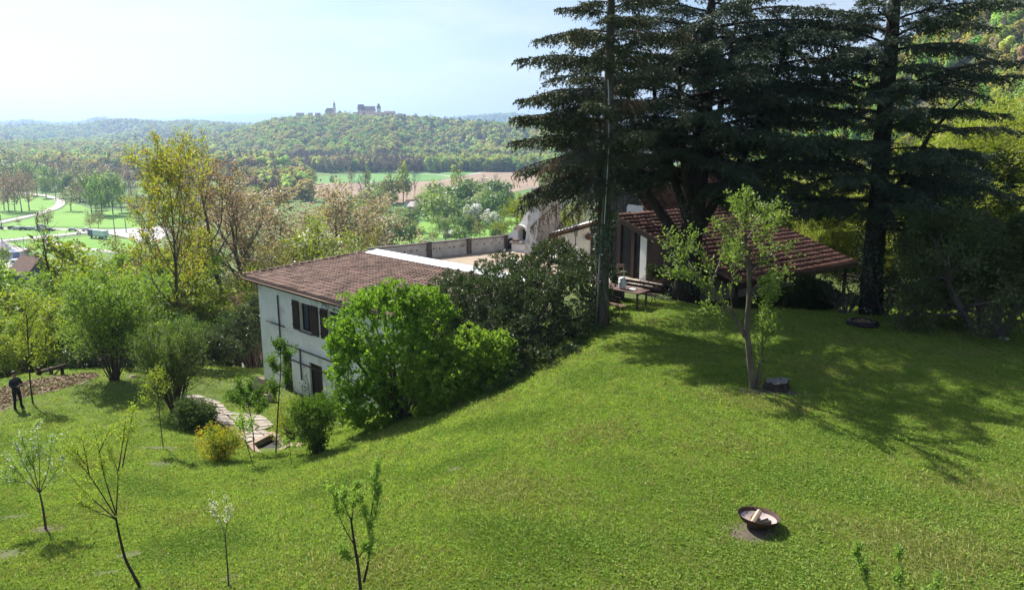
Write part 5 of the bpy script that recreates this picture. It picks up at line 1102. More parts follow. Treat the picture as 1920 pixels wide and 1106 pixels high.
for px, top, y, pr, wd, lab in [
  (22,560,47,TA,1.2,'bright green thicket tree above the person, at the frame edge'),(62,592,44,TBp,1.1,'lime thicket tree rising right behind the person'),(95,560,52,TA,1.2,'green thicket tree below the dark roofed farmhouse'),
  (130,540,57,TBp,1.2,'lime thicket tree between the farmhouse and the bare tree'),(165,505,62,TA,1.2,'tall green thicket tree right of the bare black tree'),(205,478,67,TBp,1.2,'lime thicket tree under the parked truck'),
  (245,468,72,TF,1.0,'olive thicket tree touching the tall maple stem'),(232,560,54,TA,1.2,'green thicket tree in the middle of the slope'),(185,565,50,TBp,1.1,'lime thicket tree behind the tall vase shaped shrub'),
  (122,622,46,TA,1.0,'young green thicket tree above the broken rail'),(40,640,42,TBp,.9,'small lime thicket tree over the leaf litter'),(262,600,55,TCp,1.1,'mid green thicket tree below the tall maple'),
  (300,612,52,TA,1.1,'green thicket tree at the foot of the tall maple'),(342,600,54,TCp,1.1,'dark green thicket tree right of the tall maple foot'),(282,530,68,TBp,1.0,'lime thicket tree behind the tall maple trunk'),
  (384,480,76,TF,1.0,'olive tree behind the thicket, right of the tall maple'),(352,565,60,TF,.9,'olive sapling like tree right of the tall maple trunk'),(405,585,56,TCp,1.2,'mid green thicket tree before the pale glints'),
  (440,555,60,TD,.8,'brown budding tree left of the roof corner'),(395,640,47,TCp,1.2,'low green thicket tree at the upper lawn edge'),(482,560,54,TF,.9,'olive tree touching the eave end of the white house'),
  (150,600,48,TA,1.0,'slim green thicket tree above the broken fence'),(78,520,60,TA,1.1,'pale green tree leaning in front of the dark farmhouse roof'),(8,610,45,TA,1.0,'green thicket tree at the very frame edge'),(325,560,64,TA,1.1,'tall green tree filling the gap right of the maple stem'),
  (215,600,47,TCp,1.0,'dark green thicket bush behind the vase shrub'),(448,600,50,TCp,1.1,'green thicket tree left of the white wall'),(415,520,66,TBp,1.0,'lime tree under the brown budding trees'),
  (112,520,68,TA,1.2,'pale green thicket tree at the trunk of the bare black tree'),(190,512,72,TBp,1.2,'lime thicket tree below the trailer, left of the maple'),(150,535,60,TA,1.3,'spreading green thicket tree in front of the bare black tree foot'),(262,520,64,TA,1.2,'green thicket tree against the maple stem'),(228,510,60,TBp,1.1,'lime thicket tree over the vase shaped shrub'),(45,575,52,TA,1.3,'green thicket tree hiding the base of the dark farmhouse'),(85,600,50,TBp,1.2,'lime thicket tree above the fallen rail'),(12,585,50,TBp,1.1,'lime thicket tree in the corner above the person'),(360,610,50,TA,1.1,'green thicket tree behind the low laurel'),(310,570,58,TBp,1.1,'lime thicket tree crossing the maple stem')]:
    put(px, top - (26 if px < 300 else 10), y, pr, 6.0, lab, wd * 1.35, group=GT)
GO2 = 'budding trees behind the tiled roof'
for px, top, y, pr, wd, lab in [(395,285,74,TD,.95,'tall brown budding tree just right of the golden maple'),(450,300,80,TD,.9,'brown budding tree with dark limbs left of the roof'),(508,348,96,TG,1.1,'brown budding tree at the start of the orchard behind the roof'),
  (548,340,104,TG,1.1,'brown budding tree in the middle of the orchard'),(592,346,100,TG,1.1,'tallest brown budding tree of the orchard behind the roof'),(636,360,96,TG,1.1,'brown budding tree at the end of the orchard'),
  (606,405,70,TE,1.0,'pale flowering tree right behind the tiled roof'),(672,428,68,TE,.9,'small flowering tree beside the roof flashing end'),(562,420,74,TE,.9,'flowering lime tree behind the roof verge'),
  (520,440,66,TF,.9,'olive tree over the far verge of the roof'),(692,418,84,TF,.7,'slim olive tree between the orchard and the hedgerow'),(470,420,90,TF,.9,'olive tree between the two brown trees and the orchard')]:
    put(px, top, y, pr, 12.0, lab, wd * (1.65 if 500 < px < 640 else 1.35), group=GO2)
LW = plant('willow_tree', 'x', 'tree', (0, 0, -200), dict(seed=67, h=8, r0=.16, n=(12, 7, 6), start=.25, ang=(50, 20), l1=.38, l2=.6, l3=.8, wig=.08, up=-.55, seg=(6, 4, 4, 3)), dict(per=3, size=.2, spread=.07, ratio=.25, upb=-.3, keep=.7), L_lime, wm=M_bark)
for px, top, y, wd, lab in [(962,372,60,.9,'bright weeping willow just left of the fireplace chimney'),(985,360,64,.9,'weeping willow rising behind the fireplace chimney'),(1088,375,60,1.0,'weeping willow between spruce trunk and fireplace'),(1062,392,63,.9,'weeping willow above the outhouse roof')]:
    put(px, top, y, LW, 8.0, lab, wd, group='weeping willows behind the terrace')
# golden maple: the tall tree on the slope
tm = at_y(300, 242, 61); g = H(tm[0], 61)
gm = plant('maple_tree', 'tall golden green maple standing above the thicket', 'tree', (tm[0], 61, g - .1), dict(seed=71, h=tm[2] - g, r0=.30, n=(17, 8, 6), start=.36, ang=(42, 16), l1=.36, l2=.42, l3=.42, wig=.07, up=.35, seg=(9, 5, 4, 2), rmin=.012, shape=lambda t: .55 + .75 * math.sin(min(1, t * 1.25 + .15) * 2.6)), dict(per=7, size=.27, spread=.18, ratio=.6, keep=.85), leafmat('golden_green_leaves', (.30, .31, .03), (.40, .40, .05), trans=.45, c3=(.34, .17, .07), f3=.10), wm=M_bark)
bt_ = at_y(106, 392, 62); g = H(bt_[0], 62)
plant('bare_tree', 'leafless black tree spreading before the parked cars', 'tree', (bt_[0], 62, g), dict(seed=73, h=bt_[2] - g, r0=.22, n=(9, 5, 4), start=.5, ang=(75, 22), l1=.34, l2=.5, l3=.5, wig=.12, up=.3, seg=(7, 6, 4, 3), rmin=.02), dict(per=1, size=.1, spread=.05, keep=.05), L_bud, wm=M_dark_bark)

# ------------------------------------------------------------------ bushes by the white house
def ebush(name, label, ells_px, base, nw, lm, per, size, ratio, seed, inner=.7, upb=.5, stems=26, sr=.03, wm=M_twig, group=None, extra=None, flat=.25):
    """ells_px: (px, py, distance, half width, half depth, half height in metres)"""
    r = thing(name, label, 'bush', base, 0, group); rg = np.random.default_rng(seed); b = np.array(base, float)
    E = [tuple(at_y(a[0], a[1], a[2]) - b) + tuple(a[3:6]) for a in ells_px]; c = MB(); T = mound(c, E, nw, rg, per, size, ratio, inner, upb, flat=flat)
    st = stems_to(T, (0, 0, -.1), rg, sr, stems); st.build('stems', wm, r); c.build('foliage', lm, r)
    if extra: c = MB(); mound(c, E, extra[0], rg, extra[2], extra[3], ratio, .75, .5); c.build('blossom', extra[1], r)
    return r
bs = at_y(752, 740, 26.2); bs[2] = H(bs[0], bs[1])
ebush('maple_bush', 'big fresh green bush hiding the corner of the white house', [(715,615,26.5,1.75,1.5,1.35),(668,695,26,1.0,1.0,1.15),(760,680,26.3,1.6,1.5,1.6),(690,755,26,.95,.9,.9),(800,590,27,1.15,1.1,.8),(645,640,26.3,.6,.7,.6),(700,570,26.6,.7,.8,.5),(780,560,27,.9,.9,.5),(700,780,25.8,.9,.8,.5),(650,760,25.6,.6,.6,.6),(735,550,26.8,.5,.5,.5)], bs, 3000, leafmat('fresh_bush_leaves', (.15, .27, .035), (.22, .345, .055), trans=.42, rough=.45), 8, .15, .55, 81, .62, stems=40, sr=.04, wm=M_bark)
tk = MB(); tk.tube([at_y(772, 800, bs[1] - .4), at_y(757, 760, bs[1] - .3), at_y(742, 715, bs[1] - .1), at_y(728, 650, bs[1] + .2)], [.11, .09, .07, .05], 8)
o = tk.build('trunk', M_bark, None); o.parent = [q for q in scene.objects if q.get('label', '').startswith('big fresh green bush')][0]; o.location = -Vector(bs)
br = at_y(960, 720, 27.5); br[2] = H(br[0], br[1])
ebush('rhododendron', 'large dark glossy rhododendron between the tiled roof and the spruce', [(905,570,29,1.6,1.4,1.2),(965,530,31,1.4,1.3,1.0),(1035,500,32,1.3,1.1,.9),(1075,570,29.5,1.0,1.2,1.5),(925,640,27.5,1.6,1.4,1.3),(1005,610,28.5,1.6,1.4,1.5),(1055,655,27.8,1.2,1.2,1.1),(860,560,29,1.0,1.0,.9),(985,690,26.6,1.5,1.2,.9),(1040,470,33,.8,.8,.5),(845,640,27.5,1.0,1.0,1.2),(1085,500,31,.7,.8,.7),(1100,620,28.6,.5,.6,1.0),(930,715,26.0,1.3,1.0,.9),(1020,705,26.0,1.3,1.1,.9),(1075,690,26.4,.8,.8,.8),(1000,555,29.5,1.5,1.2,1.1),(960,735,25.0,1.2,.9,.6),(1050,715,25.4,1.0,.9,.6)], br, 9000, L_rhodo, 9, .145, .34, 82, .70, upb=.25, stems=130, sr=.035, wm=M_grey_twig, flat=.18)
rr_ = at_y(880, 525, 32.5)
ebush('rhododendron', 'thin leggy rhododendron branch leaning over the red tiles', [(850,518,33.5,.55,.6,.32),(905,500,34,.5,.6,.35),(945,485,34,.55,.6,.35),(880,540,32.5,.6,.6,.4),(820,540,32,.4,.5,.5),(985,500,33,.7,.6,.5)], (rr_[0] + 1.2, 31.0, H(rr_[0] + 1.2, 31)), 330, L_rhodo, 9, .15, .34, 83, .5, upb=.25, stems=40, sr=.02, wm=M_grey_twig, flat=.18)
bl_ = at_y(870, 740, 26.0); bl_[2] = H(bl_[0], bl_[1])
ebush('green_bush', 'lower light green bush in front of the dark rhododendron', [(860,705,25.6,1.2,1.0,.95),(820,735,25.4,.9,.9,.8),(910,690,25.8,1.0,.9,.7),(845,655,26,.6,.7,.5),(935,730,25.2,.8,.8,.55),(850,760,25.2,.9,.8,.5),(900,745,25.2,.9,.8,.5),(800,690,25.4,.9,.8,.9),(880,650,25.6,1.0,.8,.6),(925,650,25.8,.8,.8,.5),(835,720,25,.9,.8,.8),(870,768,25,1.0,.8,.5),(925,752,25,.9,.8,.5),(820,770,25.2,.8,.8,.5),(965,735,25.2,.8,.8,.5)], bl_, 3900, L_spring, 8, .13, .5, 84, .62, stems=40, sr=.025)
# shrubs round the path and the lower lawn
def vase(name, label, base_px, top_py, lm, seed, stems=22, fan=30, wide=1.0, leaf=None, n=(7, 4, 0), wm=M_twig, r0=.028, cat='shrub', extra=None, l1=.3):
    g = ground(*base_px); top = at_y(base_px[0], top_py, g[1]); h = top[2] - g[2]
    sk = dict(seed=seed, h=h, r0=r0, n=n, start=.22, ang=(35, 18), l1=l1, l2=.5, wig=.08, up=.15, stems=stems, fan=fan, seg=(6, 4, 3, 2), rmin=.005)
    r = plant(name, label, cat, g, sk, leaf or dict(per=6, size=.11, spread=.05, ratio=.4), lm, wm=wm, extra=extra, parts=('stems', 'foliage')); s = r.scale[0]; r.scale = (s * wide * 1.25, s * wide * 1.25, s); return r
vase('shrub', 'tall vase shaped green shrub with many stems at the lawn edge', (215,712), 500, L_spring, 91, 30, 24, 1.0, dict(per=4, size=.14, spread=.09, ratio=.42), n=(9,5,0))
vase('shrub', 'twiggy brown stemmed shrub with thin leaves beside the stone path', (330,772), 600, leafmat('thin_olive_leaves', (.12, .19, .04), (.17, .23, .055), trans=.4), 92, 34, 22, .9, dict(per=4, size=.09, spread=.05, ratio=.35), n=(8,5,0))
b = ground(362, 805); ebush('shrub', 'grey green rounded shrub between stone path and yellow forsythia', [(362,780,b[1],.85,.8,.65),(350,765,b[1],.5,.5,.5),(385,775,b[1],.5,.5,.5)], b, 1500, L_sage, 6, .10, .32, 93, .4, stems=40, sr=.012)
b = ground(412, 862); ebush('forsythia', 'forsythia shrub covered with yellow flowers near the stone basin', [(412,832,b[1],.8,.7,.5),(395,815,b[1]-.1,.5,.5,.4),(435,822,b[1],.5,.5,.45),(410,845,b[1]-.2,.6,.5,.3)], b, 800, L_lime, 4, .085, .4, 94, .2, stems=90, sr=.008, extra=(520, L_yellow, 3, .055))
b = ground(600, 850); ebush('shrub', 'dark twiggy shrub at the end of the path with a round shadow', [(585,790,b[1],.75,.7,.8),(605,765,b[1]+.2,.55,.6,.55),(598,830,b[1],.35,.35,.4),(565,770,b[1],.45,.5,.5)], b, 1500, L_mid, 6, .085, .42, 95, .4, stems=70, sr=.012)
b = ground(545, 835); ebush('shrub', 'yellow green open shrub between the basin and the white house', [(545,775,b[1]+1.2,.8,.7,.8),(530,805,b[1]+.5,.55,.5,.5),(625,770,b[1]+1,.6,.6,.8)], b + np.array([0, .6, 0]), 750, L_lime, 5, .085, .38, 96, .35, stems=90, sr=.008, extra=(90, L_yellow, 3, .06))
b = ground(455, 770); ebush('shrub', 'low leafy shrub beside the big boulder', [(455,745,b[1]+2,.8,.6,.55),(478,752,b[1]+1.5,.5,.5,.4)], b + np.array([0, 1.5, 0]), 700, L_mid, 6, .11, .5, 97, .4, stems=30, sr=.012)
b = at_y(470, 640, 45); b[2] = H(b[0], b[1]); ebush('laurel_bush', 'glossy dark laurel left of the white house wall', [(470,615,45,1.3,1.2,1.2),(440,635,44.5,1.2,1.2,1.0),(485,585,46,.9,1,1.0),(415,640,45,1.1,1.2,.9)], b, 2300, L_rhodo, 8, .17, .4, 98, .6, stems=40)
b = at_y(365, 660, 42); b[2] = H(b[0], b[1]); ebush('laurel_bush', 'dark low laurel at the upper end of the stone path', [(385,650,42,1.2,1.0,.8),(350,665,41.5,.9,.9,.7),(420,655,42.5,.9,1.0,.6)], b, 1500, L_rhodo, 8, .15, .4, 99, .55, stems=30)
b = at_y(150, 690, 41); b[2] = H(b[0], b[1]); ebush('laurel_bush', 'glossy laurel behind the broken rail fence', [(150,680,41,1.1,.9,.8),(260,670,41,1.0,.9,.8),(190,690,42,.9,.9,.6)], b, 1500, L_rhodo, 8, .15, .4, 100, .55, stems=30)
# shrubs along the main house
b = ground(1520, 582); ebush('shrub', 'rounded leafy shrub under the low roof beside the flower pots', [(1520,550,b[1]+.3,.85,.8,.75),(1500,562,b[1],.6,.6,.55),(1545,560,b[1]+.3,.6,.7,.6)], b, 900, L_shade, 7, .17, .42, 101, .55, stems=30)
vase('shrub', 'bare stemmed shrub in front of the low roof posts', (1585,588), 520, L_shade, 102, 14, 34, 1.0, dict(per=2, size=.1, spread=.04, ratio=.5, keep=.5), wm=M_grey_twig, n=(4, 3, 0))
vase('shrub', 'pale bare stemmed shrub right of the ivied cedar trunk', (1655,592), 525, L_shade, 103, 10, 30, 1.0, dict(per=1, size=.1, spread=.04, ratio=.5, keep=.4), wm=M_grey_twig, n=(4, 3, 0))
g = ground(1855, 627)
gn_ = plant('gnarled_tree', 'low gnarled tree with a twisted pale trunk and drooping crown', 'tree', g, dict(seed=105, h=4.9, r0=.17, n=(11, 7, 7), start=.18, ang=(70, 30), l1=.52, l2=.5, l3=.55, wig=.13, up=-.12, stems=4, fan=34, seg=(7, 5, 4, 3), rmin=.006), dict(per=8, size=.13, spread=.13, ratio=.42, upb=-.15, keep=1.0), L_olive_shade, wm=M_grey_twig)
b = at_y(1760, 585, 36); b[2] = H(b[0], b[1]); ebush('hedge', 'dark shaded hedge along the far edge of the lawn', [(x, 560 + 8 * math.sin(x), 35.5 + .3 * math.sin(x * .1), 1.1, 1.0, 1.0 + .2 * math.sin(x * .07)) for x in range(1690, 1990, 34)] + [(1600, 528, 42, 1.3, 1, .8), (1650, 530, 41, 1.3, 1, .9), (1560, 525, 43, 1.3, 1, .8)], b, 4200, L_shade, 6, .14, .5, 106, .5, stems=60)  # last lobes added to darken the bright gap under the low roof
b = at_y(1860, 500, 38); b[2] = H(b[0], b[1]); ebush('evergreen_bush', 'tall evergreen bush behind the gnarled tree, its top added as deep shade', [(1800,450,38.5,1.8,1.4,2.6),(1880,430,38.5,1.9,1.4,2.8),(1940,450,38.5,1.6,1.4,2.6),(1735,470,38.5,1.4,1.3,2.3),(1840,380,39,1.5,1.3,1.6),(1760,400,39,1.3,1.2,1.5),(1860,540,38,2.2,1.3,1.5),(1760,540,38,1.9,1.3,1.5),(1920,380,39,1.3,1.2,1.4),(1800,335,39.5,1.3,1.2,1.2),(1870,325,39.5,1.3,1.2,1.2),(1735,350,39.5,1.1,1.1,1.2),(1930,330,39.5,1.2,1.2,1.2)], b, 9800, L_shade, 6, .17, .5, 107, .6, stems=60)  # upper lobes added so the lower bamboo behind looks deep in shade
# ------------------------------------------------------------------ young trees on the lawn, traced limb by limb
def traced(name, label, limbs, y0=None, r0=.03, twn=0, twl=.4, leaf=None, lm=None, wm=M_twig, seed=0, group=None, extra=None, dep=.35, cat='sapling', stake=None, stem_n=7):
    """limbs: pixel polylines of the photo, the first one the trunk; each limb wanders in depth so the crown is round"""
    rad = [L[0][2] if len(L[0]) > 2 else None for L in limbs]; limbs = [[q[:2] for q in L] for L in limbs]
    rg = np.random.default_rng(seed); b = ground(*limbs[0][0]) if y0 is None else at_y(limbs[0][0][0], limbs[0][0][1], y0)
    yb = b[1]; mb = MB(); tw = []; done = []
    if y0 is not None: b = np.array([b[0], y0, H(b[0], y0)])
    for li, L in enumerate(limbs):
        n = len(L)
        if li == 0: ys = np.full(n, yb); 
        else:
            # start at the depth of the nearest point already drawn
            s0 = min(done, key=lambda q: abs(q[0] - L[0][0]) + abs(q[1] - L[0][1])); dd = rg.uniform(-1, 1) * dep; ys = s0[2] + dd * np.linspace(0, 1, n)
        P = np.array([at_y(px, py, y) for (px, py), y in zip(L, ys)]) - b
        if li == 0: P[0, 2] = min(P[0, 2], -.05)
        done += [(px, py, y) for (px, py), y in zip(L, ys)]
        if n > 2:
            t = np.linspace(0, n - 1, n * 3); k = np.minimum(t.astype(int), n - 2); P = P[k] + (P[k+1] - P[k]) * (t - k)[:, None]
            for _ in range(2): P[1:-1] = .25 * P[:-2] + .5 * P[1:-1] + .25 * P[2:]
        r_ = r0 if li == 0 else (rad[li] or r0 * .36)
        mb.tube(P, r_ * np.linspace(1.0, .55 if li == 0 else .2, len(P)), stem_n, cap=False)
        if li > 0:
            tw.append(P[len(P) // 4:] if len(P) > 4 else P)
            for j in range(twn):
                q = rg.uniform(.25, 1) * (len(P) - 1); k = min(int(q), len(P) - 2); p = P[k] + (P[k+1] - P[k]) * (q - k)
                P2, _ = bpath(rg, p, branch_off(rg, P[k+1] - P[k], R(rg.uniform(25, 60)), rg.uniform(0, 6.28)), twl * rg.uniform(.5, 1.2), 3, .1, .3); mb.tube(P2, r_ * .28 * np.linspace(1, .4, 4), 4, cap=False); tw.append(P2)
    r = thing(name, label, cat, b, 0, group); mb.build('trunk', wm, r)
    if leaf: c = MB(); sprout(c, tw, rg, **leaf); c.build('leaves', lm, r)
    if extra: c = MB(); sprout(c, tw, rg, **extra[0]); c.build('blossom', extra[1], r)
    return r, b
GS = 'young trees on the lawn'
L_fresh = leafmat('young_tree_leaves', (.20, .31, .065), (.30, .41, .105), trans=.45, spec=.3)
L_limes = leafmat('opening_buds', (.28, .36, .05), (.36, .42, .08), trans=.45)
traced('sapling', 'young fruit tree with white blossom nearest the frame edge', [[(86,992),(81,955),(74,922)],[(74,924),(52,905),(30,880),(6,845)],[(74,924),(56,890),(40,862),(27,825)],[(73,922),(64,880),(58,840),(62,800)],[(74,922),(75,880),(72,835),(66,790)],[(75,922),(88,890),(95,855),(96,815)],[(76,922),(92,905),(108,880),(116,858)],[(52,905),(30,902),(4,895)],[(64,880),(48,850),(40,812)]],
       r0=.035, twn=7, twl=.42, leaf=dict(per=16, size=.05, spread=.045, ratio=.55), lm=L_fresh, seed=201, group=GS, extra=(dict(per=2, size=.06, spread=.035, ratio=.8, keep=.8), L_white))
traced('sapling', 'tall open young tree with a bent bare stem and long whips', [[(266,1104),(250,1077),(235,1050),(225,1010),(217,970)],[(217,973),(190,962),(160,950),(133,925)],[(216,971),(175,937),(150,912),(122,880)],[(216,966),(182,912),(167,890),(140,857),(115,835)],[(167,890),(160,850),(152,815)],[(160,870),(145,850),(137,837)],[(217,962),(195,892),(191,872),(185,840),(175,803)],[(218,965),(220,922),(222,882),(207,852),(185,803)],[(222,882),(228,845),(232,815),(236,778)],[(229,878),(238,830),(244,800),(252,760)],[(185,850),(196,825),(208,800)]],
       r0=.036, twn=9, twl=.30, leaf=dict(per=7, size=.05, spread=.025, ratio=.5), lm=L_limes, seed=202, group=GS, wm=M_dark_bark)
traced('sapling', 'small sapling with pale blossom standing on a grass heap', [[(429,1102),(425,1040),(422,1003)],[(422,1003),(412,975),(399,938)],[(422,1004),(427,970),(425,936)],[(416,985),(404,965),(400,950)],[(424,990),(430,965),(429,945)]], r0=.018, twn=5, twl=.14, leaf=dict(per=5, size=.04, spread=.02, ratio=.6), lm=L_limes, seed=203, group=GS, extra=(dict(per=2, size=.045, spread=.025, ratio=.8), L_white))
traced('sapling', 'young pear tree with two dark stems at the bottom of the lawn', [[(677,1112),(672,1060),(664,1018),(658,970)],[(682,1090,.026),(692,1050),(692,1000),(693,975)],[(664,1020),(645,990),(630,950),(622,912)],[(659,975),(646,950),(640,928)],[(660,975),(664,935),(666,903)],[(692,1005),(686,965),(678,935)],[(693,978),(702,930),(706,890),(707,858)],[(693,990),(706,960),(714,912)],[(672,1040),(655,1048),(640,1028)],[(672,1045),(690,1020),(700,1008)]], r0=.032, twn=5, twl=.16, leaf=dict(per=24, size=.05, spread=.032, ratio=.55), lm=L_fresh, seed=204, group=GS, wm=M_dark_bark)
traced('sapling', 'leafy sapling whose three shoots rise over the lower frame edge', [[(1690,1290),(1688,1200),(1687,1130)],[(1687,1135),(1688,1080),(1684,1033)],[(1687,1150),(1640,1120),(1613,1080),(1606,1016)],[(1688,1150),(1730,1120),(1752,1095),(1760,1074)],[(1630,1108),(1622,1070),(1612,1045)]], y0=9.4, r0=.026, twn=6, twl=.10, leaf=dict(per=26, size=.046, spread=.024, ratio=.55), lm=L_fresh, seed=205, group=GS)
traced('sapling', 'slim lime green sapling in front of the twiggy shrub', [[(306,838),(300,790),(297,750),(294,712)],[(297,755),(285,735),(274,722)],[(297,748),(308,730),(313,715)],[(296,735),(288,715),(286,700)],[(295,725),(302,705),(303,695)],[(298,770),(284,760),(274,748)]], r0=.02, twn=7, twl=.35, leaf=dict(per=5, size=.09, spread=.06, ratio=.5), lm=L_lime, seed=206, group=GS)
traced('sapling', 'dense dark leaved young tree by the stone basin', [[(517,850),(520,790),(524,730),(527,690),(526,652)],[(522,760),(512,735),(505,715)],[(523,740),(535,720),(540,700)],[(525,705),(514,690),(508,680)],[(526,690),(536,675),(538,662)],[(526,672),(521,660),(523,648)]], r0=.028, twn=10, twl=.42, leaf=dict(per=12, size=.10, spread=.05, ratio=.55), lm=L_mid, seed=207, group=GS, wm=M_dark_bark)
traced('sapling', 'young tree with dark green tuft leaning over the path', [[(477,848),(474,800),(468,770),(462,742)],[(470,780),(452,762),(436,745)],[(468,770),(480,750),(488,735)],[(465,755),(455,735),(448,720)],[(463,745),(468,728),(472,715)],[(472,790),(487,770),(495,760)]], r0=.024, twn=9, twl=.38, leaf=dict(per=9, size=.10, spread=.05, ratio=.55), lm=L_mid, seed=208, group=GS, wm=M_dark_bark)
traced('sapling', 'thin pale leaved sapling between forsythia and basin', [[(475,872),(464,838),(455,800)],[(462,830),(452,812),(447,795)],[(460,820),(468,802),(470,790)],[(457,808),(455,790),(452,778)]], r0=.015, twn=7, twl=.3, leaf=dict(per=6, size=.09, spread=.05, ratio=.55), lm=L_fresh, seed=209, group=GS)
traced('sapling', 'tiny sapling casting a spot of shade beside the basin', [[(546,872),(545,848),(541,822)],[(545,850),(552,838),(555,828)],[(544,845),(536,832),(531,824)]], r0=.012, twn=6, twl=.2, leaf=dict(per=5, size=.075, spread=.04, ratio=.55), lm=L_fresh, seed=210, group=GS)
pl_, pb_ = traced('sapling', 'slender young tree right beside the person', [[(62,757),(57,725),(55,690),(52,640),(50,590)],[(55,690),(44,660),(36,630)],[(54,680),(66,650),(74,620)],[(53,650),(42,620),(36,590)],[(52,640),(62,605),(66,575)],[(51,610),(48,580),(46,560)],[(55,700),(68,680),(80,665)]], r0=.04, twn=8, twl=.8, leaf=dict(per=6, size=.13, spread=.10, ratio=.5), lm=L_lime, seed=211, group=GS, wm=M_dark_bark, dep=1.0)
# the two-stemmed tree in the middle of the lawn
L_tree = leafmat('lawn_tree_leaves', (.155, .235, .045), (.235, .315, .075), trans=.42, spec=.35)
traced('lawn_tree', 'ragged two stemmed tree with fresh leaves in the middle of the lawn', [[(1413,728),(1408,690),(1403,647),(1400,610),(1405,560),(1405,510),(1402,470)],[(1421,722,.075),(1424,690),(1425,676),(1431,655),(1428,640)],[(1398,632,.07),(1374,586),(1341,557),(1325,535),(1300,505),(1262,480)],[(1402,480,.06),(1396,440),(1398,400),(1400,360)],[(1405,520,.045),(1420,500),(1442,477),(1462,462),(1490,456)],[(1405,560,.035),(1428,552),(1453,539)],[(1341,557,.04),(1335,520),(1318,480),(1287,441)],[(1335,530,.035),(1350,490),(1365,455),(1362,420)],[(1374,586,.03),(1368,545),(1380,500),(1378,460)],[(1320,530,.025),(1290,520),(1262,510)],[(1405,500,.035),(1385,470),(1372,440),(1350,415)],[(1400,450,.03),(1418,425),(1430,400),(1448,385)],[(1397,420,.025),(1385,395),(1380,375)],[(1431,650,.02),(1428,620),(1432,580),(1440,560)],[(1430,650,.02),(1440,625),(1446,600)],[(1404,470,.03),(1430,450),(1455,420)],[(1300,505,.02),(1280,470),(1262,455)],[(1360,575,.02),(1345,590),(1330,580)],[(1412,540,.025),(1430,525),(1470,505)]],
       r0=.105, twn=11, twl=.55, leaf=dict(per=8, size=.10, spread=.07, ratio=.52, keep=.9), lm=L_tree, seed=212, cat='tree', wm=M_bark, dep=1.3, stem_n=9)
sg = ground(1457, 728); st = thing('tree_stump', 'old grey tree stump at the foot of the two stemmed tree', 'stump', sg)
rg = np.random.default_rng(7); mb = MB(); n = 22
an = np.linspace(0, 2 * math.pi, n, endpoint=False); rr1 = .40 * (1 + .10 * np.sin(an * 3) + rg.normal(0, .05, n)); rr2 = .34 * (1 + .08 * np.sin(an * 3) + rg.normal(0, .05, n))
V = [(math.cos(a) * r * 1.15, math.sin(a) * r * 1.15, -.1) for a, r in zip(an, rr1)] + [(math.cos(a) * r, math.sin(a) * r, .14 + rg.normal(0, .02)) for a, r in zip(an, rr2)] + [(math.cos(a) * r * .97, math.sin(a) * r * .97, .25 + .05 * math.cos(a) + rg.normal(0, .025)) for a, r in zip(an, rr2)]
mb.add(V, [(k*n + i, k*n + (i+1) % n, (k+1)*n + (i+1) % n, (k+1)*n + i) for k in range(2) for i in range(n)]); mb.build('bark', M_dark_bark, st)
tp_ = [V[2*n + i] for i in range(n)] + [(0.03, 0, .24)]; MB().add([(x, y, z + .003) for x, y, z in tp_], [(i, (i+1) % n, n) for i in range(n)]).build('cut_top', mat('grey_cut_wood', (.19, .185, .18), (.09, .085, .08), scale=6, rough=.95, bump=.5), st)

# ------------------------------------------------------------------ fire bowl
M_rust = mat('rusty_steel', (.085, .045, .034), (.05, .034, .032), scale=9, rough=.75, metal=.35, bump=.15)
M_ash = mat('pale_ash', (.42, .35, .34), (.33, .27, .265), scale=7, rough=1, bump=.2, bscale=40)
M_split = mat('split_wood', (.62, .47, .33), (.48, .34, .22), scale=5, rough=.9, stretch=(1, 1, .2))
M_char = mat('charred_wood', (.02, .018, .017), (.045, .04, .037), scale=14, rough=.9, bump=.5)
M_dirt = mat('bare_dirt', (.125, .10, .075), (.075, .062, .045), scale=5, rough=1, bump=.5, bscale=30, c3=(.10, .11, .045), scale3=4, lo3=.5, hi3=.65)
fg = ground(1420, 988); fg[2] -= .08; fb_ = thing('fire_bowl', 'rusty steel fire bowl with ash on a ring foot on the lawn', 'fire bowl', fg)
fb_.rotation_euler = (R(-2), R(5), .4)
RB = .40
b = MB(); b.lathe([(RB, .33), (RB * .93, .27), (RB * .78, .205), (RB * .5, .155), (.02, .135), (.0, .135)][::-1], n=40); b.lathe([(0, .145), (RB * .5, .166), (RB * .77, .216), (RB * .92, .278), (RB - .006, .333), (RB, .33)][::-1], n=40); b.build('bowl', M_rust, fb_)
b = MB(); b.lathe([(.17, 0), (.17, .17)], n=28); b.lathe([(.162, .17), (.162, 0)], n=28); b.build('ring_foot', M_rust, fb_)
b = MB(); rgA = np.random.default_rng(2); pr = [(0, .176), (RB * .25, .172), (RB * .5, .186), (RB * .72, .222), (RB * .84, .262)]; b.lathe(pr[::-1], n=36); o = b.build('ash', M_ash, fb_)
for v in o.data.vertices: v.co.z += rgA.normal(0, .004)
def log(label, c, L, az, pit, w, m=M_split, burnt=False):
    poly = [(-w, -w * .5), (w, -w * .6), (w * .75, w * .3), (.0, w * .85), (-w * .7, w * .35)]; mb = MB(); mb.prism([(-L / 2, y, z) for y, z in poly], (L, 0, 0)); o = mb.build('firewood_log', m)
    o.location = tuple(np.array(fg) + np.array(c)); o.rotation_euler = (0, R(-pit), R(az)); tag(o, label, 'firewood')
log('pale split log leaning across the fire bowl', (-.03, .03, .29), .34, 50, 18, .055)
log('darker split log lying under the pale one in the ash', (.02, .06, .235), .30, 100, 4, .045, M_oak)
log('short charred log on the near side of the bowl', (.05, -.10, .245), .26, 20, 6, .06, M_char)
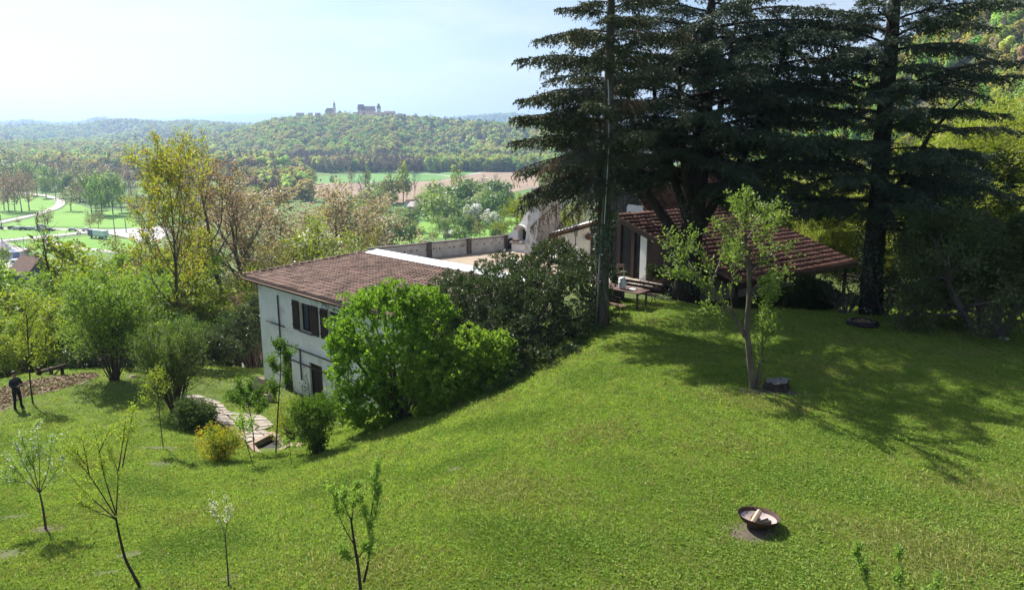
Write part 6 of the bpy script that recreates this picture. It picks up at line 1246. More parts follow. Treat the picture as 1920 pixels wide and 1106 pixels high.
log('thin half burnt stick beside the pale log', (-.13, .01, .24), .22, 75, 8, .025, M_oak)
log('black burnt end lying at the bowl rim', (.13, -.13, .26), .16, -20, 14, .045, M_char)
def patch(px, py, rx, ry, m, seed, n=26, dz=.012):
    c = ground(px, py); rg = np.random.default_rng(seed); an = np.linspace(0, 6.283, n, endpoint=False); f = 1 + .18 * np.sin(an * 3 + seed) + rg.normal(0, .12, n)
    PATCHES.append((c[0], c[1], rx, ry)); return sheet('soil_patch', [(c[0] + math.cos(a) * rx * q, c[1] + math.sin(a) * ry * q) for a, q in zip(an, f)], m, dz, follow=True)
PATCHES = []
M_dry = mat('dry_grass', (.11, .12, .055), (.085, .10, .04), scale=7, rough=1, bump=.5, bscale=40)
patch(1408, 1000, .72, .5, M_dirt, 1); patch(1425, 735, .75, .4, M_dirt, 2); patch(1480, 738, .5, .3, M_dirt, 3); patch(1850, 632, .9, .5, M_dirt, 4)
for i, (px, py, rx, ry) in enumerate([(88,992,.6,.35),(250,1040,.55,.3),(200,1075,.8,.2),(430,1085,.4,.25),(412,1040,.25,.15),(485,1052,.3,.14),(305,840,.7,.3),(20,970,.7,.3),(850,880,.35,.2),(855,880,.3,.2),(505,923,.35,.2),(10,1040,.6,.4),(300,870,.5,.3)]): patch(px, py, rx, ry, M_dry if i not in (3, 0) else M_dirt, 10 + i)

# ------------------------------------------------------------------ stone path, basin, boulder
pc = [(352,745),(372,752),(392,764),(412,777),(432,790),(452,803),(472,816),(490,828)]
P = np.array([ground(*q)[:2] for q in pc])
for _ in range(2): P = np.r_[P[:1], np.stack([.75*P[:-1]+.25*P[1:], .25*P[:-1]+.75*P[1:]], 1).reshape(-1, 2), P[-1:]]
seg = np.r_[0, np.cumsum(np.linalg.norm(np.diff(P, axis=0), axis=1))]; LN = seg[-1]; rows = int(LN / .62); rg = np.random.default_rng(12)
def pc_at(s): return np.array([np.interp(s, seg, P[:, 0]), np.interp(s, seg, P[:, 1])])
grid = []
for i in range(rows + 1):
    s = LN * i / rows; c = pc_at(s); t = nrm(pc_at(min(s + .2, LN)) - pc_at(max(s - .2, 0))); nn = np.array([-t[1], t[0]]); wdt = .62 + .25 * math.sin(s * .9) ** 2 + (.9 if .45 < i / rows < .75 else 0)
    lft = wdt; row = []
    for j in range(4): q = -.62 + (lft + .62) * j / 3; row.append(c + nn * (q + rg.uniform(-.10, .10) * (0 < j < 3)) + t * rg.uniform(-.16, .16))
    grid.append(row)
pth = sheet('path', [g[0] for g in grid] + [g[3] for g in grid][::-1], M_dirt, .015); 
# re-drape the bed on the slope
for v in pth.data.vertices: v.co.z = H(v.co.x, v.co.y) + .012
for i in range(rows):
    for j in range(3):
        q = np.array([grid[i][j], grid[i][j+1], grid[i+1][j+1], grid[i+1][j]]); c = q.mean(0); q = c + (q - c) * (1 - .075 / max(.3, np.linalg.norm(q[0] - c)))
        if rg.random() < .35: q = np.insert(q, 2, (q[1] + q[2]) / 2 + nrm(np.r_[(q[1] + q[2]) / 2 - c])[:2] * .04, 0)
        org = np.array([c[0], c[1], H(*c)]); zz = HN(q[:, 0], q[:, 1]) + .02 + rg.uniform(.0, .025)
        mb = MB(); mb.prism([(a[0], a[1], z) for a, z in zip(q, zz)], (0, 0, .035)); o = mb.build('paving_stone', M_stone, pth)
bx = [ground(466, 840), ground(516, 827), ground(541, 839), ground(493, 856)]
bz = float(np.mean([p[2] for p in bx])) + .12; bo = np.mean(bx, 0); bs_ = thing('stone_basin', 'square sunken basin framed with reddish stone slabs at the path end', 'basin', bo)
M_slab = mat('reddish_stone', (.34, .25, .20), (.25, .185, .15), scale=4, rough=.95, bump=.4, bscale=22)
for k in range(4):
    a, b2 = np.array(bx[k]), np.array(bx[(k + 1) % 4]); a[2] = b2[2] = bz - .1; d = nrm(b2 - a); inn = nrm(np.r_[(bo - (a + b2) / 2)[:2], 0]); mb = MB(); a2 = a + d * (.0 if k % 2 else -.0); mb.bar(a2 + inn * .1 + d * (.21 if k % 2 else 0), b2 + inn * .1 - d * (.21 if k % 2 else 0), .2, .24); mb.build('slab', M_slab, bs_, bo)
mb = MB(); q = [bo + (np.array(p) - bo) * .9 for p in bx]; mb.add([(p[0], p[1], bz - .22) for p in q], [(0, 1, 2, 3)]); mb.build('basin_floor', mat('dark_basin_floor', (.012, .014, .012), rough=.5, spec=.2), bs_, bo)  # near-black sheet: the dark inside of the basin put into its colour
a, b2 = ground(542, 838), ground(568, 834); mb = MB(); mb.bar((a[0], a[1], bz - .12), (b2[0], b2[1], bz - .12), .35, .3); mb.build('slab', M_slab, bs_, bo)
def rock(name, label, c, rx, ry, rz, m, seed):
    rg = np.random.default_rng(seed); mb = MB(); n, k = 14, 8; ph = np.linspace(0, math.pi, k); th = np.linspace(0, 6.283, n, endpoint=False); V = []
    for i, p in enumerate(ph):
        for t in th:
            d = np.array([math.sin(p) * math.cos(t), math.sin(p) * math.sin(t), math.cos(p)]); f = 1 + .16 * math.sin(d[0] * 3.1 + seed) + .13 * math.sin(d[1] * 4.3 + d[2] * 3) + (rg.normal(0, .045) if 0 < i < k - 1 else 0)
            V.append((d[0] * rx * f, d[1] * ry * f, max(d[2], -.4) * rz * f))
    mb.add(V, [(i*n+j, i*n+(j+1) % n, (i+1)*n+(j+1) % n, (i+1)*n+j) for i in range(k-1) for j in range(n)]); return tag(mb.build(name, m, loc=tuple(c)), label, 'boulder')
M_rock = mat('tan_rock', (.44, .35, .27), (.32, .26, .20), scale=3, rough=.95, bump=.6, bscale=12)
rock('boulder', 'large tan boulder beside the front wall of the white house', ground(492, 738) + np.array([0, 0, .3]), .55, .45, .62, M_rock, 3)
rock('boulder', 'smaller tan boulder below the large one at the wall', ground(501, 752) + np.array([0, 0, .1]), .4, .35, .34, M_rock, 5)
rock('field_stone', 'pale flat stone on the upper lawn edge near the vase shaped shrub', ground(252, 708) + np.array([0, 0, .03]), .32, .2, .12, M_rock, 8)
# vines on the front wall
rg = np.random.default_rng(31); c = MB(); st_ = MB()
for px0, py0, px1, py1, nl in [(575,702,582,745,70),(545,700,552,738,60),(568,720,566,745,30),(588,560,650,590,60),(640,600,655,570,40)]:
    n = nl; t = rg.random(n); u = np.array([FA.hit(px0 + (px1 - px0) * q + rg.normal(0, 3), py0 + (py1 - py0) * q + rg.normal(0, 3)) for q in t]); Pn = np.array([FA.P(a, z, .1) for a, z in u]); leaf_quads(c, Pn, rg.normal(0, 1, (n, 3)) + FA.n, .09, .06, rg)
    q0, q1 = FA.hit(px0, py0), FA.hit(px1, py1); st_.tube([FA.P(q0[0], q0[1], .04), FA.P((q0[0] + q1[0]) / 2 + .1, (q0[1] + q1[1]) / 2, .05), FA.P(q1[0], q1[1], .04)], .012, 4)
vr = thing('climbing_vine', 'sparse vine climbing round the doors of the white house', 'vine', FA.P(5, -6)); c.build('leaves', L_mid, vr, vr.location); st_.build('stems', M_twig, vr, vr.location)

# ------------------------------------------------------------------ garden furniture under the spruce
Pn = np.array([5.26, 30.4]); t1 = -e1[:2]; t2 = np.array([.63, .78]); t2 = t2 / np.linalg.norm(t2)
gz = H(*Pn); zt = .95; zt = gz + .76
def garden_table(label, p0, L, W, zt, gz, group):
    c = np.r_[p0 + t1 * L / 2 + t2 * W / 2, gz]; t = thing('garden_table', label, 'table', c, 0, group); T1, T2 = np.r_[t1, 0], np.r_[t2, 0]; n = 5
    for i in range(n):
        a = np.r_[p0, zt] + T2 * (W / n * i + .01); mb = MB(); mb.prism([a, a + T1 * L, a + T1 * L + T2 * (W / n - .02), a + T2 * (W / n - .02)][::-1], (0, 0, -.035)); mb.build('plank', M_dark_oak, t, c)
    for q in (.12, L - .2):
        for s in (.12, W - .12):
            b = np.r_[p0, 0] + T1 * q + T2 * s; mb = MB(); mb.bar((b[0], b[1], gz - .05), (b[0], b[1], zt - .036), .08, .08); mb.build('leg', M_dark_oak, t, c)
        b = np.r_[p0, 0] + T1 * q; mb = MB(); mb.bar(np.r_[b[:2] + t2 * .08, zt - .07], np.r_[b[:2] + t2 * (W - .08), zt - .07], .07, .07); mb.build('crossbar', M_dark_oak, t, c)
    return t
M_dark_oak = mat('dark_garden_wood', (.13, .075, .06), (.085, .05, .042), scale=5, rough=.7, stretch=(1, 1, .3), island=.2)
def bench(label, p0, L, back_side, gz, group, seatm=None):
    """slatted bench on curved iron legs; back_side +1: backrest on the t2 side, -1: on the near side"""
    T1, T2 = np.r_[t1, 0], np.r_[t2, 0]; W = .42; c = np.r_[p0 + t1 * L / 2 + t2 * W / 2, gz]; t = thing('garden_bench', label, 'bench', c, 0, group); zs = gz + .45
    for i in range(3):
        a = np.r_[p0, zs] + T2 * (W / 3 * i + .008); mb = MB(); mb.prism([a, a + T1 * L, a + T1 * L + T2 * (W / 3 - .016), a + T2 * (W / 3 - .016)][::-1], (0, 0, -.03)); mb.build('seat_plank', seatm or M_dark_oak, t, c)
    sb_ = T2 * (W if back_side > 0 else 0); o = T2 * (.12 * back_side)
    for h in (.2, .36):
        a = np.r_[p0, zs + h] + sb_ + o * (h / .36); mb = MB(); mb.bar(a, a + T1 * L, .03, .12); mb.build('back_plank', M_dark_oak, t, c)
    for q in (.18, L - .18):
        b = np.r_[p0, 0] + T1 * q; f = b + T2 * (0 if back_side > 0 else W); k = b + sb_; s = -back_side; mb = MB()
        mb.tube([np.r_[f[:2], zs - .03] - T2 * s * .06, np.r_[f[:2], gz + .25] + T2 * s * (-.12), np.r_[f[:2], gz + .02] + T2 * s * .10], .017, 6); mb.build('leg', M_iron, t, c)
        mb = MB(); mb.tube([np.r_[(k + o)[:2], zs + .44], np.r_[k[:2], zs - .02], np.r_[k[:2], gz + .22] + T2 * s * .1, np.r_[k[:2], gz + .02] - T2 * s * .10], .017, 6); mb.build('leg', M_iron, t, c)
    return t
GB = 'garden furniture under the spruce'
garden_table('dark wooden garden table with a white owl figure on it', Pn, 2.3, 1.0, zt, gz, GB)
bench('dark bench on curved iron legs on the near side of the table', Pn - t2 * .75 + t1 * .35, 1.9, -1, H(*(Pn - t2 * .6 + t1)), GB, M_oak)
bench('reddish bench with a backrest on the far side of the table', Pn + t2 * 1.25 - t1 * .1, 2.2, 1, H(*(Pn + t2 * 1.4)), GB)
M_ceram = mat('white_ceramic', (.72, .75, .76), (.60, .64, .66), scale=9, rough=.45)
ow_p = Pn + t1 * 1.05 + t2 * .35; owl = thing('owl_figure', 'white stone owl figure standing on the garden table', 'figure', (ow_p[0], ow_p[1], zt))
mb = MB(); mb.lathe([(0, 0), (.12, 0), (.145, .08), (.15, .2), (.13, .32), (.125, .36)], n=18); mb.lathe([(.125, .36), (.14, .42), (.12, .48), (.07, .52), (0, .53)], n=18); mb.build('body', M_ceram, owl)
for s in (-1, 1):
    mb = MB(); mb.lathe([(.035, 0), (.02, .05), (0, .09)], (s * .075, 0, .49), 8); mb.build('ear_tuft', M_ceram, owl); mb = MB(); mb.lathe([(0, -.015), (.03, 0), (0, .015)], (s * .055, -.115, .43), 10); mb.build('eye', M_iron, owl); mb = MB(); mb.box((s * .14, -.01, .2), (.03, .14, .24)); mb.build('wing', M_ceram, owl)
pp = Pn + t1 * .62 + t2 * .55; mb = MB(); mb.lathe([(0, 0), (.1, 0), (.17, .02), (.175, .025), (.1, .01), (0, .008)], n=24); tag(mb.build('plate', M_ceram, loc=(pp[0], pp[1], zt + .001)), 'white plate on the garden table right of the owl', 'plate')
# planter with a small palm, and a little chair by the glass doors
pg = at_y(1152, 540, 33.6); pgz = H(pg[0], pg[1]); pt = thing('stone_planter', 'dark stone planter box in front of the glass doors', 'planter', (pg[0], pg[1], pgz))
mb = MB(); mb.box((0, 0, .32), (.75, .6, .74), rz=.7); mb.build('box', M_coping, pt); mb = MB(); mb.box((0, 0, .715), (.85, .7, .05), rz=.7); mb.build('rim', M_stone, pt)
rg = np.random.default_rng(17); pm = thing('potted_palm', 'small arching palm growing from a dark pot beside the glass doors', 'plant', (pg[0], pg[1], pgz + .74)); mb = MB(); mb.lathe([(0, 0), (.13, 0), (.18, .26), (.15, .26), (.14, .22), (0, .22)], n=16); mb.build('pot', M_char, pm); c = MB(); w = MB()
for i in range(16):
    a = i * 2.4; t = np.linspace(0, 1, 7); Lf = rg.uniform(.6, .95); Pq = np.c_[np.cos(a) * Lf * .75 * t, np.sin(a) * Lf * .75 * t, .2 + Lf * (1.15 * t - .85 * t * t)]; w.tube(Pq, .008, 4); n = 40; q = rg.uniform(.2, 1, n) * 6; k = np.minimum(q.astype(int), 5); pp_ = Pq[k] + (Pq[k+1] - Pq[k]) * (q - k)[:, None]; s = np.where(rg.random(n) < .5, -1, 1)[:, None]; leaf_quads(c, pp_, np.c_[-math.sin(a) * s, math.cos(a) * s, np.full(n, -.2)] + (Pq[k+1] - Pq[k]) * 6, .2, .025, rg)
w.build('stems', M_twig, pm); c.build('fronds', L_shade, pm)
cg = VP.P(hv(1190, 500)[0], DZ - .018, 1.0); chh = thing('wooden_chair', 'small reddish wooden chair on the slabs by the white pillar', 'chair', cg); 
mb = MB(); mb.box((0, 0, .43), (.4, .4, .03), rz=.6); mb.build('seat', M_slab, chh); mb = MB(); mb.box((.0, .17, .72), (.38, .03, .18)); mb.build('backrest', M_slab, chh)
for sx, sy in ((-1,-1),(1,-1),(-1,1),(1,1)): mb = MB(); mb.bar((sx * .16, sy * .16, 0), (sx * .16, sy * .16, .8 if sy > 0 else .414), .035, .035); mb.build('leg', M_slab, chh)
fr = VP.P(hv(1226, 505)[0], 0, 1.4); ebush('fern', 'low green fern at the corner of the slabs', [(0, 0, 1, 1, 1, 1)][:0] or [(1222, 508, fr[1], .3, .3, .3), (1232, 515, fr[1] - .1, .25, .25, .2)], (fr[0], fr[1], H(fr[0], fr[1])), 120, L_shade, 6, .16, .25, 131, .3, stems=12, sr=.01)
# white covered round table on the terrace; dark covered grill
wp = at_z(960, 521, TZ); wc = thing('covered_table', 'round table under a white cover on the terrace', 'table', (wp[0], wp[1] + .6, TZ)); mb = MB(); n = 40
prof = [(.80, .52), (.83, .66), (.80, .74), (.5, .82), (0, .88)]; mb.lathe(prof, n=40); o = mb.build('cover', M_ceram, wc); mb = MB(); mb.lathe([(.3, 0), (.06, .05), (.05, .5), (.4, .6), (0, .62)], n=16); mb.build('pedestal', M_iron, wc)
q = at_z(1092, 494, TZ); gr_ = thing('covered_grill', 'dark covered grill standing before the outhouse wall', 'grill', (q[0], q[1] + 1.2, TZ)); mb = MB(); mb.lathe([(.5, 0), (.52, .4), (.45, .75), (.28, .95), (0, 1.0)], n=14, sx=1.1); mb.build('cover', M_char, gr_); mb = MB(); mb.lathe([(.52, .38), (.56, .42), (.52, .46)], n=14, sx=1.1); mb.build('strap', M_coping, gr_)
# flower pots, tyre, disc
M_terra = mat('terracotta', (.36, .13, .075), (.27, .10, .065), scale=5, rough=.9)
for px, py, s, lab, pl in [(1450,577,1.0,'terracotta pot with spiky leaves nearest the lawn tree',1),(1474,580,.85,'empty terracotta pot in the middle of the pot row',0),(1493,581,.8,'terracotta pot touching the rounded shrub',0)]:
    g = ground(px, py); t = thing('flower_pot', lab, 'pot', g, 0, 'flower pots by the low roof'); mb = MB(); mb.lathe([(0, 0), (.11 * s, 0), (.17 * s, .3 * s), (.19 * s, .3 * s), (.19 * s, .36 * s), (.16 * s, .36 * s), (.15 * s, .30 * s), (0, .30 * s)], n=20); mb.build('pot', M_terra, t)
    c = MB(); n = 26 if pl else 10; a = rg.uniform(0, 6.28, n); leaf_quads(c, np.c_[np.cos(a) * .05, np.sin(a) * .05, np.full(n, .3 * s)], np.c_[np.cos(a) * .7, np.sin(a) * .7, rg.uniform(.5, 1.4, n)], .34 if pl else .14, .035, rg); c.build('leaves', L_shade, t)
g = ground(1617, 611); ty = thing('tyre_planter', 'old black tyre used as a planter on the shaded lawn', 'planter', g); mb = MB(); an = np.linspace(0, 2 * math.pi, 13); mb.lathe([(.47 + .13 * math.cos(a), .11 + .115 * math.sin(a)) for a in an], n=36); mb.build('tyre', M_iron, ty); mb = MB(); mb.lathe([(.42, .15), (.2, .19), (0, .2)], n=24); mb.build('soil', M_dirt, ty)
c = MB(); n = 60; leaf_quads(c, np.c_[rg.normal(0, .17, n), rg.normal(0, .17, n), np.full(n, .17)], np.c_[rg.normal(0, .5, n), rg.normal(0, .5, n), rg.uniform(.4, 1, n)], .11, .045, rg); c.build('leaves', L_bud, ty)
g = ground(1882, 636); mb = MB(); mb.lathe([(0, .035), (.14, .035), (.17, .03), (.185, .0), (.19, .005), (.175, .035), (.14, .045), (0, .045)], n=28); tag(mb.build('throwing_disc', M_ceram, loc=tuple(g)), 'white disc lying in the grass near the gnarled tree', 'disc')
# broken rail fence and leaf litter at the edge behind the person
fr_ = [at_y(*q) for q in [(68,697,38.6),(91,691,38.6),(96,690,38.4),(122,683,38.2),(84,721,38.0),(112,692,38.2)]]
fc = at_y(100, 705, 38.3); fz = H(fc[0], fc[1]); ft = thing('rail_fence', 'broken wooden rail fence with a fallen rail in the undergrowth', 'fence', (fc[0], fc[1], fz)); FO2 = np.array(ft.location)
for i, (a, b) in enumerate([(0, 1), (2, 3), (4, 5)]): mb = MB(); mb.bar(fr_[a], fr_[b] + (fr_[b] - fr_[a]) * .02, .14, .07); mb.build('rail', M_oak, ft, FO2)
mb = MB(); mb.bar(fr_[0] - [0, 0, .12], fr_[3] - [0, 0, .1], .10, .10); mb.build('rail', M_brown, ft, FO2)
for px in (72, 95, 116): p = at_y(px, 690, 38.4); mb = MB(); mb.bar((p[0], p[1], H(p[0], p[1]) - .2), (p[0], p[1], p[2] + .05), .13, .13); mb.build('post', M_brown, ft, FO2)
M_litter = mat('leaf_litter', (.24, .19, .14), (.13, .11, .07), scale=6, rough=1, bump=.7, bscale=24, c3=(.11, .13, .045), scale3=1.2, lo3=.48, hi3=.62)
LP = [ground(*q)[:2] for q in [(-30,788),(0,772),(40,746),(75,738),(120,728),(165,714),(190,706),(170,699),(120,704),(60,712),(20,722),(-30,735)]]
lo = MB(); 
def litter_patch():
    P = np.array(LP); n = len(P); rgx = np.random.default_rng(3); V = []; 
    from mathutils.geometry import tessellate_polygon
    # a fine grid clipped to the outline, draped on the slope
    mn, mx_ = P.min(0), P.max(0); xs = np.arange(mn[0], mx_[0], .45); ys = np.arange(mn[1], mx_[1], .45); GX, GY = np.meshgrid(xs, ys, indexing='ij')
    def inside(x, y):
        c = np.zeros(x.shape, bool); j = n - 1
        for i in range(n):
            cond = ((P[i, 1] > y) != (P[j, 1] > y)) & (x < (P[j, 0] - P[i, 0]) * (y - P[i, 1]) / (P[j, 1] - P[i, 1] + 1e-9) + P[i, 0]); c ^= cond; j = i
        return c
    Z = HN(GX, GY) + .02; V = np.stack([GX, GY, Z], -1).reshape(-1, 3); ny = len(ys); F = []
    for i in range(len(xs) - 1):
        for j in range(len(ys) - 1):
            if inside(np.array([GX[i, j] + .22]), np.array([GY[i, j] + .22]))[0]: F.append((i*ny+j, (i+1)*ny+j, (i+1)*ny+j+1, i*ny+j+1))
    tag(MB().add(V, F).build('soil', M_litter), kind='structure')
    k = 2600; x = rgx.uniform(mn[0], mx_[0], k * 3); y = rgx.uniform(mn[1], mx_[1], k * 3); ok = inside(x, y); x, y = x[ok][:k], y[ok][:k]; c = MB(); leaf_quads(c, np.c_[x, y, HN(x, y) + .03], np.c_[rgx.normal(0, 1, (len(x), 2)), rgx.normal(.1, .25, len(x))], rgx.uniform(.06, .2, len(x)), rgx.uniform(.03, .09, len(x)), rgx)
    tag(c.build('dead_leaves', L_dead), 'dead brown leaves and twigs along the thicket edge', kind='stuff')
    return inside
LIT_IN = litter_patch()
# ------------------------------------------------------------------ the person
def build_person():
    g = ground(35, 767); r = thing('person', 'person in dark jacket and trousers standing at the lawn edge, holding a controller', 'person', g, R(-22))
    Jn = dict(pel=(0,0,.93,.135), sp=(0,0,1.12,.135), ch=(.01,0,1.33,.155), nk=(.0,0,1.5,.058), hd=(.02,0,1.60,.088), hd2=(.025,0,1.70,.095), hd3=(.015,0,1.765,.07), nose=(.125,0,1.655,.018), chin=(.08,0,1.58,.045))
    E = [('pel','sp'),('sp','ch'),('ch','nk'),('nk','hd'),('hd','hd2'),('hd2','hd3'),('hd','chin'),('hd2','nose')]
    for s, sg in (('l', 1), ('r', -1)):
        Jn.update({'sh'+s:(.0,sg*.18,1.42,.075), 'el'+s:(.05,sg*.27,1.16,.055), 'wr'+s:(.28,sg*.12,1.15,.036), 'ha'+s:(.35,sg*.10,1.17,.034), 'hi'+s:(0,sg*.095,.86,.105), 'kn'+s:(.03,sg*.13,.49,.068), 'an'+s:(-.01,sg*.16,.10,.046), 'to'+s:(.13,sg*.18,.05,.042), 'he'+s:(-.05,sg*.155,.05,.04)})
        E += [('ch','sh'+s),('sh'+s,'el'+s),('el'+s,'wr'+s),('wr'+s,'ha'+s),('pel','hi'+s),('hi'+s,'kn'+s),('kn'+s,'an'+s),('an'+s,'to'+s),('an'+s,'he'+s)]
    ks = list(Jn); me = bpy.data.meshes.new('person_frame'); me.from_pydata([Jn[k][:3] for k in ks], [(ks.index(a), ks.index(b)) for a, b in E], [])
    o = bpy.data.objects.new('person_frame', me); COL.objects.link(o); sm = o.modifiers.new('skin', 'SKIN'); 
    sv = me.skin_vertices[0].data if me.skin_vertices else None
    if sv is None:
        import bmesh; bm = bmesh.new(); bm.from_mesh(me); lay = bm.verts.layers.skin.verify(); bm.verts.ensure_lookup_table()
        for i, k in enumerate(ks): bm.verts[i][lay].radius = (Jn[k][3], Jn[k][3]); 
        bm.verts[0][lay].use_root = True; bm.to_mesh(me); bm.free()
    else:
        for i, k in enumerate(ks): sv[i].radius = (Jn[k][3], Jn[k][3])
        sv[0].use_root = True
    ss = o.modifiers.new('sub', 'SUBSURF'); ss.levels = 2; ss.render_levels = 2
    bpy.context.view_layer.update(); dg = bpy.context.evaluated_depsgraph_get(); m2 = bpy.data.meshes.new_from_object(o.evaluated_get(dg)); bpy.data.objects.remove(o)
    V = np.array([v.co for v in m2.vertices]); F = [tuple(p.vertices) for p in m2.polygons]
    skin = mat('skin', (.42, .24, .17), (.38, .21, .15), rough=.55); jac = mat('dark_jacket', (.028, .028, .034), (.02, .02, .024), scale=12, rough=.8, bump=.3, bscale=20); tro = mat('black_trousers', (.014, .014, .016), (.01, .01, .012), rough=.85); grey = mat('grey_shoulders', (.085, .08, .075), (.07, .066, .062), rough=.85)
    body = MB(); groups = {0: [], 1: [], 2: [], 3: []}
    for f in F:
        c = V[list(f)].mean(0)
        if c[2] > 1.515 or (c[0] > .30 and c[2] > 1.0): k = 0
        elif c[2] > 1.385: k = 3
        elif c[2] > .84 or (abs(c[1]) > .2 and c[2] > 1): k = 1
        else: k = 2
        groups[k].append(f)
    base = True
    for k, fs in groups.items():
        if fs: body.add(V if base else np.zeros((0, 3)), [], k) if base else None
        if base: body.f = []; n0 = 0; base = False
        by = {}
        for f in fs: by.setdefault(len(f), []).append(f)
        for q in by.values(): body.f.append((np.array(q, np.int64), k, True))
    for sg in (1, -1):    # five fingers curled round the controller
        for j in range(4):
            y = sg * (.10 - .006 * 0) ; z = 1.19 - j * .02; L_ = [.072, .08, .076, .06][j]; body.tube([(.36, sg * .105, z), (.385 + .2 * L_, sg * .098, z + .004), (.385 + .5 * L_, sg * .075, z), (.375 + .4 * L_, sg * .05, z - .004)], [.0095, .009, .008, .007], 6, 0)
        body.tube([(.335, sg * .09, 1.195), (.36, sg * .07, 1.215), (.385, sg * .055, 1.218)], [.011, .010, .008], 6, 0)
    body.build('body', [skin, jac, tro, grey], r)
    h = MB(); h.lathe([(.112, -.02), (.115, .03), (.10, .08), (.06, .11), (0, .12)], (.0, 0, 1.70), 16, sx=1.0, sy=.9); h.build('hair', mat('dark_hair', (.018, .014, .012), (.03, .022, .018), scale=30, rough=.6), r)
    for sg in (1, -1):
        s = MB(); s.lathe([(0, 0), (.05, 0), (.055, .03), (.045, .075), (0, .09)], (.05, sg * .168, -.005), 12, sx=2.2, sy=.9); s.build('shoe', M_char, r)
        e_ = MB(); e_.lathe([(0, -.01), (.012, 0), (0, .01)], (.108, sg * .035, 1.70), 8); e_.build('eye', M_char, r); e2_ = MB(); e2_.lathe([(0, -.03), (.016, 0), (0, .03)], (.015, sg * .098, 1.68), 8, sx=1.3, sy=.6); e2_.build('ear', skin, r)
    rc_ = MB(); rc_.box((0, 0, 0), (.11, .17, .05)); rc_.bar((.03, -.05, .02), (.09, -.07, .11), .012, .012); rc_.bar((.03, .05, .02), (.09, .07, .11), .012, .012); o = rc_.build('remote_controller', M_coping); o.location = tuple(np.array(g) + np.array([.40 * math.cos(R(-22)), .40 * math.sin(R(-22)), 1.18])); o.rotation_euler = (0, R(-25), R(-22)); tag(o, 'small grey controller held by the person in dark clothes', 'controller')
build_person()
# ------------------------------------------------------------------ things down in the valley
def carpaint(name, c): return mat(name, c, tuple(q * .92 for q in c), scale=1, rough=.35, spec=.5)
CARP = {'white': carpaint('white_car_paint', (.75, .76, .77)), 'black': carpaint('black_car_paint', (.02, .02, .022)), 'silver': carpaint('silver_car_paint', (.45, .46, .48)), 'blue': carpaint('blue_car_paint', (.10, .16, .28)), 'red': carpaint('red_car_paint', (.40, .05, .07)), 'dark blue': carpaint('dark_blue_car_paint', (.03, .045, .09))}
M_tyre = mat('tyre_rubber', (.02, .02, .02), rough=.9); M_light = mat('headlight', (.7, .7, .68), rough=.2)
def car(label, colr, pos, rz, group='cars parked along the meadow road'):
    r = thing('parked_car', label, 'car', pos, rz, group); w = 1.74
    prof = [(-2.1,.35),(-2.12,.75),(-1.95,.95),(-1.2,1.0),(1.0,.98),(1.95,.82),(2.12,.62),(2.12,.35)]; b = MB(); b.prism([(x, -w/2, z) for x, z in prof], (0, w, 0))
    cab = [(-1.75,.96),(-1.35,1.44),(-.2,1.5),(.45,1.42),(1.15,.96)]; b.prism([(x, -w/2 + .12, z) for x, z in cab], (0, w - .24, 0)); b.build('body', CARP[colr], r)
    win = [(-1.5,1.02),(-1.28,1.36),(-.2,1.41),(.38,1.35),(.9,1.02)]
    for s in (-1, 1): g = MB(); g.prism([(x, s * (w/2 - .115), z) for x, z in win], (0, s * .012, 0)); g.build('side_window', M_glass, r)
    for a, c in (((.50,1.39),(1.12,1.0)), ((-1.40,1.40),(-1.74,1.0))): g = MB(); g.add([(a[0]+.02*np.sign(a[0]), -w/2+.2, a[1]), (a[0]+.02*np.sign(a[0]), w/2-.2, a[1]), (c[0]+.03*np.sign(c[0]), w/2-.2, c[1]), (c[0]+.03*np.sign(c[0]), -w/2+.2, c[1])], [(0,1,2,3)]); g.build('windscreen', M_glass, r)
    for x in (-1.32, 1.32):
        for s in (-1, 1): t = MB(); t.tube([(x, s * (w/2 - .2), .32), (x, s * (w/2 + .02), .32)], .32, 12); t.build('wheel', M_tyre, r)
    for s in (-1, 1): h = MB(); h.box((2.1, s * .6, .68), (.08, .3, .14)); h.build('headlight', M_light, r)
    return r
def vz(px, py): p = at_z(px, py, VALLEY); p[2] = VALLEY + .22; return p
for px, py, c, rz, lab in [(-2,430,'black',.2,'dark car at the very frame edge by the tall pole'),(24,430,'black',.25,'black car first in the row after the pole'),(33,431,'white',.25,'white car right beside the first black car'),(45,432,'dark blue',.3,'dark blue car between the white cars of the row'),(54,431,'white',.3,'white car right of the dark blue one'),(62,432,'silver',.3,'silver car in the middle of the row'),(76,433,'white',.3,'white car in front of the round olive tree'),(78,427,'silver',.3,'silver car parked behind the white one by the olive tree'),(93,434,'black',.3,'black car in the shade right of the olive tree'),(137,434,'silver',.2,'lone silver car halfway between row and truck trailer'),(163,434,'white',.25,'white car with dark windows left of the thin budding trees'),(179,436,'blue',.2,'light blue car just above the box trailer')]: car(lab, c, vz(px, py), rz)
car('red car beside the parking tree and dark farmhouse', 'red', vz(32, 522), .1, 'cars on the lower parking area')
p = vz(148, 440); mc = thing('motorbike', 'small dark motorbike with rider on the road before the trailer', 'motorbike', p, .2)
for x in (-.7, .7): t = MB(); t.tube([(x, -.06, .32), (x, .06, .32)], .32, 12); t.build('wheel', M_tyre, mc)
b = MB(); b.bar((-.7, 0, .35), (.7, 0, .6), .25, .35); b.bar((.55, 0, .5), (.75, 0, 1.0), .06, .06); b.build('frame', M_iron, mc); b = MB(); b.tube([(-.2, 0, .75), (-.1, 0, 1.1), (.1, 0, 1.4)], [.22, .24, .12], 8); b.lathe([(0, -.14), (.14, 0), (0, .15)], (.15, 0, 1.6), 10); b.build('rider', M_iron, mc)
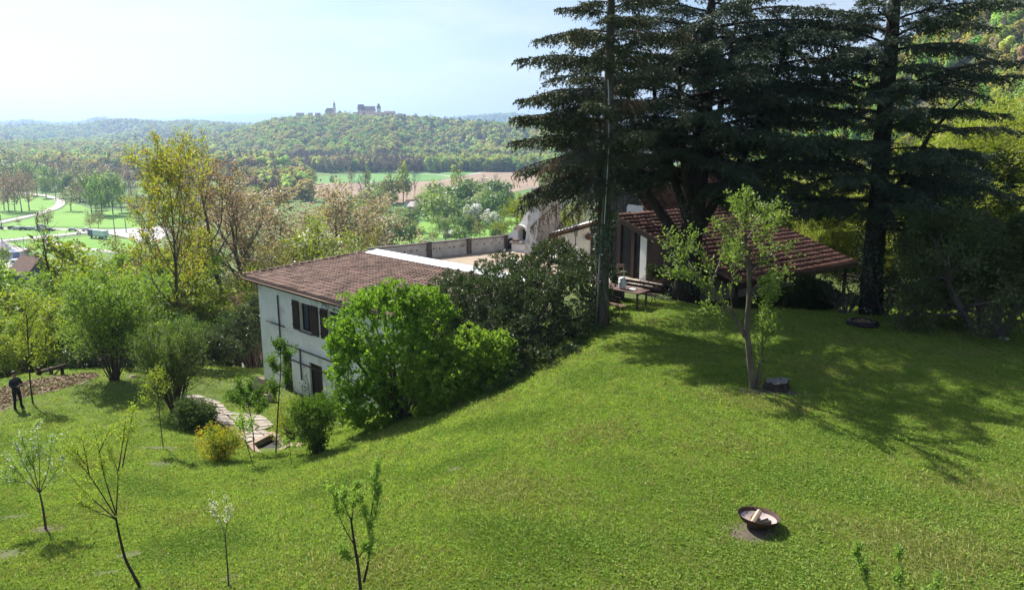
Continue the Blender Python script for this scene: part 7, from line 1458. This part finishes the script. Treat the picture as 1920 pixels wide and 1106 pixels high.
a, b2 = vz(170, 446), vz(200, 449); d = b2 - a; L_ = float(np.linalg.norm(d[:2])); tl = thing('box_trailer', 'long pale blue and white box trailer parked by the road junction', 'trailer', (a + b2) / 2, math.atan2(d[1], d[0]))
M_box = mat('pale_trailer_side', (.62, .68, .74), (.55, .61, .68), scale=.6, rough=.5); M_boxd = mat('dark_trailer_print', (.07, .08, .16), (.16, .16, .26), scale=.8, rough=.5)
b = MB(); b.box((L_ * .16, 0, 2.4), (L_ * .68, 2.4, 2.7)); b.build('pale_box', M_box, tl); b = MB(); b.box((-L_ * .34, 0, 2.4), (L_ * .318, 2.42, 2.68)); b.build('printed_front', M_boxd, tl); b = MB(); b.box((0, 0, .9), (L_, 2.0, .25)); b.build('chassis', M_iron, tl)
for x in (-.3, .2, .34):
    for s in (-1, 1): t = MB(); t.tube([(x * L_, s * .8, .5), (x * L_, s * 1.15, .5)], .48, 12); t.build('wheel', M_tyre, tl)
for px, pyb, pyt, lab in [(217,452,408,'dark wooden pole at the road junction beside the trailer'),(237,437,406,'slim pole on the far side of the road junction'),(4,431,388,'dark pole at the far frame edge before the parked cars')]:
    p = vz(px, pyb); h = at_y(px, pyt, p[1])[2] - p[2]; r = thing('utility_pole', lab, 'pole', p, 0, 'poles along the valley road'); b = MB(); b.tube([(0, 0, -.3), (0, 0, h)], [.2, .14], 7); b.build('post', M_dark_bark, r); b = MB(); b.bar((-.8, 0, h - .5), (.8, 0, h - .5), .1, .12); b.build('crossarm', M_dark_bark, r)
# circus tent, caravan, farmhouse
M_pink = mat('pink_tent_cloth', (.68, .42, .40), (.60, .36, .35), scale=1, rough=.8); M_tw = mat('pale_tent_cloth', (.72, .70, .70), rough=.8); M_tb = mat('blue_tent_cloth', (.22, .26, .48), rough=.8)
p = vz(8, 482); tn = thing('circus_tent', 'striped pink white and blue circus tent on the meadow', 'tent', p); n = 20; rt = 8.0
for i in range(n):
    a0, a1 = i * 2 * math.pi / n, (i + 1) * 2 * math.pi / n; ts = [1, .72, .45, .22, .03]; hs = [2.2, 2.7, 3.7, 5.0, 6.2]; V = [(math.cos(a) * rt * t, math.sin(a) * rt * t, h) for t, h in zip(ts, hs) for a in (a0, a1)] + [(math.cos(a) * rt, math.sin(a) * rt, 0) for a in (a0, a1)]
    MB().add(V, [(2*k, 2*k+1, 2*k+3, 2*k+2) for k in range(4)] + [(10, 11, 1, 0)], 0, False).build('tent_panel', (M_pink, M_tw, M_tb, M_tw)[i % 4], tn)
b = MB(); b.tube([(0, 0, 0), (0, 0, 7)], .12, 6); b.build('mast', M_iron, tn)
p = vz(36, 500); cv = thing('caravan', 'white caravan parked between the circus tent and the farmhouse', 'caravan', p, .12); w = 2.2
b = MB(); b.prism([(x, -w/2, z) for x, z in [(-2.3,.5),(-2.45,1.4),(-2.1,2.5),(2.0,2.55),(2.4,1.6),(2.3,.5)]], (0, w, 0)); b.build('body', CARP['white'], cv)
for x in (-1.2, .7): g = MB(); g.box((x, -w/2 - .01, 1.75), (.95, .03, .6)); g.build('window', M_interior, cv)
for s in (-1, 1): t = MB(); t.tube([(-.2, s * .85, .35), (-.2, s * 1.12, .35)], .35, 12); t.build('wheel', M_tyre, cv)
b = MB(); b.bar((2.3, 0, .5), (3.5, 0, .5), .12, .1); b.build('drawbar', M_iron, cv)
M_far_roof = mat('brown_far_roof', (.20, .115, .085), (.15, .09, .07), scale=1.2, rough=.9); M_far_red = mat('reddish_far_roof', (.36, .20, .155), (.28, .16, .125), scale=.8, rough=.9); M_far_grey = mat('grey_pink_far_roof', (.46, .41, .41), (.38, .34, .34), scale=.5, rough=.8)
def house(name, label, cat, pos, rz, L, W, hw, hr, wm, rm, win=3, chim=True, group=None, door_=True):
    r = thing(name, label, cat, pos, rz, group); b = MB(); b.prism([(-L/2, -W/2, -2), (-L/2, W/2, -2), (-L/2, W/2, hw), (-L/2, 0, hw + hr), (-L/2, -W/2, hw)], (L, 0, 0)); b.build('wall', wm, r)
    for s in (-1, 1):
        q = MB(); th = math.atan2(hr, W/2); o = .5; q.prism([(-L/2 - o, 0, hw + hr + .12), (L/2 + o, 0, hw + hr + .12), (L/2 + o, s * (W/2 + o), hw + .12 - o * math.tan(th)), (-L/2 - o, s * (W/2 + o), hw + .12 - o * math.tan(th))], (0, 0, .15)); ro = q.build('roof', rm, r)
    if chim: q = MB(); q.box((L * .18, W * .1, hw + hr + .3), (.8, .7, 1.8)); q.box((L * .18, W * .1, hw + hr + 1.25), (1.0, .9, .12)); q.build('chimney', M_far_red, r)
    for k in range(win):
        x = -L/2 + L * (k + .5) / win; z = hw - 1.2
        q = MB(); q.box((x, -W/2 - .015, z), (min(1.1, L / win * .5), .05, 1.3)); q.build('window', M_interior, r)
    return r
p = at_y(66, 545, 214); gz_ = H(p[0], 214); house('farmhouse', 'dark farmhouse with brown roof and chimney above the thicket', 'house', (p[0], 214, gz_), -.5, 9, 8.5, 6.4, 4.3, M_board, M_far_roof, 3)
p = vz(800, 397); house('farm_building', 'long low farm roof of grey and reddish panels in the hedgerows', 'farm building', (p[0], p[1], VALLEY), -.35, 21, 9, 3.2, 2.4, M_tan, M_far_grey, 6, False); p = vz(772, 393); house('farm_shed', 'small red roofed shed at the end of the long farm roof', 'shed', (p[0], p[1] + 3, VALLEY), .9, 9, 6, 3.2, 2.6, M_white, M_far_red, 2, False)
p = vz(848, 446); house('shed', 'pale roofed shed glinting behind the terrace wall', 'shed', (p[0], p[1], VALLEY), .2, 9, 5, 2.2, 1.2, M_tan, M_zinc, 2, False)
p = at_y(490, 478, 130); house('neighbour_house', 'pale neighbour house half hidden by the orchard trees', 'house', (p[0], 130, H(p[0], 130)), .4, 9, 7, 4.5, 2.5, M_white, M_far_roof, 3)
p = at_y(405, 548, 95); house('garden_shed', 'white roofed garden shed glinting through the thicket', 'shed', (p[0], 95, H(p[0], 95)), .6, 5, 4, 2.2, 1.1, M_white, M_zinc, 2, False)
# ---- the castle hill
YC = 1735.0; M_cw = mat('castle_white', (.78, .76, .70), rough=.9); M_cr = mat('castle_roof', (.22, .14, .115), (.17, .11, .095), scale=.1, rough=.9)
def cpos(px, py): return at_y(px, py, YC)
base = cpos(690, 216); cs = thing('castle', 'white castle with brown roofs and a pointed tower on the wooded hill', 'castle', base); sc_ = YC / 1400
def cx_(px): return (px - 690) * sc_ * 1.0
def cz_(py): return cpos(690, py)[2] - base[2]
def block(x0, x1, y0, y1, zt, zr, wname='wall', depth=16):
    b = MB(); b.prism([(x0, y0, -22), (x1, y0, -22), (x1, y0, zt), (x0, y0, zt)], (0, depth, 0)); b.build(wname, M_cw, cs)
    b = MB(); b.prism([(x0 - .6, y0 - .8, zt), (x0 - .6, y0 + depth + .8, zt), (x0 - .6, y0 + depth / 2, zr)], (x1 - x0 + 1.2, 0, 0)); b.build('roof', M_cr, cs)
    n = int((x1 - x0) / 5)
    for k in range(n):
        q = MB(); q.box((x0 + (x1 - x0) * (k + .5) / n, y0 - .02, zt - 3.2), (1.8, .3, 2.6)); q.build('window', M_interior, cs)
block(cx_(672), cx_(682), -4, 0, cz_(206), cz_(196)); block(cx_(682.3), cx_(702), -2, 0, cz_(208), cz_(199.5)); block(cx_(668), cx_(738), -26, 0, cz_(216), cz_(211), 'long_wing', 14); block(cx_(722), cx_(741), -22, 0, cz_(213), cz_(209), 'east_wing', 14)
b = MB(); tx = cx_(709.5); b.box((tx, 4, (cz_(203) - 20) / 2), (7.5, 7.5, cz_(203) + 20)); b.build('tower', M_cw, cs); b = MB(); z0 = cz_(203); z1 = cz_(194.5); b.add([(tx - 4.6, -.6, z0), (tx + 4.6, -.6, z0), (tx + 4.6, 8.6, z0), (tx - 4.6, 8.6, z0), (tx - 1.4, 3, z1), (tx + 1.4, 3, z1), (tx + 1.4, 5, z1), (tx - 1.4, 5, z1)], [(0,1,5,4),(1,2,6,5),(2,3,7,6),(3,0,4,7),(4,5,6,7)]); b.build('tower_roof', M_cr, cs)
base = at_y(620, 216, YC); chc = thing('church', 'small church with a slender dark spire left of the castle', 'church', base); zz = lambda py: at_y(620, py, YC)[2] - base[2]
b = MB(); x0, x1 = (610 - 620) * sc_, (627 - 620) * sc_; b.prism([(x0, 0, -20), (x1, 0, -20), (x1, 0, zz(209)), (x0, 0, zz(209))], (0, 10, 0)); b.build('nave', M_cw, chc); b = MB(); b.prism([(x0 - .5, -.8, zz(209)), (x0 - .5, 10.8, zz(209)), (x0 + 3, 5, zz(203))], (x1 - x0 + .5, 0, 0)); b.build('roof', M_cr, chc)
tx = (627.5 - 620) * sc_; b = MB(); b.box((tx, -1, (zz(198) - 20) / 2), (4.6, 4.6, zz(198) + 20)); b.build('tower', M_cw, chc); b = MB(); b.lathe([(3.1, zz(198)), (2.0, zz(196.5)), (2.4, zz(195)), (.9, zz(193)), (.12, zz(188)), (0, zz(188))], (tx, -1, 0), 8, smooth=False); b.build('spire', M_cr, chc)
for px, py, w, lab in [(563,215,17,'long roofed hamlet house at the end of the ridge village'),(582,215,9,'small hamlet house in the middle of the ridge village'),(596,215,11,'pale roofed hamlet house next to the church'),(752,217,14,'low house right of the castle wing')]:
    p = at_y(px, py + 2, YC); house('hamlet_house', lab, 'house', (p[0], YC, p[2] - 1), .1, w * sc_ * .8, 9, 3.6, 3.2, M_cw, M_cr, 3, False, 'houses of the ridge village')
# ------------------------------------------------------------------ mown grass: real blades on the lawn
def grass():
    rg = np.random.default_rng(77)
    def tuft(seed, n, h, lean):
        r2 = np.random.default_rng(seed); mb = MB(); P = np.c_[r2.normal(0, .035, (n, 2)), np.full(n, -.01)]; D = np.c_[r2.normal(0, lean, (n, 2)), r2.uniform(.6, 1.1, n)]; s = h * r2.uniform(.5, 1.25, n); leaf_quads(mb, P, D, s, .009, r2); o = mb.build('grass_tuft', L_grass); COL.objects.unlink(o); return o
    L_weed = leafmat('clover_leaves', (.15, .25, .045), (.20, .30, .06), trans=.3, obj_var=.25, rough=.85, spec=.05); L_straw = leafmat('straw_blades', (.25, .27, .09), (.31, .31, .12), trans=.3, rough=.9, spec=.05); L_daisy = leafmat('daisy_petals', (.75, .75, .7), (.8, .8, .75), trans=.2, tint=(1, 1, 1))
    def tuft2(n, h, m):
        r2 = np.random.default_rng(n); mb = MB(); P = np.c_[r2.normal(0, .05, (n, 2)), r2.uniform(.0, .025, n)]; leaf_quads(mb, P, np.c_[r2.normal(0, 1, (n, 2)), r2.uniform(.1, .6, n)], h, h * .5, r2); o = mb.build('grass_tuft', m); COL.objects.unlink(o); return o
    def straw():
        r2 = np.random.default_rng(5); n = 16; mb = MB(); leaf_quads(mb, np.c_[r2.normal(0, .05, (n, 2)), r2.uniform(.0, .03, n)], np.c_[r2.normal(0, 1, (n, 2)), r2.uniform(.05, .5, n)], .075, .009, r2); o = mb.build('grass_tuft', L_straw); COL.objects.unlink(o); return o
    protos = [tuft(1, 18, .042, .55), tuft(2, 16, .050, .7), tuft(3, 20, .038, .9), tuft2(12, .045, L_weed), straw()]
    N = 860000; y = 9.0 / (1 - rg.random(N) * (1 - 9.0 / 50)); u = rg.uniform(-.86, .92, N); x = u * y      # more blades where the lawn is near
    keep = rg.random(N) < np.clip(.35 + .8 * (14 / y), 0, 1); x, y = x[keep], y[keep]
    ok = (x > -27.5) & (y < np.where(x < -9, 46, np.where(x > 12, 37, 33))); x, y = x[ok], y[ok]
    ok = np.ones(len(x), bool)
    for pi, (cx0, cy0, rx, ry) in enumerate(PATCHES): ok &= (((x - cx0) / rx) ** 2 + ((y - cy0) / ry) ** 2 > rg.uniform(.2 if pi == 0 else .1, 1.5 if pi == 0 else 1.15, len(x)))
    # keep off houses, path and basin
    q = np.c_[x, y] - (GA[:2] + e2[:2] * .3); a, b = q @ e1[:2], q @ e2[:2]; ok &= ~((a > -.0) & (a < GLEN + .5) & (b > 0) & (b < 12))
    q = np.c_[x, y] - K[:2]; a, b = q @ f1[:2], q @ f2[:2]; ok &= ~((a > -1.6) & (a < KL) & (b > .6))
    dmin = np.min([np.hypot(x - p_[0], y - p_[1]) for p_ in P[::2]], axis=0); ok &= dmin > .62
    ok &= np.hypot(x - bo[0], y - bo[1]) > .6
    ok &= ~LIT_IN(x, y); x, y = x[ok], y[ok]; z = HN(x, y)
    nz = np.sin(x * 1.3 + np.sin(y * .9) * 2) + np.sin(y * 1.7 + x * .6 + 1) + np.sin(x * .45 - y * .7) + rg.normal(0, .7, len(x))
    kind = rg.choice(3, len(x)); kind = np.where((nz > 2.0) & (rg.random(len(x)) < .15), 4, kind); kind = np.where((nz < -1.6) & (rg.random(len(x)) < .7), 3, kind); kind = np.where(rg.random(len(x)) < .03, 4, kind); kind = np.where(rg.random(len(x)) < .06, 3, kind)
    gn_scatter('grass', np.c_[x, y, z], kind, np.where(rg.random(len(x)) < .025, 1.7, rg.uniform(.6, 1.3, len(x))) * (1 + .25 * np.clip(nz, -2, 2) * .3) * np.clip(.9 + y / 60, 1, 1.6), rg.uniform(0, 6.28, len(x)), protos, 'short mown grass with clover and dry blades')
    n = 160; yy = 10 / (1 - rg.random(n) * (1 - 10 / 34)); xx = rg.uniform(-.6, .66, n) * yy; mb = MB(); zz_ = HN(xx, yy) + .055; up_quads(mb, np.c_[xx, yy, zz_], np.c_[rg.normal(0, .2, (n, 2)), np.ones(n)], rg.uniform(.018, .03, n), rg); tag(mb.build('daisies', L_daisy), 'tiny white daisies scattered over the lawn', kind='stuff')
grass()
print('scene built in %.1f s' % (time.time() - T0))
